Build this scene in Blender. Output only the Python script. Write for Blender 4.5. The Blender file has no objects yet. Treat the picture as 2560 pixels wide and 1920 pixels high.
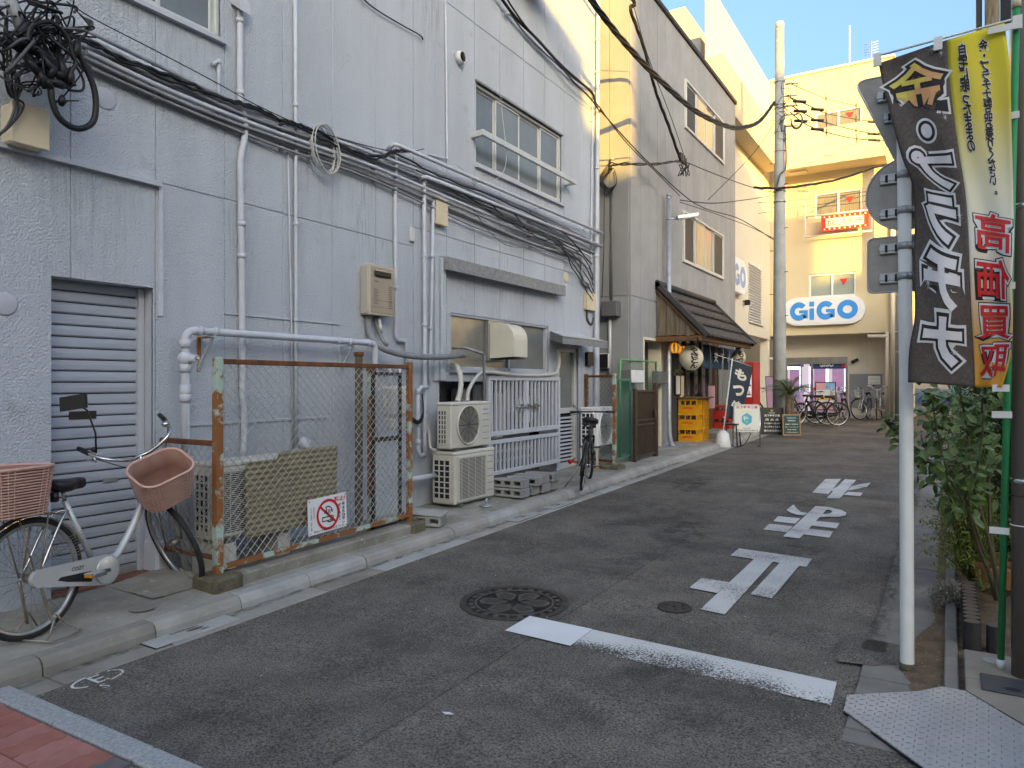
import bpy, bmesh, math, random
from mathutils import Vector, Matrix, noise
R = math.radians
random.seed(7)
sc = bpy.context.scene
col = sc.collection
# ------------------------------------------------------------------ camera
FPX, HX, HY, CAMH = 1800.0, 2375.0, 958.0, 1.55     # focal length and street vanishing point on a 2560 x 1920 frame
YAW = math.atan((HX - 1280) / FPX)
SN, CS = math.sin(YAW), math.cos(YAW)
GR = 0.0152                                         # the street rises gently away from the camera
cam_d = bpy.data.cameras.new('camera'); cam = bpy.data.objects.new('camera', cam_d); col.objects.link(cam)
cam.location = (0, 0, CAMH); cam.rotation_euler = (R(90), 0, YAW)
cam_d.sensor_width = 36; cam_d.lens = FPX / 2560 * 36; cam_d.shift_y = -(960 - HY) / 2560
cam_d.clip_start = 0.05; cam_d.clip_end = 3000
sc.camera = cam
# ------------------------------------------------------------------ sky, sun, exposure
SUN_DIR = Vector((-0.70, 0.70, -0.188)).normalized()   # direction the light travels
SUN_EL = math.asin(-SUN_DIR.z); 
world = bpy.data.worlds.new('World'); sc.world = world; world.use_nodes = True
wn = world.node_tree.nodes; wl = world.node_tree.links
sky = wn.new('ShaderNodeTexSky'); sky.sky_type = 'NISHITA'; sky.sun_disc = False
sky.sun_elevation = SUN_EL; sky.sun_rotation = math.atan2(-SUN_DIR.x, -SUN_DIR.y)
sky.air_density = 1.0; sky.dust_density = 10.0; sky.ozone_density = 5.0
wn['Background'].inputs['Strength'].default_value = 0.15
wl.new(sky.outputs[0], wn['Background'].inputs[0])
sun_d = bpy.data.lights.new('sun', 'SUN'); sun = bpy.data.objects.new('sun', sun_d); col.objects.link(sun)
sun_d.energy = 2.4; sun_d.angle = R(0.53); sun_d.color = (1.0, 0.66, 0.17)
sun.rotation_euler = SUN_DIR.to_track_quat('-Z', 'Y').to_euler(); sun.location = (20, -20, 20)
vs = sc.view_settings; vs.view_transform = 'Standard'; vs.look = 'None'; vs.exposure = 2.68; vs.gamma = 1.0; vs.use_curve_mapping = False
vs.use_white_balance = True; vs.white_balance_temperature = 9000   # camera balanced for open shade
sc.cycles.max_bounces = 8; sc.cycles.diffuse_bounces = 5; sc.cycles.glossy_bounces = 3; sc.cycles.transmission_bounces = 6; sc.cycles.transparent_max_bounces = 8
sc.cycles.caustics_reflective = False; sc.cycles.caustics_refractive = False
sc.cycles.use_denoising = True
# ------------------------------------------------------------------ surveying: photograph position -> point on a real plane of the place
def ray(px, py):
    l = (px - 1280) / FPX
    return Vector((-SN + CS * l, CS + SN * l, (HY - py) / FPX))
def W(px, py, X):
    r = ray(px, py); d = X / r.x
    return Vector((X, r.y * d, CAMH + r.z * d))
def PY(px, py, Y):
    r = ray(px, py); d = Y / r.y
    return Vector((r.x * d, Y, CAMH + r.z * d))
def G(px, py, e=0.0):
    r = ray(px, py); d = (CAMH - e) / (GR * r.y - r.z)
    return Vector((r.x * d, r.y * d, e + GR * r.y * d))
def gz(y): return GR * y
# ------------------------------------------------------------------ materials
def nn(t, kind, **kw):
    n = t.nodes.new(kind)
    for k, v in kw.items(): setattr(n, k, v)
    return n
def srgb(r, g, b):
    f = lambda c: (c / 255 / 12.92) if c / 255 <= 0.04045 else ((c / 255 + 0.055) / 1.055) ** 2.4
    return (f(r), f(g), f(b))
MATS = {}
def mat(name, c, c2=None, rough=0.6, metal=0.0, scale=4.0, bump=0.0, bscale=60.0, spec=0.4, detail=5.0, stretch=None,
        spots=None, emit=None, estr=0.0, alpha=None, trans=0.0, coat=0.0, dist=0.004, lo=0.35, hi=0.65, coords='Object', spot_lo=0.62, spot_scale=None, sss=0.0, ior=1.45):
    m = bpy.data.materials.new(name); m.use_nodes = True; t = m.node_tree; L = t.links
    b = t.nodes['Principled BSDF']
    b.inputs['Roughness'].default_value = rough; b.inputs['Metallic'].default_value = metal
    b.inputs['Specular IOR Level'].default_value = spec; b.inputs['Base Color'].default_value = (*c, 1); b.inputs['IOR'].default_value = ior
    if trans: b.inputs['Transmission Weight'].default_value = trans
    if coat: b.inputs['Coat Weight'].default_value = coat; b.inputs['Coat Roughness'].default_value = 0.1
    if alpha is not None: b.inputs['Alpha'].default_value = alpha
    tc = nn(t, 'ShaderNodeTexCoord'); src = tc.outputs[coords]
    if stretch:
        mp = nn(t, 'ShaderNodeMapping'); mp.inputs['Scale'].default_value = stretch; L.new(src, mp.inputs[0]); vec = mp.outputs[0]
    else: vec = src
    out = None
    if c2 is not None:
        nz = nn(t, 'ShaderNodeTexNoise'); nz.inputs['Scale'].default_value = scale; nz.inputs['Detail'].default_value = detail; nz.inputs['Roughness'].default_value = 0.62
        L.new(vec, nz.inputs['Vector'])
        mr = nn(t, 'ShaderNodeMapRange'); mr.inputs[1].default_value = lo; mr.inputs[2].default_value = hi; L.new(nz.outputs[0], mr.inputs[0])
        mx = nn(t, 'ShaderNodeMix', data_type='RGBA'); mx.inputs[6].default_value = (*c, 1); mx.inputs[7].default_value = (*c2, 1)
        L.new(mr.outputs[0], mx.inputs[0]); out = mx.outputs[2]
        if spots is not None:
            n2 = nn(t, 'ShaderNodeTexNoise'); n2.inputs['Scale'].default_value = spot_scale or scale * 3.7; n2.inputs['Detail'].default_value = 8; n2.inputs['Roughness'].default_value = 0.7
            L.new(src, n2.inputs['Vector'])
            m2 = nn(t, 'ShaderNodeMapRange'); m2.inputs[1].default_value = spot_lo; m2.inputs[2].default_value = spot_lo + 0.1; L.new(n2.outputs[0], m2.inputs[0])
            x2 = nn(t, 'ShaderNodeMix', data_type='RGBA'); L.new(m2.outputs[0], x2.inputs[0]); L.new(out, x2.inputs[6]); x2.inputs[7].default_value = (*spots, 1); out = x2.outputs[2]
        L.new(out, b.inputs['Base Color'])
    if bump:
        nb = nn(t, 'ShaderNodeTexNoise'); nb.inputs['Scale'].default_value = bscale; nb.inputs['Detail'].default_value = 4; L.new(src, nb.inputs['Vector'])
        bp = nn(t, 'ShaderNodeBump'); bp.inputs['Strength'].default_value = bump; bp.inputs['Distance'].default_value = dist
        L.new(nb.outputs[0], bp.inputs['Height']); L.new(bp.outputs[0], b.inputs['Normal'])
    if emit is not None:
        b.inputs['Emission Color'].default_value = (*emit, 1); b.inputs['Emission Strength'].default_value = estr
    if sss: b.inputs['Subsurface Weight'].default_value = sss
    m['tree'] = 1
    MATS[name] = m
    return m
def g3(v, r=0.0, b=0.0): return (v + r, v, v + b)
# ------------------------------------------------------------------ mesh builder
class MB:
    def __init__(s): s.v = []; s.f = []; s.sm = []
    def add(s, vs, fs, smooth=False):
        o = len(s.v); s.v += [tuple(p) for p in vs]; s.f += [tuple(i + o for i in f) for f in fs]; s.sm += [smooth] * len(fs); return s
    def box(s, x0, x1, y0, y1, z0, z1):
        x0, x1 = min(x0, x1), max(x0, x1); y0, y1 = min(y0, y1), max(y0, y1); z0, z1 = min(z0, z1), max(z0, z1)
        return s.add([(x0,y0,z0),(x1,y0,z0),(x1,y1,z0),(x0,y1,z0),(x0,y0,z1),(x1,y0,z1),(x1,y1,z1),(x0,y1,z1)],
                     [(0,3,2,1),(4,5,6,7),(0,1,5,4),(1,2,6,5),(2,3,7,6),(3,0,4,7)])
    def cbox(s, x0, x1, y0, y1, z0, z1, c=0.01):
        x0, x1 = min(x0, x1), max(x0, x1); y0, y1 = min(y0, y1), max(y0, y1); z0, z1 = min(z0, z1), max(z0, z1)
        c = min(c, (x1-x0)*.45, (y1-y0)*.45, (z1-z0)*.45)
        X, Y, Z = (x0, x1), (y0, y1), (z0, z1); vs = []; idx = {}
        for i in (0,1):
            for j in (0,1):
                for k in (0,1):
                    for a in range(3):
                        p = [X[i], Y[j], Z[k]]; q = [c if u == 0 else -c for u in (i, j, k)]
                        for b_ in range(3):
                            if b_ != a: p[b_] += q[b_]
                        idx[(i,j,k,a)] = len(vs); vs.append(tuple(p))
        fs = []
        for a in range(3):
            b_, c_ = (a+1) % 3, (a+2) % 3
            for s_ in (0,1):
                def key(u, w):
                    t = [0,0,0]; t[a] = s_; t[b_] = u; t[c_] = w; return idx[(*t, a)]
                q = [key(0,0), key(1,0), key(1,1), key(0,1)]
                fs.append(tuple(q if s_ else q[::-1]))
        for a in range(3):           # edges parallel to a
            b_, c_ = (a+1) % 3, (a+2) % 3
            for u in (0,1):
                for w in (0,1):
                    def key(e, n):
                        t = [0,0,0]; t[a] = e; t[b_] = u; t[c_] = w; return idx[(*t, n)]
                    q = [key(0,b_), key(1,b_), key(1,c_), key(0,c_)]
                    fs.append(tuple(q if (u ^ w) else q[::-1]))
        for i in (0,1):
            for j in (0,1):
                for k in (0,1):
                    q = [idx[(i,j,k,0)], idx[(i,j,k,1)], idx[(i,j,k,2)]]
                    fs.append(tuple(q if (i+j+k) % 2 else q[::-1]))
        return s.add(vs, fs)
    def obox(s, c, ax, ay, az, hx, hy, hz):
        c = Vector(c); ax = Vector(ax).normalized()*hx; ay = Vector(ay).normalized()*hy; az = Vector(az).normalized()*hz
        vs = [c + i*ax + j*ay + k*az for k in (-1,1) for (i,j) in ((-1,-1),(1,-1),(1,1),(-1,1))]
        return s.add(vs, [(0,3,2,1),(4,5,6,7),(0,1,5,4),(1,2,6,5),(2,3,7,6),(3,0,4,7)])
    def tube(s, pts, r, n=8, cap=True, closed=False, smooth=True):
        pts = [Vector(p) for p in pts]; m = len(pts)
        rr = r if isinstance(r, (list, tuple)) else [r]*m
        vs = []; up = None
        for i, p in enumerate(pts):
            a = pts[(i-1) % m] if (i > 0 or closed) else p; b = pts[(i+1) % m] if (i < m-1 or closed) else p
            d = (b - a)
            if d.length < 1e-9: d = Vector((0,0,1))
            d.normalize()
            if up is None:
                up = Vector((0,0,1)) if abs(d.z) < 0.9 else Vector((1,0,0))
            u = (up - d*up.dot(d))
            if u.length < 1e-6: u = d.orthogonal()
            u.normalize(); w = d.cross(u); up = u
            for k in range(n):
                t = 2*math.pi*k/n
                vs.append(p + (u*math.cos(t) + w*math.sin(t))*rr[i])
        fs = []
        for i in range(m if closed else m-1):
            j = (i+1) % m
            for k in range(n): fs.append((i*n+k, i*n+(k+1) % n, j*n+(k+1) % n, j*n+k))
        s.add(vs, fs, smooth)
        if cap and not closed:
            o = len(s.v) - len(vs)
            s.f.append(tuple(o+k for k in range(n))[::-1]); s.sm.append(False)
            s.f.append(tuple(o+(m-1)*n+k for k in range(n))); s.sm.append(False)
        return s
    def lathe(s, prof, n=16, c=(0,0,0), axis='z', smooth=True):
        vs = []; c = Vector(c)
        for (r, h) in prof:
            for k in range(n):
                t = 2*math.pi*k/n; a, b_ = r*math.cos(t), r*math.sin(t)
                p = (a, b_, h) if axis == 'z' else ((h, a, b_) if axis == 'x' else (b_, h, a))
                vs.append(c + Vector(p))
        fs = [(i*n+k, i*n+(k+1) % n, (i+1)*n+(k+1) % n, (i+1)*n+k) for i in range(len(prof)-1) for k in range(n)]
        s.add(vs, fs, smooth); o = len(s.v) - len(vs)
        if prof[0][0] > 1e-6: s.f.append(tuple(o+k for k in range(n))[::-1]); s.sm.append(False)
        if prof[-1][0] > 1e-6: s.f.append(tuple(o+(len(prof)-1)*n+k for k in range(n))); s.sm.append(False)
        return s
    def prism(s, poly, vec):
        poly = [Vector(p) for p in poly]; vec = Vector(vec); n = len(poly)
        return s.add(poly + [p + vec for p in poly], [tuple(range(n))[::-1], tuple(range(n, 2*n))] + [(i, (i+1) % n, n+(i+1) % n, n+i) for i in range(n)])
    def poly(s, pts): return s.add(pts, [tuple(range(len(pts)))])
    def ball(s, c, r, n=12, m=8, sq=(1,1,1)):
        prof = [(max(1e-7, math.sin(math.pi*i/m))*r, -math.cos(math.pi*i/m)*r) for i in range(m+1)]
        vs = [Vector(c) + Vector((a*math.cos(2*math.pi*k/n)*sq[0], a*math.sin(2*math.pi*k/n)*sq[1], h*sq[2])) for a, h in prof for k in range(n)]
        return s.add(vs, [(i*n+k, i*n+(k+1) % n, (i+1)*n+(k+1) % n, (i+1)*n+k) for i in range(m) for k in range(n)], True)
    def xf(s, fn): s.v = [tuple(fn(Vector(p))) for p in s.v]; return s
    def mesh(s, name, m=None, off=None):
        me = bpy.data.meshes.new(name)
        v = s.v if off is None else [(p[0]-off[0], p[1]-off[1], p[2]-off[2]) for p in s.v]
        me.from_pydata(v, [], s.f)
        me.polygons.foreach_set('use_smooth', s.sm)
        if m: me.materials.append(m)
        me.update()
        return me
    def build(s, name, m, parent=None, world=True):
        off = wloc(parent) if (parent is not None and world) else None
        o = bpy.data.objects.new(name, s.mesh(name, m, off)); col.objects.link(o); o.parent = parent
        return o
def wloc(o):
    v = Vector((0,0,0))
    while o is not None: v += o.location; o = o.parent
    return v
def fixn(o):
    bm = bmesh.new(); bm.from_mesh(o.data); bmesh.ops.recalc_face_normals(bm, faces=bm.faces[:]); bm.to_mesh(o.data); bm.free(); return o
def tag(o, label=None, cat=None, group=None, kind=None):
    if label: o['label'] = label
    if cat: o['category'] = cat
    if group: o['group'] = group
    if kind: o['kind'] = kind
    return o
def thing(name, label, cat, loc=(0,0,0), rz=0.0, group=None, rot=None):
    o = bpy.data.objects.new(name, None); col.objects.link(o); o.empty_display_size = 0.1
    o.location = loc; o.rotation_euler = rot if rot else (0, 0, rz)
    return tag(o, label, cat, group)
def struct(o): return tag(o, kind='structure')
def copy_tree(o, parent=None):
    c = o.copy(); col.objects.link(c); c.parent = parent
    for ch in [x for x in bpy.data.objects if x.parent == o]: copy_tree(ch, c)
    return c
# ------------------------------------------------------------------ lettering: mesh outlines of real characters
_tc = {}
def text_mesh(body, size=1.0, bold=0.0, lines=1.0, vertical=False, cw=1.0):
    """verts (2-D, centred) and faces of the characters"""
    key = (body, bold, lines, vertical)
    if key not in _tc:
        cu = bpy.data.curves.new('t', 'FONT'); cu.body = '\n'.join(body) if vertical else body
        cu.align_x = 'CENTER'; cu.align_y = 'CENTER'; cu.size = 1.0; cu.offset = bold; cu.space_line = lines; cu.resolution_u = 3
        ob = bpy.data.objects.new('t', cu); col.objects.link(ob)
        dg = bpy.context.evaluated_depsgraph_get(); dg.update()
        me = bpy.data.meshes.new_from_object(ob.evaluated_get(dg))
        vs = [(v.co.x, v.co.y) for v in me.vertices]; fs = [tuple(p.vertices) for p in me.polygons]
        bpy.data.objects.remove(ob); bpy.data.curves.remove(cu); bpy.data.meshes.remove(me)
        if vs:
            cx = (min(v[0] for v in vs)+max(v[0] for v in vs))/2; cy = (min(v[1] for v in vs)+max(v[1] for v in vs))/2
            vs = [(x-cx, y-cy) for x, y in vs]
        _tc[key] = (vs, fs)
    vs, fs = _tc[key]
    return [(x*size*cw, y*size) for x, y in vs], fs
def letter(body, w=None, h=None, size=None, bold=0.0, vertical=False, lines=1.0):
    vs, fs = text_mesh(body, 1.0, bold, lines, vertical)
    bw = max(v[0] for v in vs)-min(v[0] for v in vs); bh = max(v[1] for v in vs)-min(v[1] for v in vs)
    if size: sx = sy = size
    else:
        sx = w/bw if w else None; sy = h/bh if h else None
        sx = sx or sy; sy = sy or sx
    return [(x*sx, y*sy) for x, y in vs], fs
def put_text(name, m, parent, body, c, u, v, off=0.003, thick=0.0, **kw):
    """characters laid on a plane: c centre, u right, v up"""
    vs, fs = letter(body, **kw); u = Vector(u).normalized(); v = Vector(v).normalized(); n = u.cross(v); c = Vector(c)
    b = MB().add([c + u*x + v*y + n*off for x, y in vs], fs)
    return b.build(name, m, parent)
# ------------------------------------------------------------------ palette
M_wall = mat('stucco_paint', (0.485,0.525,0.58), (0.43,0.465,0.515), rough=0.75, scale=2.2, stretch=(1,1,0.16), bump=1.0, bscale=70, dist=0.016, spots=(0.37,0.395,0.43), spot_scale=2.3, spot_lo=0.6)
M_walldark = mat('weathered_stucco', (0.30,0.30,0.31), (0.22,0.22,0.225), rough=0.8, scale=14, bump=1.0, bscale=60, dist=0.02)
M_wallsm = mat('smooth_grey_paint', (0.46,0.48,0.535), (0.40,0.42,0.465), rough=0.6, scale=3)
M_pipe = mat('grey_painted_pipe', (0.52,0.545,0.60), (0.45,0.475,0.525), rough=0.5, scale=6)
M_pipeD = mat('dusty_conduit', (0.30,0.31,0.33), (0.20,0.205,0.215), rough=0.65, scale=7)
M_cable = mat('black_cable', (0.012,0.012,0.014), rough=0.5)
M_cableG = mat('grey_cable', (0.10,0.10,0.105), (0.06,0.06,0.065), rough=0.6, scale=9)
M_cableW = mat('pale_cable', (0.50,0.48,0.44), rough=0.5)
M_beige = mat('beige_plastic', (0.62,0.53,0.38), (0.56,0.47,0.33), rough=0.5, scale=3)
M_alu = mat('aluminium', (0.55,0.56,0.57), (0.46,0.47,0.48), rough=0.35, metal=0.7, scale=5)
M_aluW = mat('pale_window_frame', (0.56,0.57,0.56), (0.48,0.49,0.49), rough=0.45, metal=0.2, scale=4)
M_frost = mat('frosted_glass', (0.17,0.19,0.19), (0.12,0.135,0.14), rough=0.22, scale=1.5, spec=0.8, bump=0.25, bscale=160, dist=0.002)
M_dark = mat('dark_void', (0.015,0.016,0.018), rough=0.8)
M_darkm = mat('dark_bronze_metal', (0.055,0.042,0.035), (0.035,0.028,0.025), rough=0.45, metal=0.3, scale=8)
M_black = mat('black_plastic', (0.014,0.014,0.015), rough=0.35)
M_rubber = mat('tyre_rubber', (0.016,0.016,0.017), (0.03,0.03,0.03), rough=0.75, scale=20)
M_chrome = mat('brushed_steel', (0.62,0.62,0.61), (0.5,0.5,0.5), rough=0.25, metal=1.0, scale=12)
M_galv = mat('galvanised_steel', (0.45,0.47,0.49), (0.33,0.35,0.37), rough=0.42, metal=0.6, scale=9)
M_ss = mat('stainless_panel', (0.42,0.42,0.40), (0.30,0.30,0.29), rough=0.32, metal=0.8, scale=2.5)
M_shutter = mat('shutter_paint', (0.40,0.43,0.49), (0.34,0.365,0.415), rough=0.5, scale=2.2, stretch=(1,0.4,3), spots=(0.27,0.28,0.31), spot_scale=9, spot_lo=0.68)
M_rust = mat('rusted_steel', (0.21,0.075,0.028), (0.10,0.04,0.022), rough=0.85, scale=14, spots=(0.30,0.14,0.05), spot_scale=25, bump=0.5, bscale=120, dist=0.003)
M_rustpost = mat('peeling_green_paint', (0.36,0.47,0.41), (0.26,0.10,0.035), rough=0.8, scale=5, lo=0.44, hi=0.50, spots=(0.13,0.05,0.02), spot_scale=17, bump=0.5, bscale=90, dist=0.003)
M_wire = mat('galvanised_wire', (0.52,0.53,0.52), (0.38,0.37,0.35), rough=0.5, metal=0.4, scale=20)
M_conc = mat('worn_concrete', (0.34,0.315,0.27), (0.20,0.185,0.155), rough=0.9, scale=2.6, bump=0.7, bscale=120, dist=0.006, spots=(0.43,0.405,0.355), spot_scale=14, spot_lo=0.58)
M_concL = mat('pale_concrete', (0.40,0.40,0.385), (0.31,0.31,0.30), rough=0.9, scale=4, bump=0.5, bscale=130, dist=0.004, spots=(0.24,0.23,0.22), spot_scale=22, spot_lo=0.6)
M_gut = mat('gutter_concrete', (0.36,0.35,0.32), (0.27,0.255,0.23), rough=0.9, scale=3, bump=0.5, bscale=140, dist=0.004, spots=(0.20,0.19,0.17), spot_scale=26, spot_lo=0.6)
M_gutO = mat('stained_gutter_concrete', (0.27,0.25,0.215), (0.19,0.175,0.15), rough=0.9, scale=4, bump=0.5, bscale=140, dist=0.004, spots=(0.34,0.325,0.29), spot_scale=30, spot_lo=0.62)
M_gutR = mat('dark_edge_slab', (0.235,0.22,0.195), (0.165,0.152,0.135), rough=0.9, scale=3.4, bump=0.5, bscale=140, dist=0.004, spots=(0.12,0.11,0.095), spot_scale=20, spot_lo=0.62)  # edge slab concrete, darker and browner than the left gutter
M_moss = mat('mossy_concrete', (0.17,0.145,0.095), (0.09,0.08,0.055), rough=0.95, scale=6, bump=0.8, bscale=90, dist=0.01, spots=(0.24,0.22,0.17), spot_scale=34, spot_lo=0.58)
M_block = mat('cement_block', (0.33,0.33,0.32), (0.24,0.24,0.235), rough=0.95, scale=7, bump=0.7, bscale=200, dist=0.004)
M_tile = mat('terracotta_tile', (0.24,0.095,0.065), (0.17,0.065,0.045), rough=0.7, scale=8, bump=0.2, bscale=90)
M_white = mat('white_paint', (0.72,0.73,0.74), (0.64,0.65,0.66), rough=0.5, scale=5)
M_acw = mat('ivory_casing', (0.60,0.575,0.51), (0.53,0.505,0.45), rough=0.5, scale=3, spots=(0.42,0.38,0.32), spot_scale=11, spot_lo=0.7)

def asphalt(name, base, speck, bump_s, agg):
    m = bpy.data.materials.new(name); m.use_nodes = True; t = m.node_tree; L = t.links; b = t.nodes['Principled BSDF']
    b.inputs['Roughness'].default_value = 0.88; b.inputs['Specular IOR Level'].default_value = 0.3
    tc = nn(t, 'ShaderNodeTexCoord'); o = tc.outputs['Object']
    big = nn(t, 'ShaderNodeTexNoise'); big.inputs['Scale'].default_value = 1.3; big.inputs['Detail'].default_value = 9; big.inputs['Roughness'].default_value = 0.72; L.new(o, big.inputs['Vector'])
    fine = nn(t, 'ShaderNodeTexNoise'); fine.inputs['Scale'].default_value = 95; fine.inputs['Detail'].default_value = 4; fine.inputs['Roughness'].default_value = 0.7; L.new(o, fine.inputs['Vector'])
    fm = nn(t, 'ShaderNodeMapRange'); fm.inputs[1].default_value = 0.34; fm.inputs[2].default_value = 0.66; L.new(fine.outputs[0], fm.inputs[0])
    vor = nn(t, 'ShaderNodeTexVoronoi'); vor.inputs['Scale'].default_value = agg; L.new(o, vor.inputs['Vector'])
    wn_ = nn(t, 'ShaderNodeTexWhiteNoise'); L.new(vor.outputs['Color'], wn_.inputs['Vector'])
    st = nn(t, 'ShaderNodeMapRange'); st.inputs[1].default_value = 0.93; st.inputs[2].default_value = 0.99; L.new(wn_.outputs['Value'], st.inputs[0])
    mr = nn(t, 'ShaderNodeMapRange'); mr.inputs[1].default_value = 0.36; mr.inputs[2].default_value = 0.64; L.new(big.outputs[0], mr.inputs[0])
    mx = nn(t, 'ShaderNodeMix', data_type='RGBA'); mx.inputs[6].default_value = (*[c*0.58 for c in base], 1); mx.inputs[7].default_value = (*[c*1.3 for c in base], 1); L.new(mr.outputs[0], mx.inputs[0])
    m2 = nn(t, 'ShaderNodeMix', data_type='RGBA', blend_type='OVERLAY'); m2.inputs[0].default_value = 0.85; L.new(mx.outputs[2], m2.inputs[6]); L.new(fm.outputs[0], m2.inputs[7])
    hs = nn(t, 'ShaderNodeHueSaturation'); hs.inputs['Saturation'].default_value = 0.9; L.new(m2.outputs[2], hs.inputs['Color'])
    m3 = nn(t, 'ShaderNodeMix', data_type='RGBA'); L.new(st.outputs[0], m3.inputs[0]); L.new(hs.outputs[0], m3.inputs[6]); m3.inputs[7].default_value = (*speck, 1)
    L.new(m3.outputs[2], b.inputs['Base Color'])
    bp = nn(t, 'ShaderNodeBump'); bp.inputs['Strength'].default_value = bump_s; bp.inputs['Distance'].default_value = 0.006; L.new(fine.outputs[0], bp.inputs['Height']); L.new(bp.outputs[0], b.inputs['Normal'])
    return m
M_road = asphalt('coarse_asphalt', (0.146,0.126,0.103), (0.20,0.19,0.175), 0.9, 130)
M_road2 = asphalt('smooth_asphalt', (0.124,0.108,0.090), (0.15,0.15,0.15), 0.55, 70)
def paint(name, c, wear_lo, wear_hi, fade=None):
    """road paint with cracks and worn-away flecks (holes show the asphalt below)"""
    m = bpy.data.materials.new(name); m.use_nodes = True; t = m.node_tree; L = t.links; b = t.nodes['Principled BSDF']
    b.inputs['Roughness'].default_value = 0.75; b.inputs['Base Color'].default_value = (*c, 1)
    tc = nn(t, 'ShaderNodeTexCoord'); o = tc.outputs['Object']
    a = nn(t, 'ShaderNodeTexNoise'); a.inputs['Scale'].default_value = 85; a.inputs['Detail'].default_value = 8; a.inputs['Roughness'].default_value = 0.7; L.new(o, a.inputs['Vector'])
    big = nn(t, 'ShaderNodeTexNoise'); big.inputs['Scale'].default_value = 1.7; big.inputs['Detail'].default_value = 3; L.new(o, big.inputs['Vector'])
    ad = nn(t, 'ShaderNodeMath', operation='MULTIPLY_ADD'); ad.inputs[1].default_value = 0.55; L.new(big.outputs[0], ad.inputs[0]); L.new(a.outputs[0], ad.inputs[2])
    val = ad.outputs[0]
    if fade:            # (normal, offset, depth, amount): more wear along one edge
        sep = nn(t, 'ShaderNodeVectorMath', operation='DOT_PRODUCT'); sep.inputs[1].default_value = fade[0]; L.new(o, sep.inputs[0])
        f = nn(t, 'ShaderNodeMapRange'); f.inputs[1].default_value = fade[1]; f.inputs[2].default_value = fade[1]+fade[2]; f.inputs[3].default_value = -fade[3]; f.inputs[4].default_value = 0; L.new(sep.outputs['Value'], f.inputs[0])
        ad2 = nn(t, 'ShaderNodeMath', operation='ADD'); L.new(val, ad2.inputs[0]); L.new(f.outputs[0], ad2.inputs[1]); val = ad2.outputs[0]
    mr = nn(t, 'ShaderNodeMapRange'); mr.inputs[1].default_value = wear_lo; mr.inputs[2].default_value = wear_hi; L.new(val, mr.inputs[0])
    L.new(mr.outputs[0], b.inputs['Alpha'])
    mx = nn(t, 'ShaderNodeMix', data_type='RGBA'); mx.inputs[6].default_value = (*[k*0.72 for k in c], 1); mx.inputs[7].default_value = (*c, 1); L.new(big.outputs[0], mx.inputs[0]); L.new(mx.outputs[2], b.inputs['Base Color'])
    return m
M_mark = paint('worn_road_paint', (0.66,0.66,0.635), 0.655, 0.70)
M_markN = paint('fresh_road_paint', (0.78,0.79,0.80), 0.30, 0.34)
# ------------------------------------------------------------------ ground, road, pavements
def sheet(x0, x1, y0, y1, e, nx=1, ny=1):
    b = MB()
    vs = [(x0+(x1-x0)*i/nx, y0+(y1-y0)*j/ny, gz(y0+(y1-y0)*j/ny)+e) for j in range(ny+1) for i in range(nx+1)]
    return b.add(vs, [(j*(nx+1)+i, j*(nx+1)+i+1, (j+1)*(nx+1)+i+1, (j+1)*(nx+1)+i) for j in range(ny) for i in range(nx)])
def gpoly(pts, e):          # flat shape lying on the street
    return MB().poly([(p[0], p[1], gz(p[1])+e) for p in pts])
def gslab(x0, x1, y0, y1, e0, e1, c=0.006):
    b = MB().cbox(x0, x1, y0, y1, e0, e1, c)
    return b.xf(lambda p: Vector((p.x, p.y, p.z + gz(p.y))))
XW = -4.96
struct(sheet(-260, 260, -260, 260, -0.03).build('ground', M_road))
struct(sheet(-3.82, 1.6, -9.0, 60, 0.0).build('road', M_road))
struct(sheet(-3.82, -2.1, -9.0, 25.9, 0.004).build('asphalt_patch', M_road2))
struct(sheet(-2.1, -0.3, 11.5, 23.0, 0.004).build('asphalt_patch', M_road2))
struct(sheet(-14, 14, -9.0, 0.2, 0.0025).build('main_road', M_road))
# pavement along the left building, rising a little towards the wall
b = MB(); ys = [0.6+0.35*i for i in range(78)]
vs = []
for y in ys:
    for x, e in ((-4.12, 0.088), (-4.4, 0.10), (-4.97, 0.112), (-5.6, 0.113)):
        w = 0.006*noise.noise(Vector((x*3, y*2.1, 0)))
        vs.append((x, y, gz(y)+e+w))
n = len(ys)
b.add(vs, [(j*4+i+1, j*4+i, (j+1)*4+i, (j+1)*4+i+1) for j in range(n-1) for i in range(3)], True)
pav = struct(b.build('pavement', M_conc)); fixn(pav)
# kerb stones
kb = struct(sheet(-4.145, -4.0, 0.6, 27.0, -0.01).build('kerb', M_conc))
y = 0.72; k = 0
while y < 20.4:
    L_ = 0.6 if k != 2 else 0.62
    prof = [(-4.15, -0.03), (-4.15, 0.086), (-4.135, 0.094), (-4.05, 0.092), (-4.022, 0.078), (-4.006, 0.045), (-4.0, -0.03)]
    a0, a1 = y+0.004, y+L_-0.004; dz = random.uniform(-0.003, 0.003); dx = random.uniform(-0.004, 0.004)
    s = MB().prism([(px+dx, a0, gz(a0)+pz+dz) for px, pz in prof], (0, a1-a0, GR*(a1-a0)))
    fixn(s.build('kerb_stone', [M_concL, M_gut, M_gutO][0 if k in (4,5,9,12) else (2 if k < 3 else 1)], kb)); y += L_; k += 1
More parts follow.
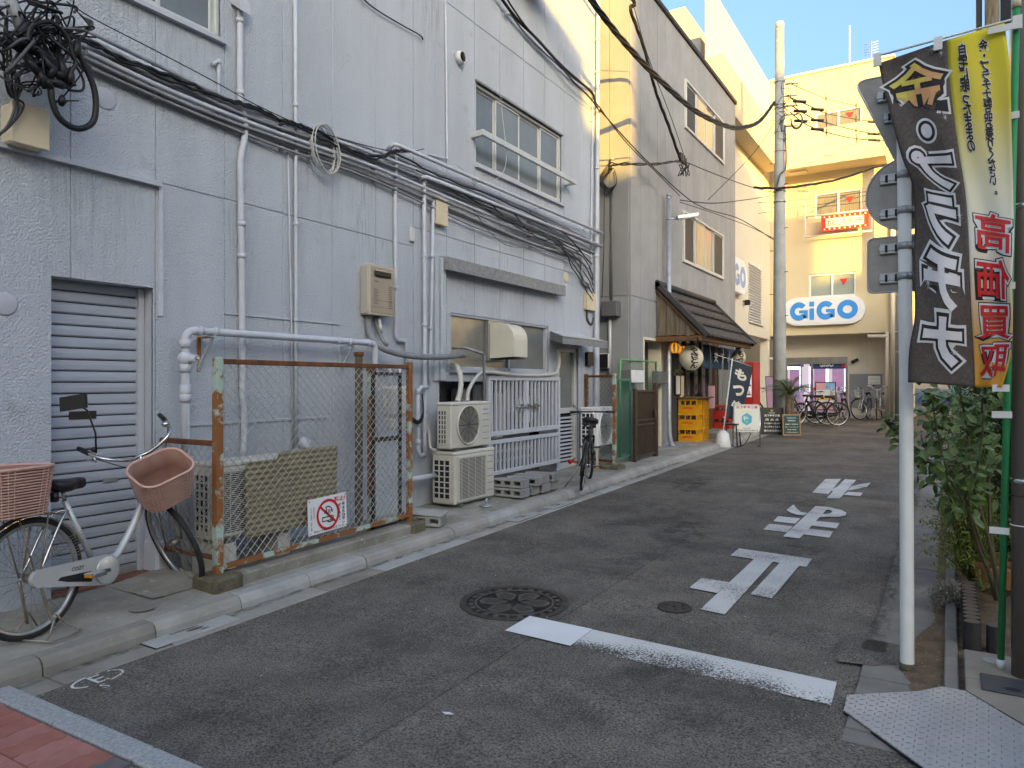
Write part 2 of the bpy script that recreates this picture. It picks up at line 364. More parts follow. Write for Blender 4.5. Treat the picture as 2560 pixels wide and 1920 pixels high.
# gutter slabs
gu = struct(sheet(-4.0, -3.82, 0.6, 27.0, -0.006).build('gutter', M_gutO))
y = 0.72; k = 0
while y < 20.4:
    mm = M_gutO if k in (0,1,2,5) else (M_concL if k in (6,7,10,11,13) else M_gut)
    s = gslab(-3.998, -3.795+random.uniform(-0.006,0.006), y+0.004, y+0.596, -0.03, 0.008+random.uniform(-0.002,0.002), 0.004)
    s.build('gutter_slab', mm, gu); y += 0.6; k += 1
def drain_cover(px, py, ln, label):
    c = G(px, py, 0.02); t = thing('drain_cover', label, 'drain cover', (c.x, c.y, c.z), group='drain covers in the left gutter')
    x0, x1 = -3.985, -3.835
    gslab(x0, x1, c.y-ln/2, c.y+ln/2, 0.008, 0.017, 0.004).build('slab', M_concL, t)
    for dx, dy, rx, ry in ((-0.045, 0.0, 0.011, 0.10), (-0.004, 0.045, 0.020, 0.055), (0.036, 0.085, 0.011, 0.03)):
        gpoly([(-3.91+dx+rx*math.cos(a), c.y+dy-0.03+ry*math.sin(a)) for a in [2*math.pi*i/16 for i in range(16)]], 0.0185).build('hole', M_moss, t)
    gpoly([(x0-.004,c.y-ln/2-.012),(x1+.01,c.y-ln/2-.012),(x1+.01,c.y+ln/2+.012),(x0-.004,c.y+ln/2+.012)], 0.0095).build('joint', M_dark, t)
drain_cover(505, 1580, 0.56, 'pale concrete drain cover beside the silver bicycle')
drain_cover(1300, 1290, 0.5, 'concrete drain cover below the pile of cement blocks')
drain_cover(1395, 1261, 0.5, 'concrete drain cover behind the black bicycle wheel')
# small round lid set in the pavement
c = G(356, 1523, 0.1)
tag(gpoly([(c.x+0.07*math.cos(a), c.y+0.07*math.sin(a)) for a in [2*math.pi*i/24 for i in range(24)]], 0.107).build('pavement_lid', M_gutO), 'small round lid set in the pavement beside the silver bicycle', 'lid')
# right-hand edge slabs
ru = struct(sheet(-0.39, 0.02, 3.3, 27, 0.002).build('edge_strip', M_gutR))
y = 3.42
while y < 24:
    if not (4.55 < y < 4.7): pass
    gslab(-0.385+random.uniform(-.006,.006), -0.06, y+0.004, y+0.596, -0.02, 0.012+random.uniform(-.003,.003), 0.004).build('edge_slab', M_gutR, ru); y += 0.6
# dark asphalt repair by the white post
pts = [G(*p) for p in ((2108,1600),(2145,1596),(2250,1620),(2255,1668),(2180,1672),(2090,1660))]
struct(gpoly(pts, 0.0165).build('asphalt_repair', M_road))
# ---- road markings
def mark(name, polys, e, m, label):
    t = thing(name, label, 'road marking', (polys[0][0][0], polys[0][0][1], gz(polys[0][0][1])))
    for k, p in enumerate(polys): fixn(gpoly(p, e+0.0007*k).build('stroke', m, t))
    return t
A = lambda *ps: [G(*p) for p in ps]
def z5(x, y): return (1100+x*0.3165, 1420+y*0.3165)
def z3(x, y): return (1680+x*0.22297, 1180+y*0.22297)
sl = thing('stop_line', 'white stop line painted across the street', 'road marking', tuple(G(1600,1640)))
fixn(gpoly(A(z5(512,505), z5(710,390), z5(1205,495), z5(1030,628)), 0.010).build('new_section', M_markN, sl))
sq = A(z5(1030,630), z5(1205,497), (2092,1709.5), (2078,1767)); sd_ = (sq[3]-sq[0]); sd_.z = 0; sd_.normalize(); sn_ = Vector((-sd_.y, sd_.x, 0)); so0 = (sq[0]-G(1600,1640)).dot(sn_); sw_ = (sq[1]-sq[0]).dot(sn_)
fixn(gpoly(sq, 0.009).build('worn_section', paint('cracked_stop_line', (0.68,0.68,0.66), 0.60, 0.66, (tuple(sn_), so0, sw_*0.75, 0.24)), sl))
mark('stop_character', [A(z3(655,945),z3(750,865),z3(1570,985),z3(1505,1075)),
                        A(z3(920,988),z3(1130,1018),z3(590,1610),z3(318,1553)),
                        A(z3(1205,1034),z3(1425,1064),z3(1120,1430),z3(878,1385)),
                        A(z3(192,1312),z3(330,1203),z3(640,1250),z3(505,1372))], 0.008, M_mark, 'first of the three white characters painted on the road, nearest the stop line')
def z3c(x, y): return z3(x, y)
def zb(x, y): return (2050+x*0.24116, 1000+y*0.24116)
def arc(pts, n=6):      # smooth a loop of photo points
    return pts
mark('stop_character', [A(z3(1025,652),z3(1090,590),z3(1350,618),z3(1290,683)), A(z3(1500,640),zb(135,1372),zb(97,1437),z3(1480,708)),
                        A(z3(1135,562),z3(1190,505),z3(1440,530),z3(1380,590)), A(z3(1610,560),zb(204,1285),zb(168,1342),z3(1560,610)),
                        A(z3(1245,735),z3(1610,392),z3(1760,403),z3(1700,470),z3(1430,757)),
                        A(z3(1283,438),z3(1362,375),z3(1400,420),z3(1445,460),z3(1520,470),z3(1480,497),z3(1400,490),z3(1330,466)),
                        A(z3(1605,393),zb(0,1115),zb(110,1125),zb(220,1150),zb(275,1180),zb(262,1208),zb(190,1224),zb(70,1222),z3(1640,520),z3(1650,490),zb(25,1194),zb(95,1190),zb(128,1172),zb(115,1152),zb(60,1148),z3(1700,428))],
     0.008, M_mark, 'second of the three white characters painted on the road, the middle one')
mark('stop_character', [A(zb(70,1020),zb(258,826),zb(375,834),zb(207,1027)),
                        A(zb(-80,965),zb(55,825),zb(218,823),zb(85,985)),
                        A(zb(110,940),zb(240,875),zb(300,890),zb(180,990)),
                        A(zb(285,945),zb(330,900),zb(420,880),zb(526,863),zb(490,905),zb(380,930)),
                        A(zb(245,992),zb(290,960),zb(443,970),zb(418,1006))], 0.008, M_mark, 'third of the three white characters painted on the road, farthest from the stop line')
# chalked letter E in an oval at the road edge
c = G(245, 1700); t = thing('painted_letter', 'white letter E in an oval painted at the road edge', 'road marking', tuple(c))
ov = [(0.075*math.cos(a), 0.13*math.sin(a)) for a in [2*math.pi*i/28 for i in range(29)]]
for rng in ((1, 12), (15, 26)):
    pts = [(x*1.0, y) for x, y in ov[rng[0]:rng[1]]]; inn = [(x*0.82, y*0.9) for x, y in ov[rng[0]:rng[1]]]
    fixn(gpoly([(c.x+x, c.y+y) for x, y in pts] + [(c.x+x, c.y+y) for x, y in inn[::-1]], 0.0075).build('ring', M_mark, t))
vsE, fsE = letter('E', h=0.11)
MB().add([(c.x - y, c.y + x, gz(c.y+x)+0.0075) for x, y in vsE], fsE).build('letter', M_mark, t)
vsE, fsE = letter('S', h=0.06)
MB().add([(c.x + 0.115 - y, c.y - 0.03 + x, gz(c.y)+0.0075) for x, y in vsE], fsE).build('letter', M_mark, t)
# ---- manhole covers
M_iron = mat('cast_iron', (0.075,0.066,0.058), (0.052,0.046,0.041), rough=0.6, metal=0.35, scale=20)
M_ironL = mat('dusty_cast_iron', (0.10,0.089,0.079), (0.075,0.066,0.059), rough=0.75, scale=30)
def ringz(b, r0, r1, e0, e1, n=48):
    vs = [(r*math.cos(2*math.pi*k/n), r*math.sin(2*math.pi*k/n), e) for r, e in ((r0,e0),(r0,e1),(r1,e1),(r1,e0)) for k in range(n)]
    return b.add(vs, [(i*n+k, i*n+(k+1) % n, (i+1)*n+(k+1) % n, (i+1)*n+k) for i in range(3) for k in range(n)])
def manhole(px, py, r, label, petals):
    c = G(px, py); t = thing('manhole_cover', label, 'manhole cover', (c.x, c.y, c.z), rot=(math.atan(GR), 0, 0.4))
    ringz(MB(), r*0.94, r*1.07, 0.0, 0.011).build('frame_ring', M_iron, t, False)
    MB().lathe([(0.0, 0.0062), (r*0.93, 0.0062)], 48).build('plate', M_iron, t, False)
    ringz(MB(), r*0.74, r*0.78, 0.006, 0.010).build('ring', M_ironL, t, False)
    rnd = random.Random(int(px))
    for i in range(petals):
        a = 2*math.pi*i/petals; u = Vector((math.cos(a), math.sin(a), 0)); w = Vector((-u.y, u.x, 0))
        pts = [u*r*0.12, u*r*0.38 + w*r*0.20, u*r*0.64 + w*r*0.15, u*r*0.70, u*r*0.64 - w*r*0.15, u*r*0.38 - w*r*0.20]
        ptz = [p*0.72 + u*r*0.11 for p in pts]
        MB().prism([(p.x, p.y, 0.006) for p in pts], (0,0,0.003)).build('petal', M_ironL, t, False)
        MB().prism([(p.x, p.y, 0.0085) for p in ptz], (0,0,0.002)).build('petal_inlay', M_iron, t, False)
    for i in range(petals*4):
        a = 2*math.pi*i/(petals*4)
        u = Vector((math.cos(a), math.sin(a), 0))
        MB().obox(u*r*0.855 + Vector((0,0,0.007)), u, (-u.y,u.x,0), (0,0,1), r*0.045, r*(0.05 if i % 3 else 0.03), 0.002).build('stud', M_ironL, t, False)
manhole(1286, 1508, 0.345, 'large round iron manhole cover with a flower pattern beside the stop line', 6)
manhole(1686, 1520, 0.105, 'small round iron cover beside the painted road characters', 6)
# ---- red pavers and granite kerb at the corner of the main street
E0, E1 = G(70, 1739), G(420, 1888); eu = (E1 - E0); eu.z = 0; eu.normalize(); ev = Vector((eu.y, -eu.x, 0))   # ev points to the pavers
if ev.dot(G(0, 1850) - E0) < 0: ev = -ev
wk = abs((G(0, 1764) - E0).dot(ev))
def LP(a, b_, e): p = E0 + eu*a + ev*b_; return Vector((p.x, p.y, gz(p.y)+e))
M_gran = mat('grey_granite', (0.36,0.37,0.37), (0.25,0.26,0.26), rough=0.8, scale=60, bump=0.6, bscale=90, dist=0.006, detail=2)
gk = struct(MB().poly([LP(-0.5,-0.01,0.001), LP(3.5,-0.01,0.001), LP(3.5,wk+0.012,0.001), LP(-0.5,wk+0.012,0.001)]).build('corner_kerb', M_road2)); fixn(gk)
a = -0.165
for i in range(5):
    s = MB(); l0, l1 = a+0.004, a+0.596
    s.cbox(l0, l1, 0.006, wk-0.006, -0.05, 0.022, 0.008).xf(lambda p: LP(p.x, p.y, p.z)); fixn(s.build('kerb_stone', M_gran, gk)); a += 0.6
bp_ = struct(MB().poly([LP(-1.2,wk+0.01,0.006), LP(4.5,wk+0.01,0.006), LP(4.5,3.2,0.006), LP(-1.2,3.2,0.006)]).build('corner_pavement', M_gutO)); fixn(bp_)
M_br = [mat('red_paver', (0.36,0.13,0.10), (0.28,0.10,0.08), rough=0.85, scale=9, bump=0.5, bscale=150, dist=0.003),
        mat('faded_red_paver', (0.41,0.17,0.14), (0.33,0.13,0.11), rough=0.85, scale=9, bump=0.5, bscale=150, dist=0.003),
        mat('grey_paver', (0.17,0.145,0.14), (0.12,0.10,0.10), rough=0.85, scale=9, bump=0.5, bscale=150, dist=0.003)]
bw, bl = 0.112, 0.222
def wav(t, ph): return 0.009*math.sin(t*2*math.pi*2 + ph)
for r_ in range(6):
    for i in range(14):
        a0 = -0.5 + i*bw + (0.0 if r_ % 2 == 0 else 0.0); b0 = wk + 0.012 + r_*bl
        if LP(a0, b0, 0).y < -0.6 : continue
        g_ = 0.0025; pts = []
        for q in range(7): pts.append((a0+g_+wav(q/6, 0), b0+g_+(bl-2*g_)*q/6))
        for q in range(7): pts.append((a0+bw-g_+wav(1-q/6, 0), b0+bl-g_-(bl-2*g_)*q/6))
        s = MB(); n = len(pts); cxx = sum(p[0] for p in pts)/n; cyy = sum(p[1] for p in pts)/n
        top = [LP(cxx+(x-cxx)*0.96, cyy+(y_-cyy)*0.98, 0.022) for x, y_ in pts]; mid = [LP(x, y_, 0.018) for x, y_ in pts]; bot = [LP(x, y_, 0.0) for x, y_ in pts]
        s.add(top+mid+bot, [tuple(range(n))] + [(k, (k+1) % n, n+(k+1) % n, n+k) for k in range(n)] + [(n+k, n+(k+1) % n, 2*n+(k+1) % n, 2*n+k) for k in range(n)])
        fixn(s.build('paver', M_br[2] if random.random() < 0.1 else M_br[random.randint(0, 1)], bp_))
# ---- dirt, stains and rain streaks: thin films with ragged outlines
def film(name, c, lo, hi, scale=(1,1,1), nscale=6.0, fade='xy', amt=1.0):
    m = bpy.data.materials.new(name); m.use_nodes = True; t = m.node_tree; L = t.links; b = t.nodes['Principled BSDF']; b.inputs['Roughness'].default_value = 0.9; b.inputs['Base Color'].default_value = (*c, 1)
    tc = nn(t, 'ShaderNodeTexCoord'); mp = nn(t, 'ShaderNodeMapping'); mp.inputs['Scale'].default_value = scale; L.new(tc.outputs['Object'], mp.inputs[0])
    a = nn(t, 'ShaderNodeTexNoise'); a.inputs['Scale'].default_value = nscale; a.inputs['Detail'].default_value = 8; a.inputs['Roughness'].default_value = 0.65; L.new(mp.outputs[0], a.inputs['Vector'])
    sp = nn(t, 'ShaderNodeSeparateXYZ'); L.new(tc.outputs['Generated'], sp.inputs[0]); cur = None
    for ax in fade:
        o_ = sp.outputs[ax.upper()]
        if ax in 'xy':
            s1 = nn(t, 'ShaderNodeMath', operation='MULTIPLY_ADD'); s1.inputs[1].default_value = 2; s1.inputs[2].default_value = -1; L.new(o_, s1.inputs[0]); s2 = nn(t, 'ShaderNodeMath', operation='MULTIPLY'); L.new(s1.outputs[0], s2.inputs[0]); L.new(s1.outputs[0], s2.inputs[1]); s3 = nn(t, 'ShaderNodeMath', operation='SUBTRACT'); s3.inputs[0].default_value = 1; L.new(s2.outputs[0], s3.inputs[1]); v = s3.outputs[0]
        else: v = o_
        if cur is None: cur = v
        else: q = nn(t, 'ShaderNodeMath', operation='MULTIPLY'); L.new(cur, q.inputs[0]); L.new(v, q.inputs[1]); cur = q.outputs[0]
    mr = nn(t, 'ShaderNodeMapRange'); mr.inputs[1].default_value = lo; mr.inputs[2].default_value = hi; mr.inputs[4].default_value = amt; L.new(a.outputs[0], mr.inputs[0])
    f = nn(t, 'ShaderNodeMath', operation='MULTIPLY'); L.new(mr.outputs[0], f.inputs[0]); L.new(cur, f.inputs[1]); L.new(f.outputs[0], b.inputs['Alpha'])
    return m
M_oil = film('oil_stain', (0.035,0.033,0.031), 0.42, 0.85, nscale=5, amt=0.5); M_dustf = film('pale_dust', (0.26,0.24,0.21), 0.5, 0.95, nscale=14, amt=0.5); M_dirt = film('gutter_dirt', (0.085,0.070,0.050), 0.40, 0.62, (1,0.5,1), 22, amt=0.75); M_base = film('splash_stain', (0.13,0.12,0.10), 0.35, 0.75, (1,1,0.5), 9, 'y')
rd_ = random.Random(21)
for k in range(26):
    x, y_ = rd_.uniform(-3.5, -0.7), rd_.uniform(1.2, 12); rx, ry = rd_.uniform(0.15, 0.55), rd_.uniform(0.3, 1.3); o = sheet(-rx, rx, y_-ry, y_+ry, 0.0058+0.00006*k); o.v = [(p[0]+x, p[1], p[2]) for p in o.v]; struct(o.build('road_stain', M_oil if k % 3 else M_dustf))
for k in range(14): y_ = 0.9+0.8*k; struct(sheet(-4.0, -3.90+rd_.uniform(-.03,.03), y_, y_+0.95, 0.0125+0.0001*k).build('gutter_dirt', M_dirt))
for k in range(12): y_ = 4.4+0.75*k; struct(sheet(-0.42, -0.30, y_, y_+0.9, 0.0165+0.0001*k).build('gutter_dirt', M_dirt))
M_crack = mat('road_crack', (0.02,0.02,0.02), rough=0.95)
for k in range(2):
    x, y_ = rd_.uniform(-3.4, -0.8), rd_.uniform(5.0, 9.0); an_c = rd_.uniform(0, 6.3); pts = [Vector((x, y_, 0))]
    for q in range(rd_.randint(5, 11)): an_c += rd_.uniform(-0.7, 0.7); pts.append(pts[-1]+Vector((math.cos(an_c), math.sin(an_c), 0))*rd_.uniform(0.04, 0.13))
    pts = [p for p in pts if -3.75 < p.x < -0.45]
    if len(pts) > 2: struct(MB().tube([(p.x, p.y, gz(p.y)+0.0045) for p in pts], 0.0014, 4).build('road_crack', M_crack))
# ---- litter: petals and twigs on the asphalt
M_litter = mat('pale_litter', (0.6,0.57,0.5), rough=0.8)
lit = MB(); rl = random.Random(3)
for i in range(150):
    x, y_ = (rl.uniform(-3.8, -0.45), rl.uniform(1.6, 13)) if i > 60 else (rl.uniform(-3.95, -3.7), rl.uniform(1.6, 9))
    l_, w_ = rl.uniform(0.003, 0.016), rl.uniform(0.0015, 0.004); a = rl.uniform(0, 6.3)
    u = Vector((math.cos(a), math.sin(a), 0)); v_ = Vector((-u.y, u.x, 0)); p = Vector((x, y_, gz(y_)+0.013))
    lit.add([p+u*l_, p+v_*w_, p-u*l_, p-v_*w_], [(0,1,2,3)])
tag(lit.build('litter_specks', M_litter), 'scattered pale petals and specks on the asphalt', 'litter', kind='stuff')
c = G(1119, 1790); tag(fixn(gpoly([(c.x-.03,c.y-.004),(c.x+.0,c.y-.016),(c.x+.035,c.y+.004),(c.x+.0,c.y+.012)], 0.014).build('paper_scrap', M_white)), 'small white scrap of paper on the asphalt', 'paper')
# ------------------------------------------------------------------ left building
def rects(y0, y1, z0, z1, ops):
    ys = sorted({y0, y1, *[v for o in ops for v in o[:2] if y0 < v < y1]}); zs = sorted({z0, z1, *[v for o in ops for v in o[2:] if z0 < v < z1]})
    out = []
    for a, b_ in zip(ys, ys[1:]):
        run = None
        for c, d in zip(zs, zs[1:]):
            m = ((a+b_)/2, (c+d)/2)
            if any(o[0] < m[0] < o[1] and o[2] < m[1] < o[3] for o in ops):
                if run: out.append((a, b_, *run)); run = None
            else: run = (run[0], d) if run else (c, d)
        if run: out.append((a, b_, *run))
    return out
def panel_wall(parent, X, ysp, rows, ops, m, thick=0.045, gap=0.005, name='panel', ch=0.005, axis='x', sgn=1):
    """wall panels with recessed joints; rows(y) gives the z splits of a column"""
    for a, b_ in zip(ysp, ysp[1:]):
        zs = rows((a+b_)/2)
        for c, d in zip(zs, zs[1:]):
            rr = rects(a+gap, b_-gap, c+gap, d-gap, ops)
            if not rr: continue
            for (p, q, u, v) in rr:
                s = MB(); cc = ch if len(rr) == 1 else 0.0
                if axis == 'x': (s.cbox(X-thick, X, p, q, u, v, ch) if cc else s.box(X-thick, X, p, q, u, v))
                else: (s.cbox(p, q, X, X+thick, u, v, ch) if cc else s.box(p, q, X, X+thick, u, v))
                s.build(name, m, parent)
ZA, ZB, ZC = W(1300, 144, XW).z, W(700, 532.7, XW).z, W(1300, 645, XW).z
JY = [0.15, 0.75, 1.35, 1.95] + [W(x, 400, XW).y for x in (176,388,561,707.5,830.5,939,1033,1116,1186,1249.5,1309,1362,1410,1453)] + [10.95]
TOP = 9.2
def zb_(y): return gz(y) + 0.07
# openings: y0, y1, z0, z1
dL, dR = W(128, 689, XW), W(383, 720, XW); DOOR = (dL.y, dR.y, -0.2, dL.z)
w2a, w2b = W(1190, 204, XW), W(1404, 509, XW); WIN2 = (w2a.y, w2b.y, w2b.z, w2a.z)
w1b = W(552, 97, XW); WIN1 = (2.55, w1b.y, w1b.z, w1b.z+1.25)
w3a, w3b = W(1126, 781, XW), W(1371, 930, XW); WIN3 = (w3a.y, w3b.y, w3b.z, w3a.z)
NZ = W(1100, 953, XW).z; NICHE = (W(1098, 953, XW).y, W(1392, 953, XW).y, -0.2, NZ)
d4a, d4b = W(1397, 868, XW), W(1446, 1150, XW); DOOR2 = (d4a.y+0.02, d4b.y, -0.2, d4a.z)
OPS = [DOOR, WIN2, WIN1, WIN3, NICHE, DOOR2]
bl_ = thing('grey_stucco_building', 'grey painted stucco building lining the left side of the street', 'building', (XW, 5.5, 0))
s = MB()
for (p, q, u, v) in rects(0.15, 10.95, -0.3, TOP, OPS): s.box(XW-0.30, XW-0.009, p, q, u, v)
wl_ = s.build('wall', M_wallsm, bl_)
MB().box(XW-6, XW-0.62, 0.25, 10.9, -0.3, TOP-0.02).build('core', M_dark, bl_)
MB().box(XW-6, XW-0.301, 0.15, 0.35, -0.3, TOP).box(XW-6, XW-0.301, 10.75, 10.95, -0.3, TOP).build('end_wall', M_wallsm, bl_)
MB().box(XW-6.1, XW+0.05, 0.1, 11.0, TOP, TOP+0.15).build('roof_edge', M_wallsm, bl_)
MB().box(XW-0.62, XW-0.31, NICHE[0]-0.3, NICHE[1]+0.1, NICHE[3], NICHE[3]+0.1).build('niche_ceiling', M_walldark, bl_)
panel_wall(wl_, XW, JY, lambda y: [-0.2, ZB, ZA, TOP] if y < 6.1 else [-0.2, ZC, ZA, TOP], OPS, M_wall, gap=0.005, thick=0.02)
# roller shutter
XS = PY(356, 900, DOOR[1]).x
sh = thing('roller_shutter', 'grey blue roller shutter door behind the silver bicycle', 'shutter', (XS, (DOOR[0]+DOOR[1])/2, 0.2))
z = gz(2.7)+0.20; n_s = 0
while z < DOOR[3]+0.04:
    s = MB(); prof = [(XS-0.018, 0.0), (XS-0.006, 0.003), (XS, 0.010), (XS+0.002, 0.040), (XS-0.001, 0.062), (XS-0.012, 0.068), (XS-0.018, 0.072)]
    hgt = 0.0775; prof = [(x, zz*hgt/0.0775) for x, zz in prof]
    s.prism([(x, DOOR[0]-0.02, z+zz) for x, zz in prof], (0, DOOR[1]-DOOR[0]+0.03, 0)); fixn(s.build('slat', M_shutter, sh)); z += hgt; n_s += 1
MB().box(XS-0.05, XS-0.019, DOOR[0]-0.05, DOOR[1]+0.02, 0.1, DOOR[3]+0.1).build('backing', M_dark, sh)
zb0 = gz(2.7)+0.12
MB().cbox(XS-0.022, XS+0.006, DOOR[0]-0.02, DOOR[1]-0.005, zb0, zb0+0.078, 0.004).build('bottom_rail', M_alu, sh)
MB().cbox(XS-0.06, XS+0.03, DOOR[1]-0.045, DOOR[1]-0.002, 0.1, DOOR[3]-0.002, 0.004).build('guide_rail', M_wallsm, sh)
for (a, b_) in ((W(172,1040,XS), W(240,1047,XS)),):
    MB().box(XS, XS+0.006, a.y, b_.y, a.z-0.025, a.z+0.03).build('letter_slot', M_darkm, sh)
for p in ((155,1212),(275,1200)):
    c = W(*p, XS); MB().box(XS, XS+0.008, c.y-0.05, c.y+0.05, c.z-0.014, c.z+0.014).build('pull_handle', M_alu, sh)
c = W(235, 1124, XS); MB().lathe([(0.0,0.012),(0.018,0.010),(0.02,0.0)][::-1], 16, (XS, c.y, c.z), 'x').build('lock', M_darkm, sh)
# tiled threshold
th = thing('tiled_threshold', 'brick red tiled threshold below the roller shutter', 'step', (XW, 2.7, 0.1))
fixn(gslab(XS-0.02, XW+0.005, DOOR[0]-0.03, DOOR[1], 0.03, 0.122, 0.004).build('base', M_conc, th))
yy = DOOR[0]
while yy < DOOR[1]-0.03:
    gslab(XS+0.02, XW+0.012, yy+0.002, min(yy+0.148, DOOR[1]-0.003), 0.1225, 0.136, 0.003).build('tile', M_tile, th); yy += 0.15
# pier foot at the right of the shutter
pf = W(375, 1380, XW)
fixn(gslab(XW-0.12, XW+0.06, DOOR[1]-0.01, DOOR[1]+0.13, 0.05, 0.36, 0.02).build('pier_foot', M_wallsm, bl_))
# metal drip ledge above the shutter
a, b_ = W(0, 362, XW), W(395, 463, XW)
MB().prism([(XW, 1.0, b_.z+0.03), (XW+0.05, 1.0, b_.z+0.012), (XW+0.05, 1.0, b_.z-0.018), (XW, 1.0, b_.z-0.018)], (0, b_.y-1.0, 0)).build('drip_ledge', M_wallsm, bl_)
MB().box(XW, XW+0.018, b_.y-0.002, b_.y+0.03, W(398,790,XW).z, b_.z-0.02).build('cable_duct', M_pipe, bl_)
# thin rails of paint-over battens
for (p, q, h) in (((560,783),(850,811),0.008), ((470,1060),(818,1045),0.012)):
    a, b_ = W(*p, XW), W(*q, XW); zz = (a.z+b_.z)/2
    MB().cbox(XW-0.01, XW+0.012, a.y, b_.y, zz-h, zz+h, 0.003).build('batten', M_wallsm, bl_)
def window(name, label, op, X, splits, m_pane, rec=0.07, sill=True, fr=M_aluW, panes=None, head=True, fw=0.035):
    y0, y1, z0, z1 = op; t = thing(name, label, 'window', (X-rec, (y0+y1)/2, z0))
    s = MB()
    for (p, q, u, v) in ((y0,y1,z1-fw,z1),(y0,y1,z0,z0+fw),(y0,y0+fw,z0+fw,z1-fw),(y1-fw,y1,z0+fw,z1-fw)): s.cbox(X-rec-0.03, X-rec+0.045, p, q, u, v, 0.004)
    s.build('frame', fr, t)
    e = [y0+fw] + splits + [y1-fw]
    for i, (p, q) in enumerate(zip(e, e[1:])):
        x = X-rec + (0.012 if i % 2 else -0.01)
        sash = MB(); st = 0.024
        for (a, b2, c, d) in ((p,q,z1-fw-0.03,z1-fw),(p,q,z0+fw,z0+fw+0.035),(p,p+st,z0+fw+0.035,z1-fw-0.03),(q-st,q,z0+fw+0.035,z1-fw-0.03)): sash.cbox(x-0.012, x+0.012, a, b2, c, d, 0.003)
        so = sash.build('sash', fr, t)
        MB().box(x-0.004, x+0.002, p+0.01, q-0.01, z0+fw+0.01, z1-fw-0.01).build('pane', (panes[i] if panes else m_pane), so)
    if sill:
        MB().prism([(X-rec, y0-0.03, z0), (X+0.045, y0-0.03, z0-0.012), (X+0.045, y0-0.03, z0-0.045), (X-0.01, y0-0.03, z0-0.045), (X-rec, y0-0.03, z0-0.03)], (0, y1-y0+0.06, 0)).build('sill', M_wallsm, t)
    if head: MB().cbox(X-0.02, X+0.02, y0-0.02, y1+0.02, z1, z1+0.03, 0.004).build('head_trim', M_walldark, t)
    MB().box(X-rec-0.06, X-rec-0.05, y0, y1, z0, z1).build('dark_room', M_dark, t)
    return t
M_glass = mat('window_glass', (0.06,0.07,0.075), (0.04,0.05,0.055), rough=0.06, scale=0.9, spec=0.9)
M_glassG = mat('pale_frosted_glass', (0.20,0.215,0.21), (0.15,0.16,0.16), rough=0.2, scale=0.8, spec=0.8)
window('upper_window', 'frosted upper window at the top edge above the cable bundle', WIN1, XW, [2.9, 3.2], M_frost)
sp = [W(x, 400, XW).y for x in (1246, 1306, 1357)]
w2 = window('wide_window', 'wide four pane frosted window with a bar across it', WIN2, XW, sp, M_glassG, panes=[M_frost, M_glassG, M_glassG, M_glassG])
# bar held off the wall in front of the window
a = W(1176, 326, XW); xo = PY(1204, 330, a.y).x; bb = W(1439, 459, xo); hz = 0.035
br = thing('window_bar', 'pale metal bar held off the wall across the wide window', 'bar', (xo, a.y, a.z))
zc = W(1204, 330, xo).z
MB().cbox(xo-0.02, xo+0.02, a.y, bb.y, zc-hz, zc+hz, 0.003).build('rail', M_aluW, br)
for yv in (a.y+0.01, bb.y-0.06): MB().box(XW, xo-0.02, yv, yv+0.05, zc-hz, zc+hz).build('bracket', M_aluW, br)
# round vent cap
c = W(1145, 146, XW); vt = thing('vent_cap', 'round white vent cap with dark louvres high on the grey wall', 'vent', (XW, c.y, c.z))
MB().lathe([(0.075,0.0),(0.075,0.05),(0.068,0.075),(0.06,0.078),(0.058,0.03),(0.001,0.03)], 24, (XW, c.y, c.z), 'x').build('hood', M_white, vt)
for k in range(6):
    zz = c.z-0.05+k*0.02; hw = math.sqrt(max(0.0, 0.058**2-(zz-c.z)**2))
    MB().obox((XW+0.068, c.y, zz), (1,0,-0.8), (0,1,0), (0.8,0,1), 0.010, hw, 0.0015).build('louvre', M_black, vt)
MB().lathe([(0.057,0.031),(0.001,0.032)], 20, (XW, c.y, c.z), 'x').build('core', M_dark, vt)
# balcony bracket at the top of the frame
p = W(1330, 8, XW); bk = thing('upper_balcony', 'white balcony slats just visible at the top edge of the wall', 'balcony', (XW, p.y, p.z))
y0, y1 = W(1275, 0, XW).y, W(1345, 0, XW).y
MB().box(XW, XW+0.35, y0, y1-0.05, p.z+0.12, p.z+0.2).build('floor_slab', M_walldark, bk)
for k in range(5): MB().cbox(XW+0.36, XW+0.39, y0+0.1*k, y0+0.04+0.1*k, p.z+0.02, p.z+1.0, 0.004).build('slat', M_white, bk)
# patched round spots on the wall
for i, (px, py, r) in enumerate(((1415,694,0.075),(262,246,0.075),(12,760,0.07))):
    c = W(px, py, XW); tag(MB().lathe([(r,0.0),(r,0.006),(r*0.9,0.009),(0.001,0.009)], 24, (XW, c.y, c.z), 'x').build('wall_plug', M_wallsm if i else M_beige),
        ['pale round blanking plate near the right beige junction box', 'grey round blanking plate below the black cable tangle', 'grey round blanking plate left of the shutter'][i], 'blanking plate')
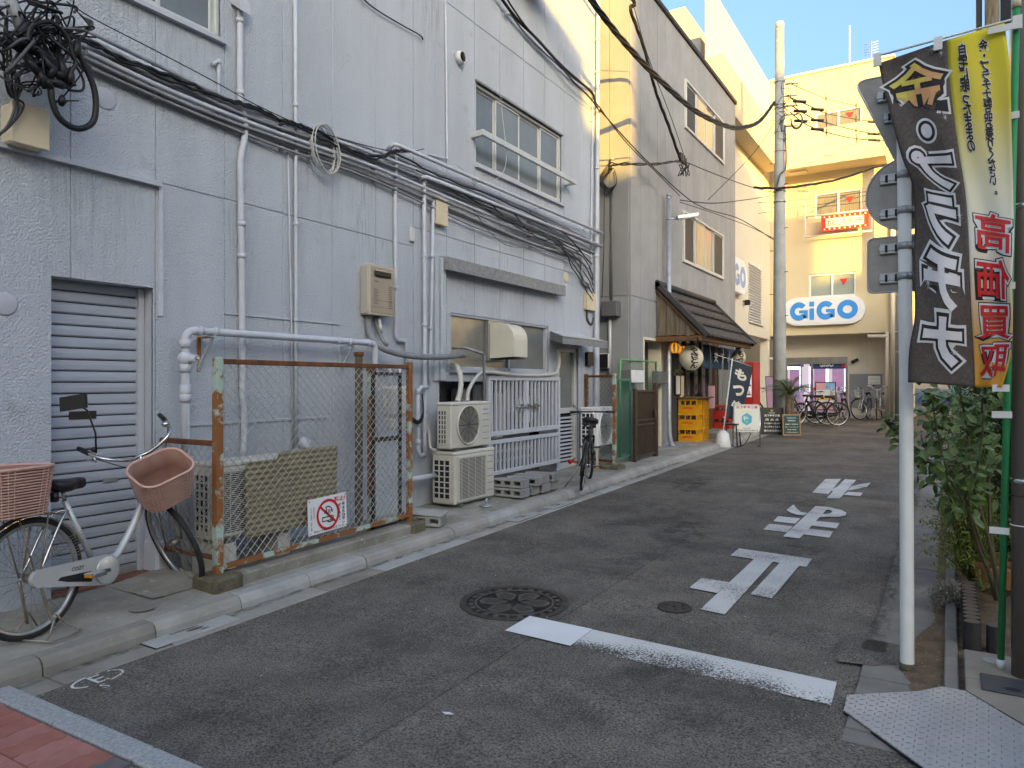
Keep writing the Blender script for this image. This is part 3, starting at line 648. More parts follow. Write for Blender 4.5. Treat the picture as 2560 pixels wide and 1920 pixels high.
# ---- concrete canopy beam, pilaster and band window
a, b_ = W(1098, 640, XW), W(1393, 735, XW); zt, zq = W(1107.7,638,XW+0.14).z, W(1107.7,671,XW+0.14).z
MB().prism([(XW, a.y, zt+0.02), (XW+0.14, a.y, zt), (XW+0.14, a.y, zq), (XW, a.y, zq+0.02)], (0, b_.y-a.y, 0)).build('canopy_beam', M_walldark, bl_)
ya, yb = W(1082, 800, XW).y, W(1102, 800, XW).y
MB().cbox(XW-0.02, XW+0.045, ya, ya+0.07, NZ, zt, 0.01).cbox(XW-0.02, XW+0.06, ya+0.09, yb+0.03, NZ, zt, 0.01).build('pilaster', M_wall, bl_)
M_aged = mat('aged_grey_stucco', (0.36,0.365,0.38), (0.28,0.28,0.29), rough=0.8, scale=1.8, bump=0.9, bscale=50, dist=0.015)
b3 = thing('band_window', 'low band window with stainless panel beside the extractor hood', 'window', (XW, w3a.y, WIN3[2]))
yp = W(1275, 850, XW).y
MB().box(XW-0.06, XW-0.05, WIN3[0], yp, WIN3[2], WIN3[3]).build('stainless_panel', M_ss, b3)
s = MB()
for (p, q, u, v) in ((WIN3[0],WIN3[1],WIN3[3]-0.03,WIN3[3]),(WIN3[0],WIN3[1],WIN3[2],WIN3[2]+0.035),(WIN3[0],WIN3[0]+0.03,WIN3[2],WIN3[3]),(WIN3[1]-0.04,WIN3[1],WIN3[2],WIN3[3]),(yp-0.02,yp+0.02,WIN3[2],WIN3[3])): s.cbox(XW-0.08, XW-0.012, p, q, u, v, 0.004)
s.build('frame', M_wallsm, b3)
MB().box(XW-0.07, XW-0.065, yp, WIN3[1]-0.03, WIN3[2], WIN3[3]).build('pane', M_frost, b3)
MB().cbox(XW-0.05, XW+0.05, WIN3[0]-0.03, WIN3[1]+0.03, WIN3[2]-0.04, WIN3[2], 0.005).build('sill', M_wallsm, b3)
# extractor hood
ya, yb = W(1228, 800, XW+0.03).y, W(1292, 800, XW+0.30).y
za, zb2 = W(1232, 810, XW).z, W(1232, 897, XW).z
hd = thing('extractor_hood', 'cream extractor hood with rounded front on the band window', 'hood', (XW, ya, zb2))
dep = 0.36; prof = [(XW-0.05, zb2), (XW+dep, zb2+0.02)] + [(XW+dep-0.20+0.20*math.cos(t), za-0.20+0.20*math.sin(t)) for t in [math.pi/2*i/6 for i in range(7)]] + [(XW-0.05, za)]
M_cream = mat('cream_enamel', (0.62,0.60,0.50), (0.55,0.52,0.43), rough=0.4, scale=2)
hw = 0.34
MB().prism([(x, ya, zz) for x, zz in prof], (0, hw, 0)).build('shell', M_cream, hd)
MB().cbox(XW-0.05, XW+0.012, ya-0.035, ya+hw+0.03, zb2-0.03, za+0.04, 0.006).build('flange', M_ss, hd)
MB().box(XW-0.03, XW+dep-0.02, ya+0.02, ya+hw-0.02, zb2-0.006, zb2+0.004).build('grease_grille', M_dark, hd)
# ---- niche contents: meters and pipes behind the slatted gate
nb = thing('niche_back_wall', 'dark recessed wall with pipework behind the slatted gate', 'wall', (XW-0.6, 8, 0))
MB().box(XW-0.62, XW-0.58, NICHE[0]-0.2, NICHE[1]+0.2, -0.2, NICHE[3]+0.05).build('surface', M_walldark, nb)
rn = random.Random(5)
for k in range(9):
    yv = NICHE[0]+0.9+k*0.27; MB().cbox(XW-0.5, XW-0.32, yv, yv+0.19, gz(yv)+0.85+rn.uniform(-.2,.2), gz(yv)+1.25+rn.uniform(-.1,.2), 0.02).build('meter', [M_acw, M_galv, M_white][k % 3], nb)
for k in range(4): MB().tube([(XW-0.4, NICHE[0]+0.3, gz(8)+0.35+k*0.13), (XW-0.4, NICHE[1]-0.1, gz(8)+0.35+k*0.13)], 0.022, 8).build('pipe', M_pipe, nb)
# slatted steel gate
XG = XW+0.07
ga, gb = W(1219, 941, XG), W(1398, 944, XG); gt = ga.z; y0, y1 = ga.y, gb.y; gb0 = W(1238, 1188, XG).z; gmid = W(1232, 1085, XG).z
gt_ = thing('slatted_gate', 'grey steel slatted gate with a sliding bolt beside the air conditioners', 'gate', (XG, y0, gb0))
s = MB()
for (p, q, u, v) in ((y0,y1,gt-0.05,gt),(y0,y1,gb0,gb0+0.05),(y0,y0+0.05,gb0+0.05,gt-0.05),(y1-0.05,y1,gb0+0.05,gt-0.05),(y0+0.05,y1-0.05,gmid-0.03,gmid+0.03),(y0+0.05,y1-0.05,gmid-0.13,gmid-0.08),((y0+y1)/2-0.03,(y0+y1)/2+0.03,gmid+0.03,gt-0.05)): s.cbox(XG-0.025, XG+0.02, p, q, u, v, 0.004)
s.build('frame', M_pipe, gt_)
ns = 18
for k in range(ns):
    yv = y0+0.05+(y1-y0-0.1)*(k+0.5)/ns
    if abs(yv-(y0+y1)/2) > 0.045: MB().box(XG-0.02, XG+0.004, yv-0.017, yv+0.017, gmid+0.03, gt-0.05).build('slat', M_pipe, gt_)
    MB().box(XG-0.02, XG+0.004, yv-0.017, yv+0.017, gb0+0.05, gmid-0.13).build('slat', M_pipe, gt_)
zl = W(1308, 1016, XG).z; yl = (y0+y1)/2
MB().tube([(XG+0.04, yl-0.3, zl), (XG+0.04, yl+0.3, zl)], 0.012, 8).build('bolt', M_chrome, gt_)
for dy in (-0.2, 0.0, 0.2): MB().cbox(XG+0.02, XG+0.055, yl+dy-0.04, yl+dy+0.04, zl-0.025, zl+0.03, 0.005).build('bolt_keeper', M_chrome, gt_)
# ---- service door and little awning
dr = thing('service_door', 'aluminium service door with louvred lower panel beside the black bicycle', 'door', (XW-0.1, DOOR2[0], gz(10)+0.1))
s = MB(); y0, y1, z0, z1 = DOOR2[0], DOOR2[1], gz(10)+0.09, DOOR2[3]
for (p, q, u, v) in ((y0,y1,z1-0.06,z1),(y0,y0+0.06,z0,z1-0.06),(y1-0.06,y1,z0,z1-0.06),(y0+0.06,y1-0.06,z0+0.85,z0+0.93),(y0+0.06,y1-0.06,z0,z0+0.1)): s.cbox(XW-0.12, XW-0.04, p, q, u, v, 0.005)
s.build('frame', M_aluW, dr)
MB().box(XW-0.09, XW-0.085, y0+0.05, y1-0.05, z0+0.9, z1-0.05).build('pane', M_frost, dr)
for k in range(12): MB().obox((XW-0.08, (y0+y1)/2, z0+0.14+k*0.058), (1,0,-0.7), (0,1,0), (0.7,0,1), 0.022, (y1-y0)/2-0.06, 0.002).build('louvre', M_wallsm, dr)
MB().box(XW-0.11, XW-0.1, y0, y1, z0, z1).build('backing', M_dark, dr)
MB().lathe([(0.02,0),(0.02,0.05),(0.012,0.06),(0.001,0.06)], 12, (XW-0.04, y1-0.1, z0+0.95), 'x').build('knob', M_chrome, dr)
aw = thing('small_awning', 'small stuccoed concrete awning over the service door', 'awning', (XW, 9.5, DOOR2[3]))
XA = XW+0.42; f0, f1 = W(1408, 866, XA), W(1519, 872, XA); ys0 = W(1375, 835, XW).y; zT = W(1375, 828, XW).z; zF = W(1415, 842, XA).z
P8 = [(XW, ys0, zT), (XW, f1.y, zT), (XA, f1.y, zF), (XA, f0.y-0.02, zF), (XW, ys0, zT-0.13), (XW, f1.y, zT-0.13), (XA, f1.y, zF-0.10), (XA, f0.y-0.02, zF-0.10)]
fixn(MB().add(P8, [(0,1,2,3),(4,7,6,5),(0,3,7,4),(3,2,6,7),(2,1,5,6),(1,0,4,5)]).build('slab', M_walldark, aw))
fixn(MB().add([(p[0]+(0.01 if p[0] > XW else 0), p[1], p[2]+0.006) for p in P8[:4]] + [(p[0]+(0.01 if p[0] > XW else 0), p[1], p[2]+0.001) for p in P8[:4]], [(0,1,2,3),(7,6,5,4),(0,3,7,4),(3,2,6,7),(2,1,5,6),(1,0,4,5)]).build('flashing', M_aluW, aw))
# ------------------------------------------------------------------ second building (grey siding, tavern on the ground floor)
M_side = mat('grey_siding', (0.325,0.325,0.33), (0.275,0.275,0.28), rough=0.7, scale=1.5, bump=0.5, bscale=110, dist=0.005)
M_sided = mat('dark_side_wall', (0.27,0.275,0.28), (0.23,0.235,0.24), rough=0.7, scale=1.5, bump=0.4, bscale=90, dist=0.005)
M_tan = mat('cream_rendered_wall', (0.60,0.51,0.35), (0.55,0.465,0.315), rough=0.8, scale=0.5, bump=0.35, bscale=40, dist=0.006, spots=(0.50,0.43,0.32), spot_scale=1.5, spot_lo=0.62)
M_tanl = mat('pale_rendered_wall', (0.66,0.60,0.49), (0.60,0.545,0.45), rough=0.8, scale=0.6, bump=0.3, bscale=40, dist=0.006)
X2 = -4.85; Y20, Y21 = W(1577, 400, X2).y, W(1838, 300, X2).y; ZR2 = W(1838, 262, X2).z
SHOP = (Y20+2.05, Y21-0.12, -0.2, 2.75+gz(16)); DW = (W(1608,900,X2).y, W(1652,900,X2).y, -0.2, W(1608,842,X2).z)
a, b_ = W(1711, 200, X2), W(1808, 413, X2); WA = (a.y, b_.y, b_.z, W(1711,197,X2).z)
a, b_ = W(1706, 525, X2), W(1806, 700, X2); WB = (a.y, b_.y, b_.z, a.z)
ops2 = [SHOP, DW, WA, WB]
sb_ = thing('grey_sided_building', 'dark grey sided building with the tiled tavern canopy', 'building', (X2, Y20, gz(Y20)))
s = MB()
for (p, q, u, v) in rects(Y20, Y21, -0.2, ZR2, ops2): s.box(X2-0.30, X2-0.010, p, q, u, v)
w_2 = s.build('wall', M_sided, sb_)
MB().box(X2-7, X2-0.31, Y20+0.03, Y20+0.28, -0.2, ZR2).build('side_wall', M_sided, sb_)
MB().box(X2-7, X2-1.2, Y20+0.3, Y21-0.02, -0.2, ZR2-0.05).build('core', M_dark, sb_)
MB().box(X2-7, X2-0.31, Y21-0.25, Y21-0.01, -0.2, ZR2).build('far_wall', M_sided, sb_)
zj = W(1577, 738, X2).z
yy = [Y20 + (Y21-Y20)*k/16 for k in range(17)]
panel_wall(w_2, X2, yy, lambda y: [-0.1, zj, ZR2-0.01], ops2, M_side, thick=0.028, gap=0.004, name='siding_panel', ch=0.004)
xx = [X2-7+0.6*k for k in range(12)] + [X2-0.03]
panel_wall(sb_, Y20-0.035, xx, lambda x: [-0.1, zj, ZR2-0.01], [], M_sided, thick=0.028, gap=0.004, name='side_panel', ch=0.004, axis='y', )
MB().cbox(X2-7.05, X2+0.05, Y20-0.05, Y21+0.03, ZR2, ZR2+0.09, 0.01).build('roof_cap', M_darkm, sb_)
M_shut = mat('dark_screen', (0.045,0.047,0.05), (0.035,0.036,0.04), rough=0.55, scale=3)
M_curt = mat('curtained_glass', (0.27,0.285,0.27), (0.19,0.205,0.20), rough=0.12, scale=3, stretch=(1,6,0.5), spec=0.8)
for nm, op, lab in (('siding_window', WA, 'upper window with dark side shutters on the grey sided building'), ('siding_window', WB, 'lower window with dark side shutters above the tavern canopy')):
    y0, y1, z0, z1 = op; w_ = y1-y0
    window(nm, lab, op, X2, [y0+w_*0.26, y0+w_*0.50, y0+w_*0.735], M_curt, rec=0.0, sill=False, head=False, fr=M_aluW, panes=[M_shut, M_curt, M_curt, M_shut], fw=0.05)
# doorway on the left of the tavern
dd = thing('side_doorway', 'open doorway with pale frame left of the tavern', 'doorway', (X2, DW[0], gz(13)))
s = MB()
for (p, q, u, v) in ((DW[0],DW[1],DW[3]-0.05,DW[3]),(DW[0],DW[0]+0.04,gz(13),DW[3]-0.05),(DW[1]-0.04,DW[1],gz(13),DW[3]-0.05)): s.cbox(X2-0.25, X2+0.015, p, q, u, v, 0.004)
s.build('frame', M_tanl, dd)
MB().box(X2-1.0, X2-0.98, DW[0]-0.5, DW[1]+0.8, gz(13), DW[3]+0.2).build('inner_wall', M_tanl, dd)
MB().box(X2-0.98, X2-0.3, DW[1]+0.05, DW[1]+0.07, gz(13), DW[3]+0.1).build('inner_side', M_side, dd)
# ------------------------------------------------------------------ cream building across the far end (arcade)
YF, YRc = 26.3, 27.3
ga_ = thing('cream_arcade_building', 'large cream building with balconies closing the end of the street', 'building', (-5.4, YF, gz(YF)))
XWg = -5.4; XR = PY(2232, 800, YF).x; ZT = PY(2045, 181, YF).z; ZF0 = PY(1965, 839, YF).z
wn3 = [PY(2039, 285, YF), PY(2155, 318, YF)]; wn2 = [PY(2037, 487, YF), PY(2156, 545, YF)]; wn1 = [PY(2022, 686, YF), PY(2140, 742, YF)]
OPG = [(a.x, b_.x, b_.z, a.z) for a, b_ in (wn3, wn2, wn1)]
OPG[0] = (wn3[0].x, wn3[1].x, PY(2095, 325, YF).z, PY(2095, 274, YF).z); OPG[1] = (wn2[0].x, wn2[1].x, PY(2095, 540, YF).z, PY(2095, 477, YF).z)
s = MB()
for (p, q, u, v) in rects(XWg, XR, ZF0, ZT, OPG): s.box(p, q, YF, YF+0.25, u, v)
s.build('wall', M_tan, ga_)
MB().box(XWg-8, XR+0.3, YF+4.0, YF+9, 0, ZT-0.02).build('core', M_tan, ga_)
MB().box(XWg, XR+0.02, YF+0.26, YRc+0.1, ZF0-0.001, ZF0+0.12).build('soffit', M_tanl, ga_)
MB().cbox(XWg, XR+0.06, YF-0.06, YF+0.3, ZT, ZT+0.08, 0.01).build('roof_cap', M_tanl, ga_)
# ground floor wall with entrance
e0, e1 = PY(1958, 890, YRc), PY(2119, 1040, YRc); ENT = (XWg-0.2, e1.x, -0.1, PY(2050, 893, YRc).z)
s = MB()
for (p, q, u, v) in rects(XWg, XR, 0, ZF0, [ENT]): s.box(p, q, YRc, YRc+0.2, u, v)
s.build('ground_floor_wall', M_tanl, ga_)
# right wing edge and return
MB().box(XR, XR+0.35, YF-0.02, YRc+0.3, 0, ZT-0.4).build('corner_pier', M_tanl, ga_)
# third-floor balcony, front and along the wing
zbp, ztp = PY(1964, 424, 25.3).z, PY(1964, 336, 25.3).z; xb1 = PY(2213, 400, 25.3).x
XP = -4.90
MB().box(XP+0.002, xb1, 25.3, 25.45, zbp, ztp).box(XP, xb1, 25.45, YF-0.002, zbp, zbp+0.15).box(xb1-0.12, xb1, 25.45, YF-0.002, zbp+0.15, ztp).build('balcony', M_tan, ga_)
MB().box(XP-0.15, XP, 18.3, 25.298, zbp, ztp).box(XWg-0.5, XP-0.15, Y21+0.05, 25.298, zbp, zbp+0.15).box(XWg-2.5, XP-0.15, 18.3, 18.45, ZR2+0.1, ztp).build('wing_balcony', M_tan, ga_)
MB().cbox(PY(1975,438,25.8).x, PY(2018,430,25.8).x, 25.6, 25.95, zbp-0.05, zbp-0.001, 0.01).build('soffit_lamp', M_tanl, ga_)
# wing wall facing the street
s = MB(); zgs = W(1880, 838, XWg).z
for (p, q, u, v) in rects(Y21, YRc+0.2, zgs, ztp+2.2, []): s.box(XWg-0.25, XWg, p, q, u, v)
s.build('wing_wall', M_tanl, ga_)
MB().box(XWg-0.9, XWg-0.251, Y21, YRc, zgs, zgs+0.1).build('wing_soffit', M_tanl, ga_)
# stepped roof blocks
MB().box(-13, -7.0, 21.8, 25.4, 8, 13.2).build('roof_block', M_tan, ga_)
MB().box(-13, -6.2, 25.5, 29.5, 8, ZT+0.9).cbox(-13.1, -6.1, 25.3, 29.6, ZT+0.9, ZT+1.05, 0.02).build('roof_block', M_tan, ga_)
c = PY(1740, 120, 20.5); MB().cbox(c.x-0.25, c.x+0.2, 20.3, 20.8, ZR2-0.2, c.z+0.2, 0.02).build('roof_unit', M_tanl, ga_)
# windows on the arcade facade
M_curtG = mat('yellow_curtained_glass', (0.20,0.185,0.14), (0.11,0.11,0.10), rough=0.12, scale=5, stretch=(8,1,0.6), spec=0.8)
M_paleG = mat('pale_reflecting_glass', (0.30,0.34,0.31), (0.22,0.26,0.25), rough=0.12, scale=0.8, spec=0.8)
def fwindow(label, op, mats_):
    x0, x1, z0, z1 = op; t = thing('facade_window', label, 'window', ((x0+x1)/2, YF+0.06, z0))
    s = MB(); f = 0.06
    for (p, q, u, v) in ((x0,x1,z1-f,z1),(x0,x1,z0,z0+f),(x0,x0+f,z0+f,z1-f),(x1-f,x1,z0+f,z1-f),((x0+x1)/2-f/2,(x0+x1)/2+f/2,z0+f,z1-f)): s.cbox(p, q, YF+0.02, YF+0.1, u, v, 0.006)
    s.build('frame', M_white, t)
    xm = (x0+x1)/2
    MB().box(x0+f, xm-f/2, YF+0.055, YF+0.065, z0+f, z1-f).build('pane', mats_[0], t); MB().box(xm+f/2, x1-f, YF+0.065, YF+0.075, z0+f, z1-f).build('pane', mats_[1], t)
    MB().box(x0, x1, YF+0.12, YF+0.13, z0, z1).build('backing', M_dark, t)
    return t
M_redtri = mat('red_marker', (0.55,0.03,0.03), rough=0.5)
for lab, op, mm in (('third floor facade window with drawn curtains and red triangle', OPG[0], (M_curtG, M_curtG)), ('second floor facade window with yellow curtain and red triangle', OPG[1], (M_curtG, M_curtG)), ('pale facade window just above the blue lettered sign', (wn1[0].x, wn1[1].x, PY(2080,742,YF).z, PY(2080,683,YF).z), (M_paleG, M_paleG))):
    t = fwindow(lab, op, mm)
    if 'red' in lab:
        xc = op[0]+(op[1]-op[0])*0.74; zc = (op[2]+op[3])/2+0.1
        MB().prism([(xc-0.13, YF+0.05, zc+0.1), (xc+0.13, YF+0.05, zc+0.1), (xc, YF+0.05, zc-0.12)], (0, 0.004, 0)).build('red_triangle', M_redtri, t)
# vertical grey strip marks: rain pipes on the facade
rp = thing('rain_pipe', 'grey rain pipes running down the right end of the arcade facade', 'pipe', (XR+0.1, YF-0.1, gz(YF)))
for k, dx in enumerate((0.0, 0.14)):
    x = PY(2218, 900, YF-0.08).x + dx; MB().tube([(x, YF-0.08, gz(YF)), (x, YF-0.08, ZF0+ (4.5 if k else 0.0))], 0.05, 10).build('pipe', M_tanl, rp)
MB().tube([(PY(2170,838,YF-0.1).x, YF+0.3, ZF0-0.02), (PY(2172,845,YF-0.1).x, YF-0.08, ZF0-0.12), (PY(2217,848,YF-0.08).x, YF-0.08, ZF0-0.13)], 0.06, 10).build('elbow_pipe', M_tanl, rp)
# lunch banner on the balcony rail
lr = [PY(2020, 575, YF-0.25), PY(2170, 540, YF-0.25)]
rb = thing('balcony_rail', 'white balcony rail carrying the red bordered banner', 'railing', (lr[0].x, YF-0.25, lr[0].z))
zr = PY(2095, 533, YF-0.3).z; zlo = PY(2095, 585, YF-0.3).z; xa, xb = PY(2013, 560, YF-0.3).x, PY(2180, 560, YF-0.3).x
for zz in (zr, zlo): MB().tube([(xa, YF-0.3, zz), (xb, YF-0.3, zz)], 0.025, 8).build('rail', M_white, rb)
for x in (xa, xb): MB().tube([(x, YF-0.3, zlo), (x, YF-0.3, zr+0.45)], 0.025, 8).build('post', M_white, rb); MB().tube([(x, YF-0.3, zr), (x, YF, zr)], 0.02, 8).build('stay', M_white, rb)
M_red = mat('red_cloth', (0.62,0.045,0.035), (0.52,0.035,0.03), rough=0.7, scale=6)
M_offw = mat('off_white_cloth', (0.72,0.67,0.58), rough=0.8)
M_ink = mat('black_ink', (0.015,0.014,0.014), rough=0.6)
bx0, bx1 = PY(2053, 560, YF-0.36).x, PY(2172, 560, YF-0.36).x; bz0, bz1 = PY(2095, 574, YF-0.36).z, PY(2095, 536, YF-0.36).z
lb = thing('lunch_banner', 'red bordered lunch banner hung on the balcony rail', 'banner', ((bx0+bx1)/2, YF-0.36, bz0))
MB().box(bx0, bx1, YF-0.365, YF-0.355, bz0, bz1).build('cloth', M_red, lb)
MB().box(bx0+0.14, bx1-0.14, YF-0.369, YF-0.366, bz0+0.1, bz1-0.1).build('field', M_offw, lb)
put_text('lettering', M_ink, lb, 'おにぎりランチ', ((bx0+bx1)/2, YF-0.369, (bz0+bz1)/2), (1,0,0), (0,0,1), w=(bx1-bx0)-0.36, h=(bz1-bz0)*0.42, bold=0.02)
for k in range(9):
    for zz in (bz0+0.05, bz1-0.05): MB().ball((bx0+0.1+(bx1-bx0-0.2)*k/8, YF-0.366, zz), 0.03, 8, 4, (1,0.2,1)).build('dot', M_offw, lb)
# the pill-shaped sign
M_signw = mat('sign_white', (0.74,0.75,0.77), (0.69,0.70,0.73), rough=0.35, scale=1)
M_blue = mat('sign_blue', (0.02,0.26,0.70), rough=0.4)
M_bluef = mat('faded_sign_blue', (0.24,0.36,0.60), rough=0.5)
def pill(t, c, u, v, n, L_, H_, name, m, d0, d1):
    c, u, v, n = map(Vector, (c, u, v, n)); r = H_/2; pts = []
    for k in range(17): a = -math.pi/2+math.pi*k/16; pts.append(u*((L_/2-r)+r*math.cos(a)) + v*(r*math.sin(a)))
    for k in range(17): a = math.pi/2+math.pi*k/16; pts.append(u*(-(L_/2-r)+r*math.cos(a)) + v*(r*math.sin(a)))
    return fixn(MB().prism([c+p+n*d0 for p in pts], n*(d1-d0)).build(name, m, t))
def round_letters(t, m, c, u, n_, w, h):
    # four heavy round capitals: ring with a notch and bar, stem with square dot, ring with a notch and bar, ring
    def P(x, z): return c + u*(x*w) + Vector((0,0,z*h)) + n_*0.008
    def ring(cx, rx, a0, a1, ri=0.46, k=26):
        s = MB(); vs = []
        for i in range(k+1):
            a = R(a0+(a1-a0)*i/k); vs += [P(cx+rx*math.cos(a), 0.5*math.sin(a)), P(cx+rx*ri*math.cos(a), 0.5*ri*0.9*math.sin(a))]
        return s.add(vs, [(2*i, 2*i+1, 2*i+3, 2*i+2) for i in range(k)])
    for cx in (-0.365, 0.035):
        s = ring(cx, 0.135, 40, 325); s.add([P(cx+0.005,0.06), P(cx+0.135,0.06), P(cx+0.135,-0.40), P(cx+0.07,-0.36), P(cx+0.07,-0.10), P(cx+0.005,-0.10)], [(0,1,4,5),(1,2,3,4)]); fixn(s.build('letter', m, t))
    fixn(MB().add([P(-0.205,0.14), P(-0.135,0.14), P(-0.135,-0.48), P(-0.205,-0.48)], [(0,1,2,3)]).build('letter', m, t)); fixn(MB().add([P(-0.205,0.5), P(-0.135,0.5), P(-0.135,0.24), P(-0.205,0.24)], [(0,1,2,3)]).build('letter_dot', m, t))
    fixn(ring(0.352, 0.148, 0, 360).build('letter', m, t))
sa, sb2 = PY(1956, 780, YF-0.2), PY(2163, 772, YF-0.2); sc_ = (sa+sb2)/2; SH = PY(2060, 741, YF-0.2).z - PY(2060, 812, YF-0.2).z
sg = thing('pill_sign', 'white pill shaped sign with large blue letters above the entrance', 'sign', tuple(sc_)); LS = (sb2-sa).length
pill(sg, sc_, (1,0,0), (0,0,1), (0,1,0), LS, SH, 'case', M_signw, 0.0, 0.18)
pill(sg, sc_, (1,0,0), (0,0,1), (0,1,0), LS-0.10, SH-0.10, 'face', M_signw, -0.012, 0.0)
round_letters(sg, M_blue, sc_ + Vector((0.02, -0.012, 0)), Vector((1,0,0)), Vector((0,-1,0)), LS*0.82, SH*0.66)
p1, p2 = W(1838, 690, XWg+0.25), W(1873, 690, XWg+0.25); wz = (W(1858, 648, XWg+0.25).z + W(1858, 735, XWg+0.25).z)/2; wh = W(1858, 650, XWg+0.25).z - W(1858, 735, XWg+0.25).z
sg2 = thing('pill_sign', 'faded pill shaped sign half hidden behind the grey sided building', 'sign', (XWg+0.2, p2.y-1.3, wz))
cc = Vector((XWg+0.2, p2.y-1.35, wz))
pill(sg2, cc, (0,1,0), (0,0,1), (1,0,0), 2.7, wh, 'case', M_signw, -0.2, 0.0); 
round_letters(sg2, M_bluef, cc, Vector((0,1,0)), Vector((1,0,0)), 2.2, wh*0.64)
# louvred shutter on the wing
la, lb_ = W(1871, 655, XWg), W(1899, 815, XWg)
lv = thing('louvred_shutter', 'white louvred shutter window on the cream wing', 'shutter', (XWg, la.y, lb_.z))
MB().cbox(XWg-0.02, XWg+0.06, lb_.y, lb_.y+0.45, lb_.z, la.z+0.15, 0.01).build('jamb', M_tanl, lv)
nl = 22
for k in range(nl): zz = lb_.z+(la.z-lb_.z)*(k+0.5)/nl; MB().obox((XWg+0.03, (la.y+lb_.y)/2, zz), (1,0,-0.8), (0,1,0), (0.8,0,1), 0.05, (lb_.y-la.y)/2, 0.008).build('slat', M_signw, lv)
MB().box(XWg, XWg+0.01, la.y, lb_.y, lb_.z, la.z).build('backing', M_tanl, lv)
# floodlight on wing
c = W(1857, 757, XWg); fl = thing('wall_camera', 'small dark camera on the cream wing wall below the faded sign', 'camera', (XWg, c.y, c.z))
MB().cbox(XWg+0.05, XWg+0.22, c.y-0.05, c.y+0.05, c.z-0.08, c.z+0.08, 0.02).build('body', M_black, fl); MB().tube([(XWg, c.y, c.z+0.05), (XWg+0.1, c.y, c.z+0.05)], 0.02, 8).build('arm', M_black, fl)
c = PY(2137, 902, YRc-0.1); fl = thing('wall_camera', 'small dark camera right of the arcade entrance', 'camera', tuple(c))
MB().tube([c+Vector((-0.1,-0.05,-0.06)), c+Vector((0.1,0.0,0.05))], 0.055, 10).build('body', M_black, fl); MB().tube([c+Vector((0.05,0,0.03)), c+Vector((0.05,0.1,0.03))], 0.02, 8).build('arm', M_black, fl)
# entrance: glazed front, lit interior, header
M_lit = mat('lit_interior', (0.36,0.36,0.44), emit=(0.75,0.78,0.95), estr=0.10)
M_litp = mat('lit_pink_panel', (0.45,0.16,0.28), (0.10,0.16,0.42), scale=3.5, detail=8, emit=(0.5,0.4,0.7), estr=0.05, rough=0.4)
M_litb = mat('lit_blue_tube', (0.3,0.3,0.8), emit=(0.3,0.35,1.0), estr=1.0)
M_navy = mat('navy_panel', (0.03,0.06,0.16), rough=0.5)
M_clear = mat('clear_glass', (0.9,0.95,0.95), rough=0.02, trans=1.0, ior=1.05, spec=0.5)
en = thing('arcade_entrance', 'glazed arcade entrance with lit game machines inside', 'entrance', ((e0.x+e1.x)/2, YRc, gz(YRc)))
zb1 = gz(YRc); zt1 = ENT[3]
MB().box(e0.x-0.3, e1.x, YRc-0.02, YRc+0.1, PY(2050, 910, YRc).z, zt1-0.002).build('steel_header', M_ss, en)
ze = PY(2050, 910, YRc).z
s = MB()
for px in (1966, 2030, 2116): x = PY(px, 950, YRc).x; s.cbox(x-0.035, x+0.035, YRc-0.01, YRc+0.08, zb1, ze, 0.006)
s.build('mullion', M_ss, en)
MB().box(PY(2032,950,YRc).x, PY(2114,950,YRc).x, YRc+0.05, YRc+0.06, PY(2070,922,YRc).z, ze).build('header_panel', M_navy, en)
put_text('header_lettering', M_signw, en, 'GiGO', (PY(2066,909,YRc).x, YRc+0.05, PY(2066,909,YRc).z-0.02), (1,0,0), (0,0,1), off=0.004, w=0.46, h=0.18, bold=0.04)
MB().cbox(PY(2104,915,YRc).x, PY(2114,915,YRc).x, YRc+0.03, YRc+0.049, PY(2108,919,YRc).z, PY(2108,909,YRc).z, 0.004).build('red_badge', M_red, en)
# interior
MB().box(XWg-0.3, e1.x+0.3, YRc+2.2, YRc+2.25, 0, zt1).build('back_wall', M_lit, en); MB().box(XWg-0.3, e1.x+0.3, YRc+0.2, YRc+2.2, zt1-0.02, zt1+0.03).build('ceiling', M_lit, en); MB().box(XWg-0.3, e1.x+0.3, YRc+0.0, YRc+2.2, 0.3, zb1+0.02).build('floor', M_concL, en)
M_litl = mat('lit_lamp_bar', (0.9,0.9,0.8), emit=(1.0,0.95,0.75), estr=1.6)
for k, (p0, p1) in enumerate(((1962, 2000), (2024, 2066), (2070, 2112))):
    x0, x1 = PY(p0, 950, YRc+0.9).x, PY(p1, 950, YRc+0.9).x
    t = thing('claw_machine', ['lit claw machine behind the palm inside the arcade entrance', 'lit claw machine in the middle of the arcade entrance', 'lit claw machine at the right of the arcade entrance'][k], 'game machine', ((x0+x1)/2, YRc+0.9, zb1))
    MB().cbox(x0, x1, YRc+0.9, YRc+1.7, zb1, zb1+0.85, 0.02).build('base_cabinet', M_litp, t); MB().box(x0+0.05, x1-0.05, YRc+1.6, YRc+1.65, zb1+0.85, zb1+1.75).build('display_back', M_litp, t)
    MB().cbox(x0, x1, YRc+0.9, YRc+1.7, zb1+1.75, zb1+2.05, 0.02).build('top_cabinet', M_navy, t); MB().box(x0+0.05, x1-0.05, YRc+0.88, YRc+0.899, zb1+1.66, zb1+1.74).build('lamp_bar', M_litl, t)
    for x in (x0, x1): MB().box(x-0.015, x+0.015, YRc+0.88, YRc+0.91, zb1+0.85, zb1+1.75).build('light_tube', M_litb, t)
    for q in range(6): MB().ball((x0+0.15+(x1-x0-0.3)*q/5, YRc+1.25, zb1+0.92), 0.085, 8, 6).build('toy', [M_red, M_blue, M_offw][q % 3], t)
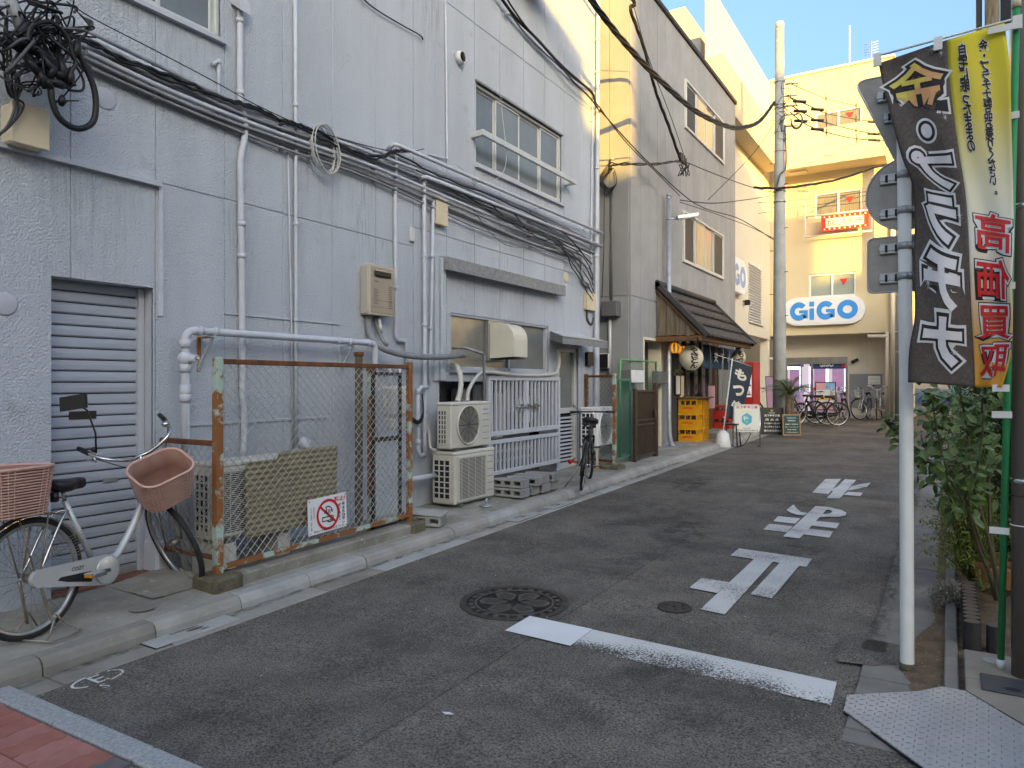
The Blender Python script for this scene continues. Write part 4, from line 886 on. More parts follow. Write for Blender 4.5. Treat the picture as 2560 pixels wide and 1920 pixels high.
# grey board with notice
g0, g1 = PY(2124, 935, YRc), PY(2206, 1020, YRc)
gb_ = thing('grey_board', 'flat grey board on the cream wall right of the entrance', 'board', ((g0.x+g1.x)/2, YRc, g1.z))
M_gboard = mat('grey_panel', (0.24,0.25,0.26), (0.21,0.22,0.23), rough=0.6, scale=1)
MB().cbox(g0.x, g1.x, YRc-0.04, YRc-0.002, g1.z, g0.z, 0.006).build('panel', M_gboard, gb_)
n0, n1 = PY(2170, 940, YRc-0.05), PY(2201, 961, YRc-0.05); nt = thing('notice', 'white notice with yellow lines pinned to the grey board', 'notice', (n0.x, YRc-0.05, n1.z))
MB().box(n0.x, n1.x, YRc-0.05, YRc-0.042, n1.z, n0.z).build('paper', M_signw, nt)
M_yel = mat('yellow_print', (0.55,0.42,0.03), rough=0.7)
for k in range(2): put_text('lettering', M_yel, nt, ['駐輪禁止区域', '撤去対象地域'][k], ((n0.x+n1.x)/2, YRc-0.05, n0.z-0.10-0.13*k), (1,0,0), (0,0,1), w=(n1.x-n0.x)*0.62, h=0.07)
# poster stand in front of the entrance
p0, p1 = PY(2038, 955, YRc-0.5), PY(2090, 1026, YRc-0.5)
ps = thing('poster_stand', 'poster stand with pink and blue prints before the entrance', 'poster', ((p0.x+p1.x)/2, YRc-0.5, gz(YRc)))
MB().cbox(p0.x, p1.x, YRc-0.5, YRc-0.47, p1.z, p0.z, 0.008).build('frame', M_black, ps)
MB().box(p0.x+0.03, p1.x-0.03, YRc-0.504, YRc-0.5, p1.z+0.03, p0.z-0.03).build('paper', M_signw, ps)
xm = (p0.x+p1.x)/2; zq = p0.z-0.03
M_pink = mat('pink_print', (0.75,0.40,0.42), rough=0.6); M_lblue = mat('light_blue_print', (0.25,0.50,0.75), rough=0.6); M_orange = mat('orange_print', (0.75,0.40,0.12), rough=0.6)
for (a0, a1, c0, c1, m_) in ((p0.x+0.03, xm, zq-0.24, zq, M_pink), (xm+0.005, p1.x-0.03, zq-0.24, zq, M_lblue), (p0.x+0.03, p1.x-0.03, zq-0.60, zq-0.46, M_orange), (p0.x+0.03, p1.x-0.03, p1.z+0.03, p1.z+0.2, M_pink)): MB().box(a0, a1, YRc-0.506, YRc-0.5045, c0, c1).build('print', m_, ps)
for x in (p0.x+0.05, p1.x-0.05): MB().box(x-0.02, x+0.02, YRc-0.5, YRc-0.3, gz(YRc), p1.z).build('leg', M_black, ps)
# raised apron before the entrance
M_apron = mat('pale_apron', (0.42,0.39,0.34), (0.36,0.335,0.29), rough=0.85, scale=3, spots=(0.3,0.27,0.24), spot_scale=9)
struct(gslab(-9, XR+0.6, 26.0, 31, -0.05, 0.035, 0.01).build('apron', M_apron))
# wing shop front (under the soffit): glass and red machines
wf = thing('wing_shop_front', 'glazed shop front under the cream wing beside the tavern', 'shop front', (XWg-0.8, Y21+3, gz(23)))
xg = XWg-0.75
MB().box(xg-1.6, xg-1.55, Y21, YRc, 0, zgs).build('inner_wall', M_lit, wf)
for k in range(5): yv = Y21+0.1+k*1.5; MB().cbox(xg-0.04, xg+0.04, yv, yv+0.1, gz(yv), zgs, 0.006).build('mullion', M_aluW, wf)
MB().cbox(XWg-0.3, XWg-0.02, YRc-1.2, YRc-0.95, gz(26), zgs, 0.01).build('pier', M_tanl, wf)
# roof antennas and dish
M_dish = mat('dish_white', (0.66,0.63,0.55), rough=0.5)
c = PY(1779, 128, 22.5); ds = thing('satellite_dish', 'white satellite dish on the cream roof', 'dish', tuple(c))
MB().lathe([(0.001,0.0),(0.15,0.02),(0.27,0.07),(0.272,0.075),(0.15,0.03),(0.001,0.012)], 20).xf(lambda p: c + Matrix.Rotation(R(70), 3, 'X') @ p).build('reflector', M_dish, ds)
MB().tube([c, c+Vector((0,0.25,-0.9))], 0.02, 8).build('mast', M_galv, ds)
c = PY(1771, 92, 22.6); an = thing('roof_antenna', 'comb shaped television antenna on the cream roof', 'antenna', tuple(c))
MB().tube([c+Vector((-0.15,0,-0.45)), c+Vector((0.12,0,0.3))], 0.015, 6).build('boom', M_dish, an)
for k in range(7): q = c+Vector((-0.15+0.045*k, 0, -0.45+0.125*k)); MB().tube([q+Vector((-0.1,0,0.04)), q+Vector((0.1,0,-0.04))], 0.008, 6).build('element', M_dish, an)
MB().tube([c+Vector((-0.15,0,-0.45)), c+Vector((-0.15,0,-1.3))], 0.018, 6).build('mast', M_galv, an)
c = PY(2124, 160, YF+1.5); an = thing('lightning_rod', 'thin white lightning rod on the arcade roof', 'rod', tuple(c)); MB().tube([(c.x, c.y, ZT), (c.x, c.y, PY(2124, 64, YF+1.5).z)], 0.022, 6).build('mast', M_white, an); MB().cbox(c.x-0.06, c.x+0.06, c.y-0.06, c.y+0.06, ZT-0.05, ZT+0.06, 0.01).build('foot', M_galv, an)
c = PY(2178, 128, YF+1.0); an = thing('roof_antenna', 'small antenna cluster at the right of the arcade roof', 'antenna', (c.x, c.y, ZT)); MB().tube([(c.x, c.y, ZT-0.1), (c.x, c.y, c.z+0.35)], 0.02, 6).build('mast', M_galv, an)
for k in range(5): MB().tube([(c.x-0.22, c.y, c.z-0.1+0.09*k), (c.x+0.22, c.y, c.z-0.06+0.09*k)], 0.009, 6).build('element', M_galv, an)
# ------------------------------------------------------------------ neighbouring buildings outside the frame (they shade the street)
def plain_building(label, x0, x1, y0, y1, h, m, sides):
    t = thing('neighbour_building', label, 'building', ((x0+x1)/2, (y0+y1)/2, 0))
    MB().box(x0, x1, y0, y1, -0.8, h).build('wall', m, t); MB().cbox(x0-0.08, x1+0.08, y0-0.08, y1+0.08, h, h+0.12, 0.02).build('roof_edge', m, t)
    for sd in sides:
        n = int(((x1-x0) if sd in 'ns' else (y1-y0))//2.4)
        for fl_ in range(int(h//3)):
            for k in range(n):
                z0 = 1.0+fl_*3.0
                if sd in 'ns':
                    xa = x0+0.7+k*2.4; yv = y1 if sd == 'n' else y0; q = 1 if sd == 'n' else -1; w = MB().box(xa, xa+1.4, yv, yv+q*0.05, z0, z0+1.3).build('window', M_aluW, t); MB().box(xa+0.06, xa+1.34, yv+q*0.051, yv+q*0.056, z0+0.06, z0+1.24).build('pane', M_glass, w)
                else:
                    ya = y0+0.7+k*2.4; xv = x0; w = MB().box(xv-0.05, xv, ya, ya+1.4, z0, z0+1.3).build('window', M_aluW, t); MB().box(xv-0.056, xv-0.051, ya+0.06, ya+1.34, z0+0.06, z0+1.24).build('pane', M_glass, w)
    return t
plain_building('pale apartment block across the main street behind the viewer', 6, 20.4, -27, -15.0, 13.4, M_tanl, 'n')
plain_building('lower pale apartment block beside the one behind the viewer', 20.5, 26.5, -27, -15.0, 12.4, M_tanl, 'n')
plain_building('tall pale office block far to the right of the street corner', 28, 36, -20.7, -13.5, 17.95, M_tanl, 'w')
plain_building('lower pale office block far to the right of the street corner', 28, 36, -13.4, -1.5, 13.3, M_tanl, 'w')

M_streak = film('rain_streak', (0.17,0.17,0.175), 0.46, 0.80, (1,7,0.55), 5.0, 'yz', 0.38); M_streakx = film('facade_streak', (0.26,0.21,0.15), 0.48, 0.85, (5,1,0.4), 3.0, 'xz', 0.45)
rz_ = random.Random(33)
def streak_w(X, y0, y1, z1, h, parent): MB().poly([(X+0.0015,y0,z1-h),(X+0.0015,y1,z1-h),(X+0.0015,y1,z1),(X+0.0015,y0,z1)]).build('rain_streak', M_streak, parent)
for (y0, y1, z1, h) in ((WIN1[0],WIN1[1]+0.1,WIN1[2]-0.05,1.1),(WIN2[0]-0.05,WIN2[1]+0.05,WIN2[2]-0.05,1.0),(w3a.y-0.1,w3b.y+0.1,zt-0.02,0.9),(W(0,400,XW).y,W(395,400,XW).y,W(395,470,XW).z-0.02,0.9)): streak_w(XW, y0, y1, z1, h, bl_)
for k in range(22):
    yv = rz_.uniform(1.9, 10.6); z1 = rz_.choice([ZA-0.01, ZB-0.01 if yv < 6.1 else ZC-0.01, 3.55, TOP-2.2]); w_ = rz_.uniform(0.15, 0.55); streak_w(XW, yv, yv+w_, z1, rz_.uniform(0.5, 1.5), bl_)
for k in range(9): yv = rz_.uniform(Y20+0.2, Y21-0.8); streak_w(X2, yv, yv+rz_.uniform(0.2,0.6), rz_.choice([ZR2-0.02, zj-0.01, WA[2]-0.02]), rz_.uniform(0.8,2.0), sb_)
def streak_y(Y, x0, x1, z1, h, parent): MB().poly([(x0,Y-0.002,z1-h),(x1,Y-0.002,z1-h),(x1,Y-0.002,z1),(x0,Y-0.002,z1)]).build('rain_streak', M_streakx, parent)
for (Y, x0, x1, z1, h) in ((YF, OPG[0][0], OPG[0][1], OPG[0][2], 0.7),(YF, OPG[1][0], OPG[1][1], OPG[1][2], 1.0),(YF, wn1[0].x, wn1[1].x, PY(2080,742,YF).z, 0.5),(25.3, XP+0.3, xb1-0.3, ztp-0.01, 0.9),(YF, XWg+0.2, XR-0.2, ZT-0.02, 1.6),(YF, XWg+0.5, XR-0.3, zbp-0.3, 1.2),(YRc, XR-1.5, XR-0.1, ZF0-0.02, 1.5)): streak_y(Y, x0, x1, z1, h, ga_)
# ------------------------------------------------------------------ pipes, conduits and cables on the left wall
def wp(px, py, off=0.03): return W(px, py, XW+off)
def smooth(pts, n=5):
    P = [Vector(p) for p in pts]; out = []
    for i in range(len(P)-1):
        a, b_, c, d = P[max(i-1,0)], P[i], P[i+1], P[min(i+2, len(P)-1)]
        for k in range(n):
            t = k/n; out.append(0.5*((2*b_) + (c-a)*t + (2*a-5*b_+4*c-d)*t*t + (3*b_-a-3*c+d)*t**3))
    out.append(P[-1]); return out
def pipe(name, label, pts, r, m, clips=(), off=None, cat='pipe', n=10, sm=0, group=None):
    o_ = off if off is not None else r+0.012
    P = [wp(*p, o_) if len(p) == 2 else Vector(p) for p in pts]
    t = thing(name, label, cat, tuple(P[0]), group=group)
    MB().tube(smooth(P, sm) if sm else P, r, n).build('run', m, t)
    for c in clips:
        q = wp(*c, o_); MB().tube([q+Vector((0,0,-0.02)), q+Vector((0,0,0.02))], r*1.22, n).build('coupling', m, t)
        MB().box(XW, q.x, q.y-0.008, q.y+0.008, q.z-0.008, q.z+0.008).build('clip', m, t)
    return t
pg = 'pipes on the grey stucco wall'
t = pipe('drain_pipe', 'wavy grey drain pipe running down from a hooded box beside the upper window', [(600,28),(600,60),(600,235),(602,262),(611,300),(612,340),(602,395),(601,440),(604,640),(606,900),(606,990),(611,1030),(609,1145)], 0.027, M_pipe, ((600,52),(601,232),(604,560),(604,640)), sm=4, group=pg)
c = wp(602, 12, 0.06); MB().prism([(XW, c.y-0.05, c.z+0.1), (XW, c.y+0.05, c.z+0.1), (XW+0.11, c.y+0.05, c.z+0.02), (XW+0.11, c.y-0.05, c.z+0.02)], (0, 0, -0.09)).build('hood', M_pipe, t)
pipe('conduit_riser', 'straight grey conduit rising full height left of the cable coil', [(738,-40),(739,300),(740,800),(740,1123)], 0.017, M_pipe, ((739,262),(740,560),(740,800)), group=pg)
pipe('thin_conduit', 'very thin grey conduit dropping from the conduit bundle behind the chain link fence', [(720,378),(724,600),(728,780),(732,1120)], 0.007, M_pipe, group=pg)
pipe('conduit_riser', 'straight grey conduit beside the round vent cap ending in a left bend', [(1113,-40),(1116,200),(1118,398),(1072,386)], 0.012, M_pipe, ((1116,150),), group=pg)
pipe('drain_pipe', 'grey pipe dropping past the water heater with a side jog at its foot', [(990,362),(988,500),(989,700),(989,840),(994,850),(1012,852),(1016,860),(1016,915)], 0.021, M_pipe, ((988,375),(988,480),(989,720)), group=pg)
pipe('drain_pipe', 'grey pipe just left of the pilaster with elbow at the conduit bundle', [(1064,438),(1060,446),(1061,600),(1062,800),(1062,961),(1061,1100),(1062,1140)], 0.023, M_pipe, ((1061,455),(1062,640),(1062,812)), off=0.05, group=pg)
pipe('drain_pipe', 'slim grey pipe directly beside the pilaster', [(1083,492),(1080,700),(1076,880),(1073,961)], 0.017, M_pipe, ((1080,640),(1077,820)), off=0.045, group=pg)
pipe('drain_pipe', 'round rainwater pipe at the far corner of the grey wall', [(1496,-80),(1494,300),(1491,700),(1490,900),(1489,1150)], 0.032, M_pipe, ((1495,100),(1494,180),(1493,420),(1491,640)), off=0.06, group=pg)
pipe('conduit_riser', 'slim conduit just inside the far corner of the grey wall', [(1478,225),(1481,242),(1480,400),(1478,560),(1477,700)], 0.014, M_pipe, ((1480,300),(1479,470)), group=pg)
pipe('conduit_bend', 'short pale conduit elbow below the upper window', [(530,162),(547,151),(547,170),(547,292),(560,302),(640,332)], 0.014, M_pipe, ((547,155),(547,297)), group=pg)
# conduits along the wall
TL = [(212,66),(388,150),(560,232),(707,290),(939,368),(1186,458),(1330,520),(1453,580)]
BL = [(212,170),(388,246),(560,315),(707,367),(939,452),(1186,562),(1330,617),(1453,662)]
rc = random.Random(11)
names = ['topmost', 'second', 'third', 'fourth', 'fifth', 'sixth', 'seventh', 'lowest']
cf = [0.10, 0.24, 0.36, 0.48, 0.60, 0.74, 0.87, 1.0]; cr = [0.013, 0.017, 0.012, 0.016, 0.019, 0.014, 0.020, 0.012]
for i, f in enumerate(cf):
    pts = []
    for j, (a, b_) in enumerate(zip(TL, BL)):
        w = f + rc.uniform(-0.05, 0.05) if 0 < j < 7 else f
        pts.append(wp(a[0]+(b_[0]-a[0])*w + (rc.uniform(-10, 20) if j in (0,) else 0), a[1]+(b_[1]-a[1])*w, 0.02+cr[i]+0.02*(i % 3)))
    if i in (5, 6):
        q = pts[-1]; pts[-1] = q + Vector((0, -0.12, 0.03)); pts += [q+Vector((0,0.0,-0.05)), q+Vector((0,0.03,-0.28)), q+Vector((0,0.08,-0.36)), q+Vector((0,0.30,-0.40))]
    elif i in (1, 3): pts.append(pts[-1] + Vector((0, 0.55, 0.0)))
    else: pts.append(pts[-1] + Vector((0, 0.35, -0.03)))
    t = thing('wall_conduit', '%s of the conduits running along the grey wall' % names[i], 'conduit', tuple(pts[0]), group='conduits along the grey wall')
    MB().tube(smooth(pts, 4), cr[i], 8).build('run', M_pipe if i in (4, 1) else M_pipeD, t)
    for j in (1, 3, 4, 6): MB().cbox(XW, pts[j].x+0.004, pts[j].y-0.012, pts[j].y+0.012, pts[j].z-cr[i]-0.004, pts[j].z+cr[i]+0.004, 0.003).build('clip', M_pipeD, t)
# two pipe rails standing off the wall
for i, (p, q, r_) in enumerate((((988,360),(1506,597),0.022), ((1062,441),(1505,622),0.021), ((1150,610),(1440,720),0.0))):
    if not r_: continue
    a, b_ = wp(*p, 0.11), wp(*q, 0.11); b_.z = a.z
    t = thing('pipe_rail', ['upper of the two pipes standing off the wall below the wide window', 'lower of the two pipes standing off the wall below the wide window'][i], 'pipe', tuple(a), group=pg)
    MB().tube([a+Vector((-0.09,0,-0.03)), a+Vector((-0.02,0,0.0)), a+Vector((0,0.04,0)), b_], r_, 10).build('run', M_pipe, t)
    for k in range(3): q_ = a.lerp(b_, 0.3+0.3*k); MB().tube([q_+Vector((0,-0.025,0)), q_+Vector((0,0.025,0))], r_*1.2, 10).build('coupling', M_pipe, t); MB().box(XW, q_.x, q_.y-0.01, q_.y+0.01, q_.z-0.01, q_.z+0.01).build('bracket', M_pipe, t)
# black cables strung over the conduits
def cable(label, pts, r, m=M_cable, n=6, wob=0.0, name='cable', group=None, sm=6, seed=0):
    P = smooth(pts, sm); rr = random.Random(seed)
    if wob: P = [p + Vector((rr.uniform(-wob,wob), 0, rr.uniform(-wob,wob))) if 0 < i < len(P)-1 else p for i, p in enumerate(P)]
    return tag(MB().tube(P, r, n).build(name, m), label, 'cable', group)
cg = 'cables on the grey wall'
cable('thickest black cable draped along the top of the conduit bundle', [wp(*p, 0.09) for p in ((130,70),(200,92),(300,142),(400,178),(560,248),(622,262),(700,298),(742,311),(800,332),(880,375),(950,392),(985,376),(1020,378))], 0.014, wob=0.012, group=cg, seed=1)
cable('second black cable draped along the conduit bundle', [wp(*p, 0.10) for p in ((140,80),(230,112),(330,160),(480,222),(600,262),(640,275),(740,316),(860,372),(940,398),(990,384),(1100,440),(1250,500),(1400,575),(1480,660))], 0.010, wob=0.01, group=cg, seed=2)
cable('thin black wire slung straight above the conduit bundle', [wp(*p, 0.12) for p in ((166,4),(240,50),(388,126),(547,210),(640,262),(740,308),(800,332),(988,380),(1060,372))], 0.0045, group=cg)
cable('thin black wire slanting across the wall below the top edge', [wp(*p, 0.03) for p in ((890,-20),(935,20),(1000,60),(1050,88),(1057,100))], 0.008, group=cg)
cable('black cables following the top of the wide window to the corner', [wp(*p, 0.08) for p in ((1235,-30),(1290,45),(1340,95),(1400,160),(1450,205),(1480,232),(1490,262))], 0.020, group=cg)
cable('second black cable above the wide window', [wp(*p, 0.11) for p in ((1250,-30),(1310,60),(1380,140),(1430,200),(1475,245),(1500,280))], 0.012, group=cg)
cable('grey conduit cable curving to the corner above the wide window', [wp(*p, 0.05) for p in ((1262,36),(1280,40),(1310,80),(1370,140),(1440,200),(1478,224),(1484,245))], 0.014, M_pipeD, group=cg)
cable('pale loose wire hanging in front of the wide window', [wp(*p, 0.12) for p in ((1252,240),(1256,290),(1262,340),(1266,390),(1258,430),(1230,455),(1205,465),(1180,448),(1150,418),(1132,410),(1128,420))], 0.005, M_cableW, group=cg)
cable('thin dark wire looping below the conduit bundle', [wp(*p, 0.06) for p in ((1180,520),(1220,575),(1265,612),(1320,620),(1370,612),(1400,600))], 0.0045, M_cableG, group=cg)
for i in range(5):
    y0 = 560+18*i; cable(['topmost','second','third','fourth','lowest'][i]+' sagging dark cable of the bunch near the far corner', [wp(1040+60*i, 430+26*i+rc.uniform(-6,6), 0.08), wp(1180+40*i, 505+22*i, 0.09), wp(1320+20*i, 568+10*i, 0.10), wp(1430, 620+12*i, 0.09), wp(1470, 660+18*i, 0.08), wp(1483, 700+14*i, 0.06)], 0.008+0.002*(i % 2), M_cableG if i % 2 else M_cable, wob=0.008, group='sagging cables near the far corner', seed=20+i)
# white cable coil
cc = wp(810, 374, 0.09); t = thing('cable_coil', 'coil of thin white cable hung on the conduit bundle', 'cable', tuple(cc))
for k in range(6):
    ph = rc.uniform(-.15,.15); ry, rz_ = 0.155+rc.uniform(-.015,.015), 0.20+rc.uniform(-.02,.02)
    MB().tube([cc + Vector((0.02*k-0.05, ry*math.cos(a)*1.0+rc.uniform(-.004,.004), rz_*math.sin(a)-0.25*ry*math.cos(a))) for a in [2*math.pi*q/28 for q in range(28)]], 0.0055, 6, closed=True).build('loop', M_cableW if k % 2 else M_pipe, t)
MB().tube([cc+Vector((0,-0.05,0.19)), cc+Vector((-0.06,0.0,0.24)), cc+Vector((-0.07,0.06,0.22))], 0.006, 6).build('tie', M_cableW, t)
# cable tangle and service mast at the upper left
t = thing('service_mast', 'grey service mast leaning into the black cable tangle', 'mast', tuple(wp(62, 95, 0.3)))
MB().tube([wp(15,-30,0.3), wp(62, 96, 0.3)], 0.032, 12).build('tube', M_pipeD, t); MB().tube([wp(55,80,0.3), wp(66,104,0.3)], 0.04, 12).build('boot', M_black, t)
tg = thing('cable_tangle', 'dense tangle of black cables and taped joints at the upper left', 'cable', tuple(wp(120, 170, 0.3)))
rt = random.Random(4)
MB().tube(smooth([wp(*p, 0.34) for p in ((127,215),(130,250),(145,290),(175,316),(205,321),(232,305),(240,268),(236,225),(222,185),(205,150),(196,135))], 5), 0.019, 10).build('drip_loop', M_cable, tg)
MB().tube(smooth([wp(*p, 0.36) for p in ((70,104),(72,80),(84,62),(120,54),(150,70),(172,100),(183,140),(190,160),(178,182),(186,215))], 5), 0.013, 8).build('loop', M_cable, tg)
MB().tube(smooth([wp(*p, 0.30) for p in ((-20,92),(30,112),(60,130),(85,165),(105,200),(125,215)) ], 5), 0.022, 8).build('taped_cable', M_cable, tg)
MB().tube(smooth([wp(*p, 0.33) for p in ((10,104),(60,110),(110,138),(140,165),(160,205)) ], 5), 0.026, 8).build('taped_cable', M_cable, tg)
MB().tube(smooth([wp(*p, 0.33) for p in ((170,225),(205,226),(208,200),(192,168)) ], 5), 0.008, 8).build('loop', M_cable, tg)
for (a, b_) in (((95,170),(112,222)),((150,140),(160,210)),((178,170),(170,215)),((183,150),(196,98)),((130,180),(165,195)),((155,240),(152,264)),((118,200),(170,218)),((100,130),(150,205)),((108,190),(128,225)),((140,150),(120,200)),((60,140),(98,190))): MB().tube([wp(*a, 0.34), wp((a[0]+b_[0])/2+3, (a[1]+b_[1])/2, 0.36), wp(*b_, 0.34)], [0.012, 0.026, 0.014], 8).build('taped_joint', M_cable, tg)
for k in range(44):
    c0 = (rt.uniform(20, 180), rt.uniform(20, 205)); pts = [wp(c0[0]+rt.uniform(-70,70), c0[1]+rt.uniform(-60,60), rt.uniform(0.1,0.4)) for _ in range(5)]
    MB().tube(smooth(pts, 6), rt.choice([0.005,0.006,0.009]), 6).build('loose_wire', rt.choice([M_cable, M_cable, M_cable, M_cableG]), tg)
for k in range(7):
    MB().tube(smooth([wp(182,16,0.2), wp(205+k*3,40+k*4,0.2), wp(232-k*2,55+k*3,0.2), wp(225-k*6,72+k,0.2)], 5), 0.005, 6).build('tied_end', M_cableG, tg)
for k in range(6): MB().tube(smooth([wp(-30, 20+30*k, 0.25), wp(12+4*k, 40+34*k, 0.28), wp(8+10*k, 120+20*k, 0.26), wp(20+6*k, 230, 0.2), wp(60-8*k, 262+10*k, 0.2), wp(20-10*k, 320+8*k, 0.2), wp(-30, 350, 0.2)], 5), 0.007, 6).build('hanging_wire', M_cableG if k % 2 else M_cable, tg)
# ---- boxes on the wall
def wallbox(name, label, pxl, pxf, pxr, pyt, pyb, m, cat='junction box', ch=0.012):
    """pxl wall-side left edge, pxf front-left edge, pxr front-right edge"""
    y0 = W(pxl, pyt, XW).y; xf = PY(pxf, pyt, y0).x; y1 = W(pxr, pyt, xf).y; z1 = W(pxf, pyt, xf).z; z0 = W(pxf, pyb, xf).z
    t = thing(name, label, cat, (XW, (y0+y1)/2, z0)); MB().cbox(XW, xf-0.02, y0, y1, z0, z1, ch).build('case', m, t); MB().cbox(xf-0.018, xf, y0-0.006, y1+0.006, z0-0.004, z1+0.006, 0.006).build('lid', m, t)
    return t, (xf, y0, y1, z0, z1)
t, q = wallbox('junction_box', 'large beige junction box below the black cable tangle', 0, 31, 123, 250, 352, M_beige)
MB().box(q[0]-0.1, q[0]-0.02, q[1]-0.002, q[1]+0.004, q[3]+0.05, q[3]+0.12).build('hinge', M_beige, t)
wallbox('junction_box', 'beige upright junction box just below the conduits near the pilaster', 1080, 1092, 1120, 490, 558, M_beige)
wallbox('small_box', 'small pale grey box above the water heater', 1022, 1028, 1037, 567, 601, M_aluW)
t, q = wallbox('junction_box', 'cream junction box at the far corner of the grey wall', 1458, 1468, 1491, 731, 773, M_beige)
MB().tube(smooth([(q[0]-0.05, q[1]+0.1, q[3]), (q[0]-0.05, q[1]+0.12, q[3]-0.15), (q[0]-0.06, q[1]+0.28, q[3]-0.22), (q[0]-0.06, q[1]+0.36, q[3]-0.1)], 5), 0.018, 8).build('hose', M_cableG, t)
wallbox('meter_box', 'dark electricity meter under the small awning', 1462, 1470, 1484, 880, 914, M_black)
# water heater
M_heat = mat('champagne_enamel', (0.36,0.32,0.27), (0.33,0.29,0.245), rough=0.4, metal=0.3, scale=2)
M_heat2 = mat('beige_enamel', (0.47,0.43,0.36), rough=0.45, metal=0.2)
t, q = wallbox('water_heater', 'champagne coloured gas water heater above the chain link fence', 898, 924, 984, 659, 785, M_heat2, 'water heater', 0.015)
xf, y0, y1, z0, z1 = q
MB().cbox(xf, xf+0.006, y0+0.015, y1-0.01, z0+0.02, z1-0.02, 0.003).build('front_plate', M_heat, t)
MB().cbox(xf+0.004, xf+0.03, y0+0.06, y1-0.06, z1-0.115, z1-0.05, 0.012).build('flue_outlet', M_black, t)
MB().cbox(xf+0.012, xf+0.034, y0+0.055, y1-0.055, z1-0.064, z1-0.05, 0.005).build('flue_lip', M_chrome, t)
put_text('lettering', M_ink, t, 'Paloma', (xf+0.007, y0+0.09, z1-0.16), (0,1,0), (0,0,1), w=0.06, h=0.018)
M_fine = mat('fine_print', (0.16,0.14,0.12), rough=0.6)
for k in range(10): MB().box(xf+0.0065, xf+0.0075, y0+0.05, y0+0.05+0.09*(0.6+0.4*((k*7) % 5)/5), z1-0.24-0.016*k, z1-0.234-0.016*k).build('print_line', M_fine, t)
for k in range(13): MB().box(xf+0.0065, xf+0.0075, y1-0.085, y1-0.03, z1-0.20-0.018*k, z1-0.192-0.018*k).build('print_line', M_fine, t)
for zz in (z0+0.14, z0+0.075): MB().box(xf+0.0065, xf+0.0075, y0+0.02, y1-0.015, zz, zz+0.004).build('seam', M_fine, t)
hs = thing('heater_hoses', 'grey lagged hoses drooping from the water heater to the stainless panel', 'hose', (xf-0.1, y0+0.1, z0))
MB().tube(smooth([(xf-0.1,y0+0.09,z0), (xf-0.08,y0+0.09,z0-0.18), W(952,868,XW+0.2), W(1000,885,XW+0.22), W(1055,892,XW+0.22), W(1110,892,XW+0.2), W(1160,888,XW+0.1)], 6), 0.032, 10).build('hose', M_cableG if False else mat('grey_lagging', (0.24,0.255,0.275), (0.19,0.2,0.215), rough=0.7, scale=9), hs)
MB().tube(smooth([(xf-0.1,y0+0.20,z0), (xf-0.07,y0+0.20,z0-0.14), W(958,852,XW+0.2), W(968,862,XW+0.21)], 6), 0.02, 10).build('hose', M_pipeD, hs)
MB().tube(smooth([(xf-0.12,y0+0.27,z0), W(951,815,XW+0.2), W(955,830,XW+0.2)], 5), 0.016, 8).build('gas_cock', M_cableW, hs)
MB().tube([W(1133,870,XW+0.05), W(1160,869,XW+0.3), W(1205,883,XW+0.3), W(1210,888,XW+0.3), W(1211,1010,XW+0.3)], 0.018, 10).build('copper_pipe', M_pipeD, hs)
# ---- gas pipe with valve on brackets
OG = 0.17
gp = thing('gas_pipe', 'pale grey gas pipe with valve and elbow above the chain link fence', 'pipe', tuple(wp(462, 1097, OG)))
bend = lambda a, b_, c, n=5: [a.lerp(b_, t).lerp(b_.lerp(c, t), t) for t in [k/n for k in range(n+1)]]
zt_ = wp(520, 829, OG).z; v0 = wp(463, 1115, OG); v0 = Vector((v0.x, wp(463, 900, OG).y, gz(3.6)+0.1)); tp = Vector((v0.x, v0.y, zt_)); ye = wp(938, 855, OG).y
MB().tube([v0, tp-Vector((0,0,0.09))] + bend(tp-Vector((0,0,0.09)), tp, tp+Vector((0,0.09,0))) + [Vector((v0.x, ye-0.07, zt_))] + bend(Vector((v0.x, ye-0.07, zt_)), Vector((v0.x, ye, zt_)), Vector((v0.x, ye, zt_-0.07))) + [Vector((v0.x, ye, zt_-0.9))], 0.030, 12).build('run', M_pipe, gp)
for dz in (0.10, 0.28, 0.50): MB().tube([tp-Vector((0,0,dz+0.03)), tp-Vector((0,0,dz-0.03))], 0.040, 12).build('coupling', M_pipe, gp)
MB().tube([tp-Vector((0,0,0.40)), tp-Vector((0,0,0.50))], 0.038, 12).build('sleeve', M_pipe, gp)
vz = tp-Vector((0,0,0.21)); MB().ball(vz, 0.055, 12, 8).build('valve_body', M_pipe, gp); MB().tube([vz, vz+Vector((0.09,0.03,0))], [0.035,0.028], 10).build('valve_cap', M_pipe, gp); MB().tube([vz+Vector((0.09,0.03,0)), vz+Vector((0.115,0.035,0))], 0.012, 8).build('valve_spindle', M_chrome, gp)
for yv in (tp.y+0.12, tp.y+0.25, ye-0.5, ye-0.35, ye-0.1): MB().tube([Vector((v0.x, yv-0.018, zt_)), Vector((v0.x, yv+0.018, zt_))], 0.036, 12).build('coupling', M_pipe, gp)
for yv in (wp(512,850,0.1).y, wp(866,880,0.1).y):
    mb_ = M_rustpost if yv < 4 else M_pipe
    MB().box(XW, XW+OG+0.04, yv, yv+0.03, zt_-0.045, zt_-0.032).build('bracket_arm', mb_, gp); MB().box(XW, XW+0.012, yv, yv+0.03, zt_-0.30, zt_-0.046).build('bracket_plate', mb_, gp); MB().obox((XW+OG/2, yv+0.015, zt_-0.165), (OG,0,0.24), (0,1,0), (-0.24,0,OG), math.hypot(OG,0.24)/2, 0.012, 0.006).build('bracket_brace', M_pipe, gp)
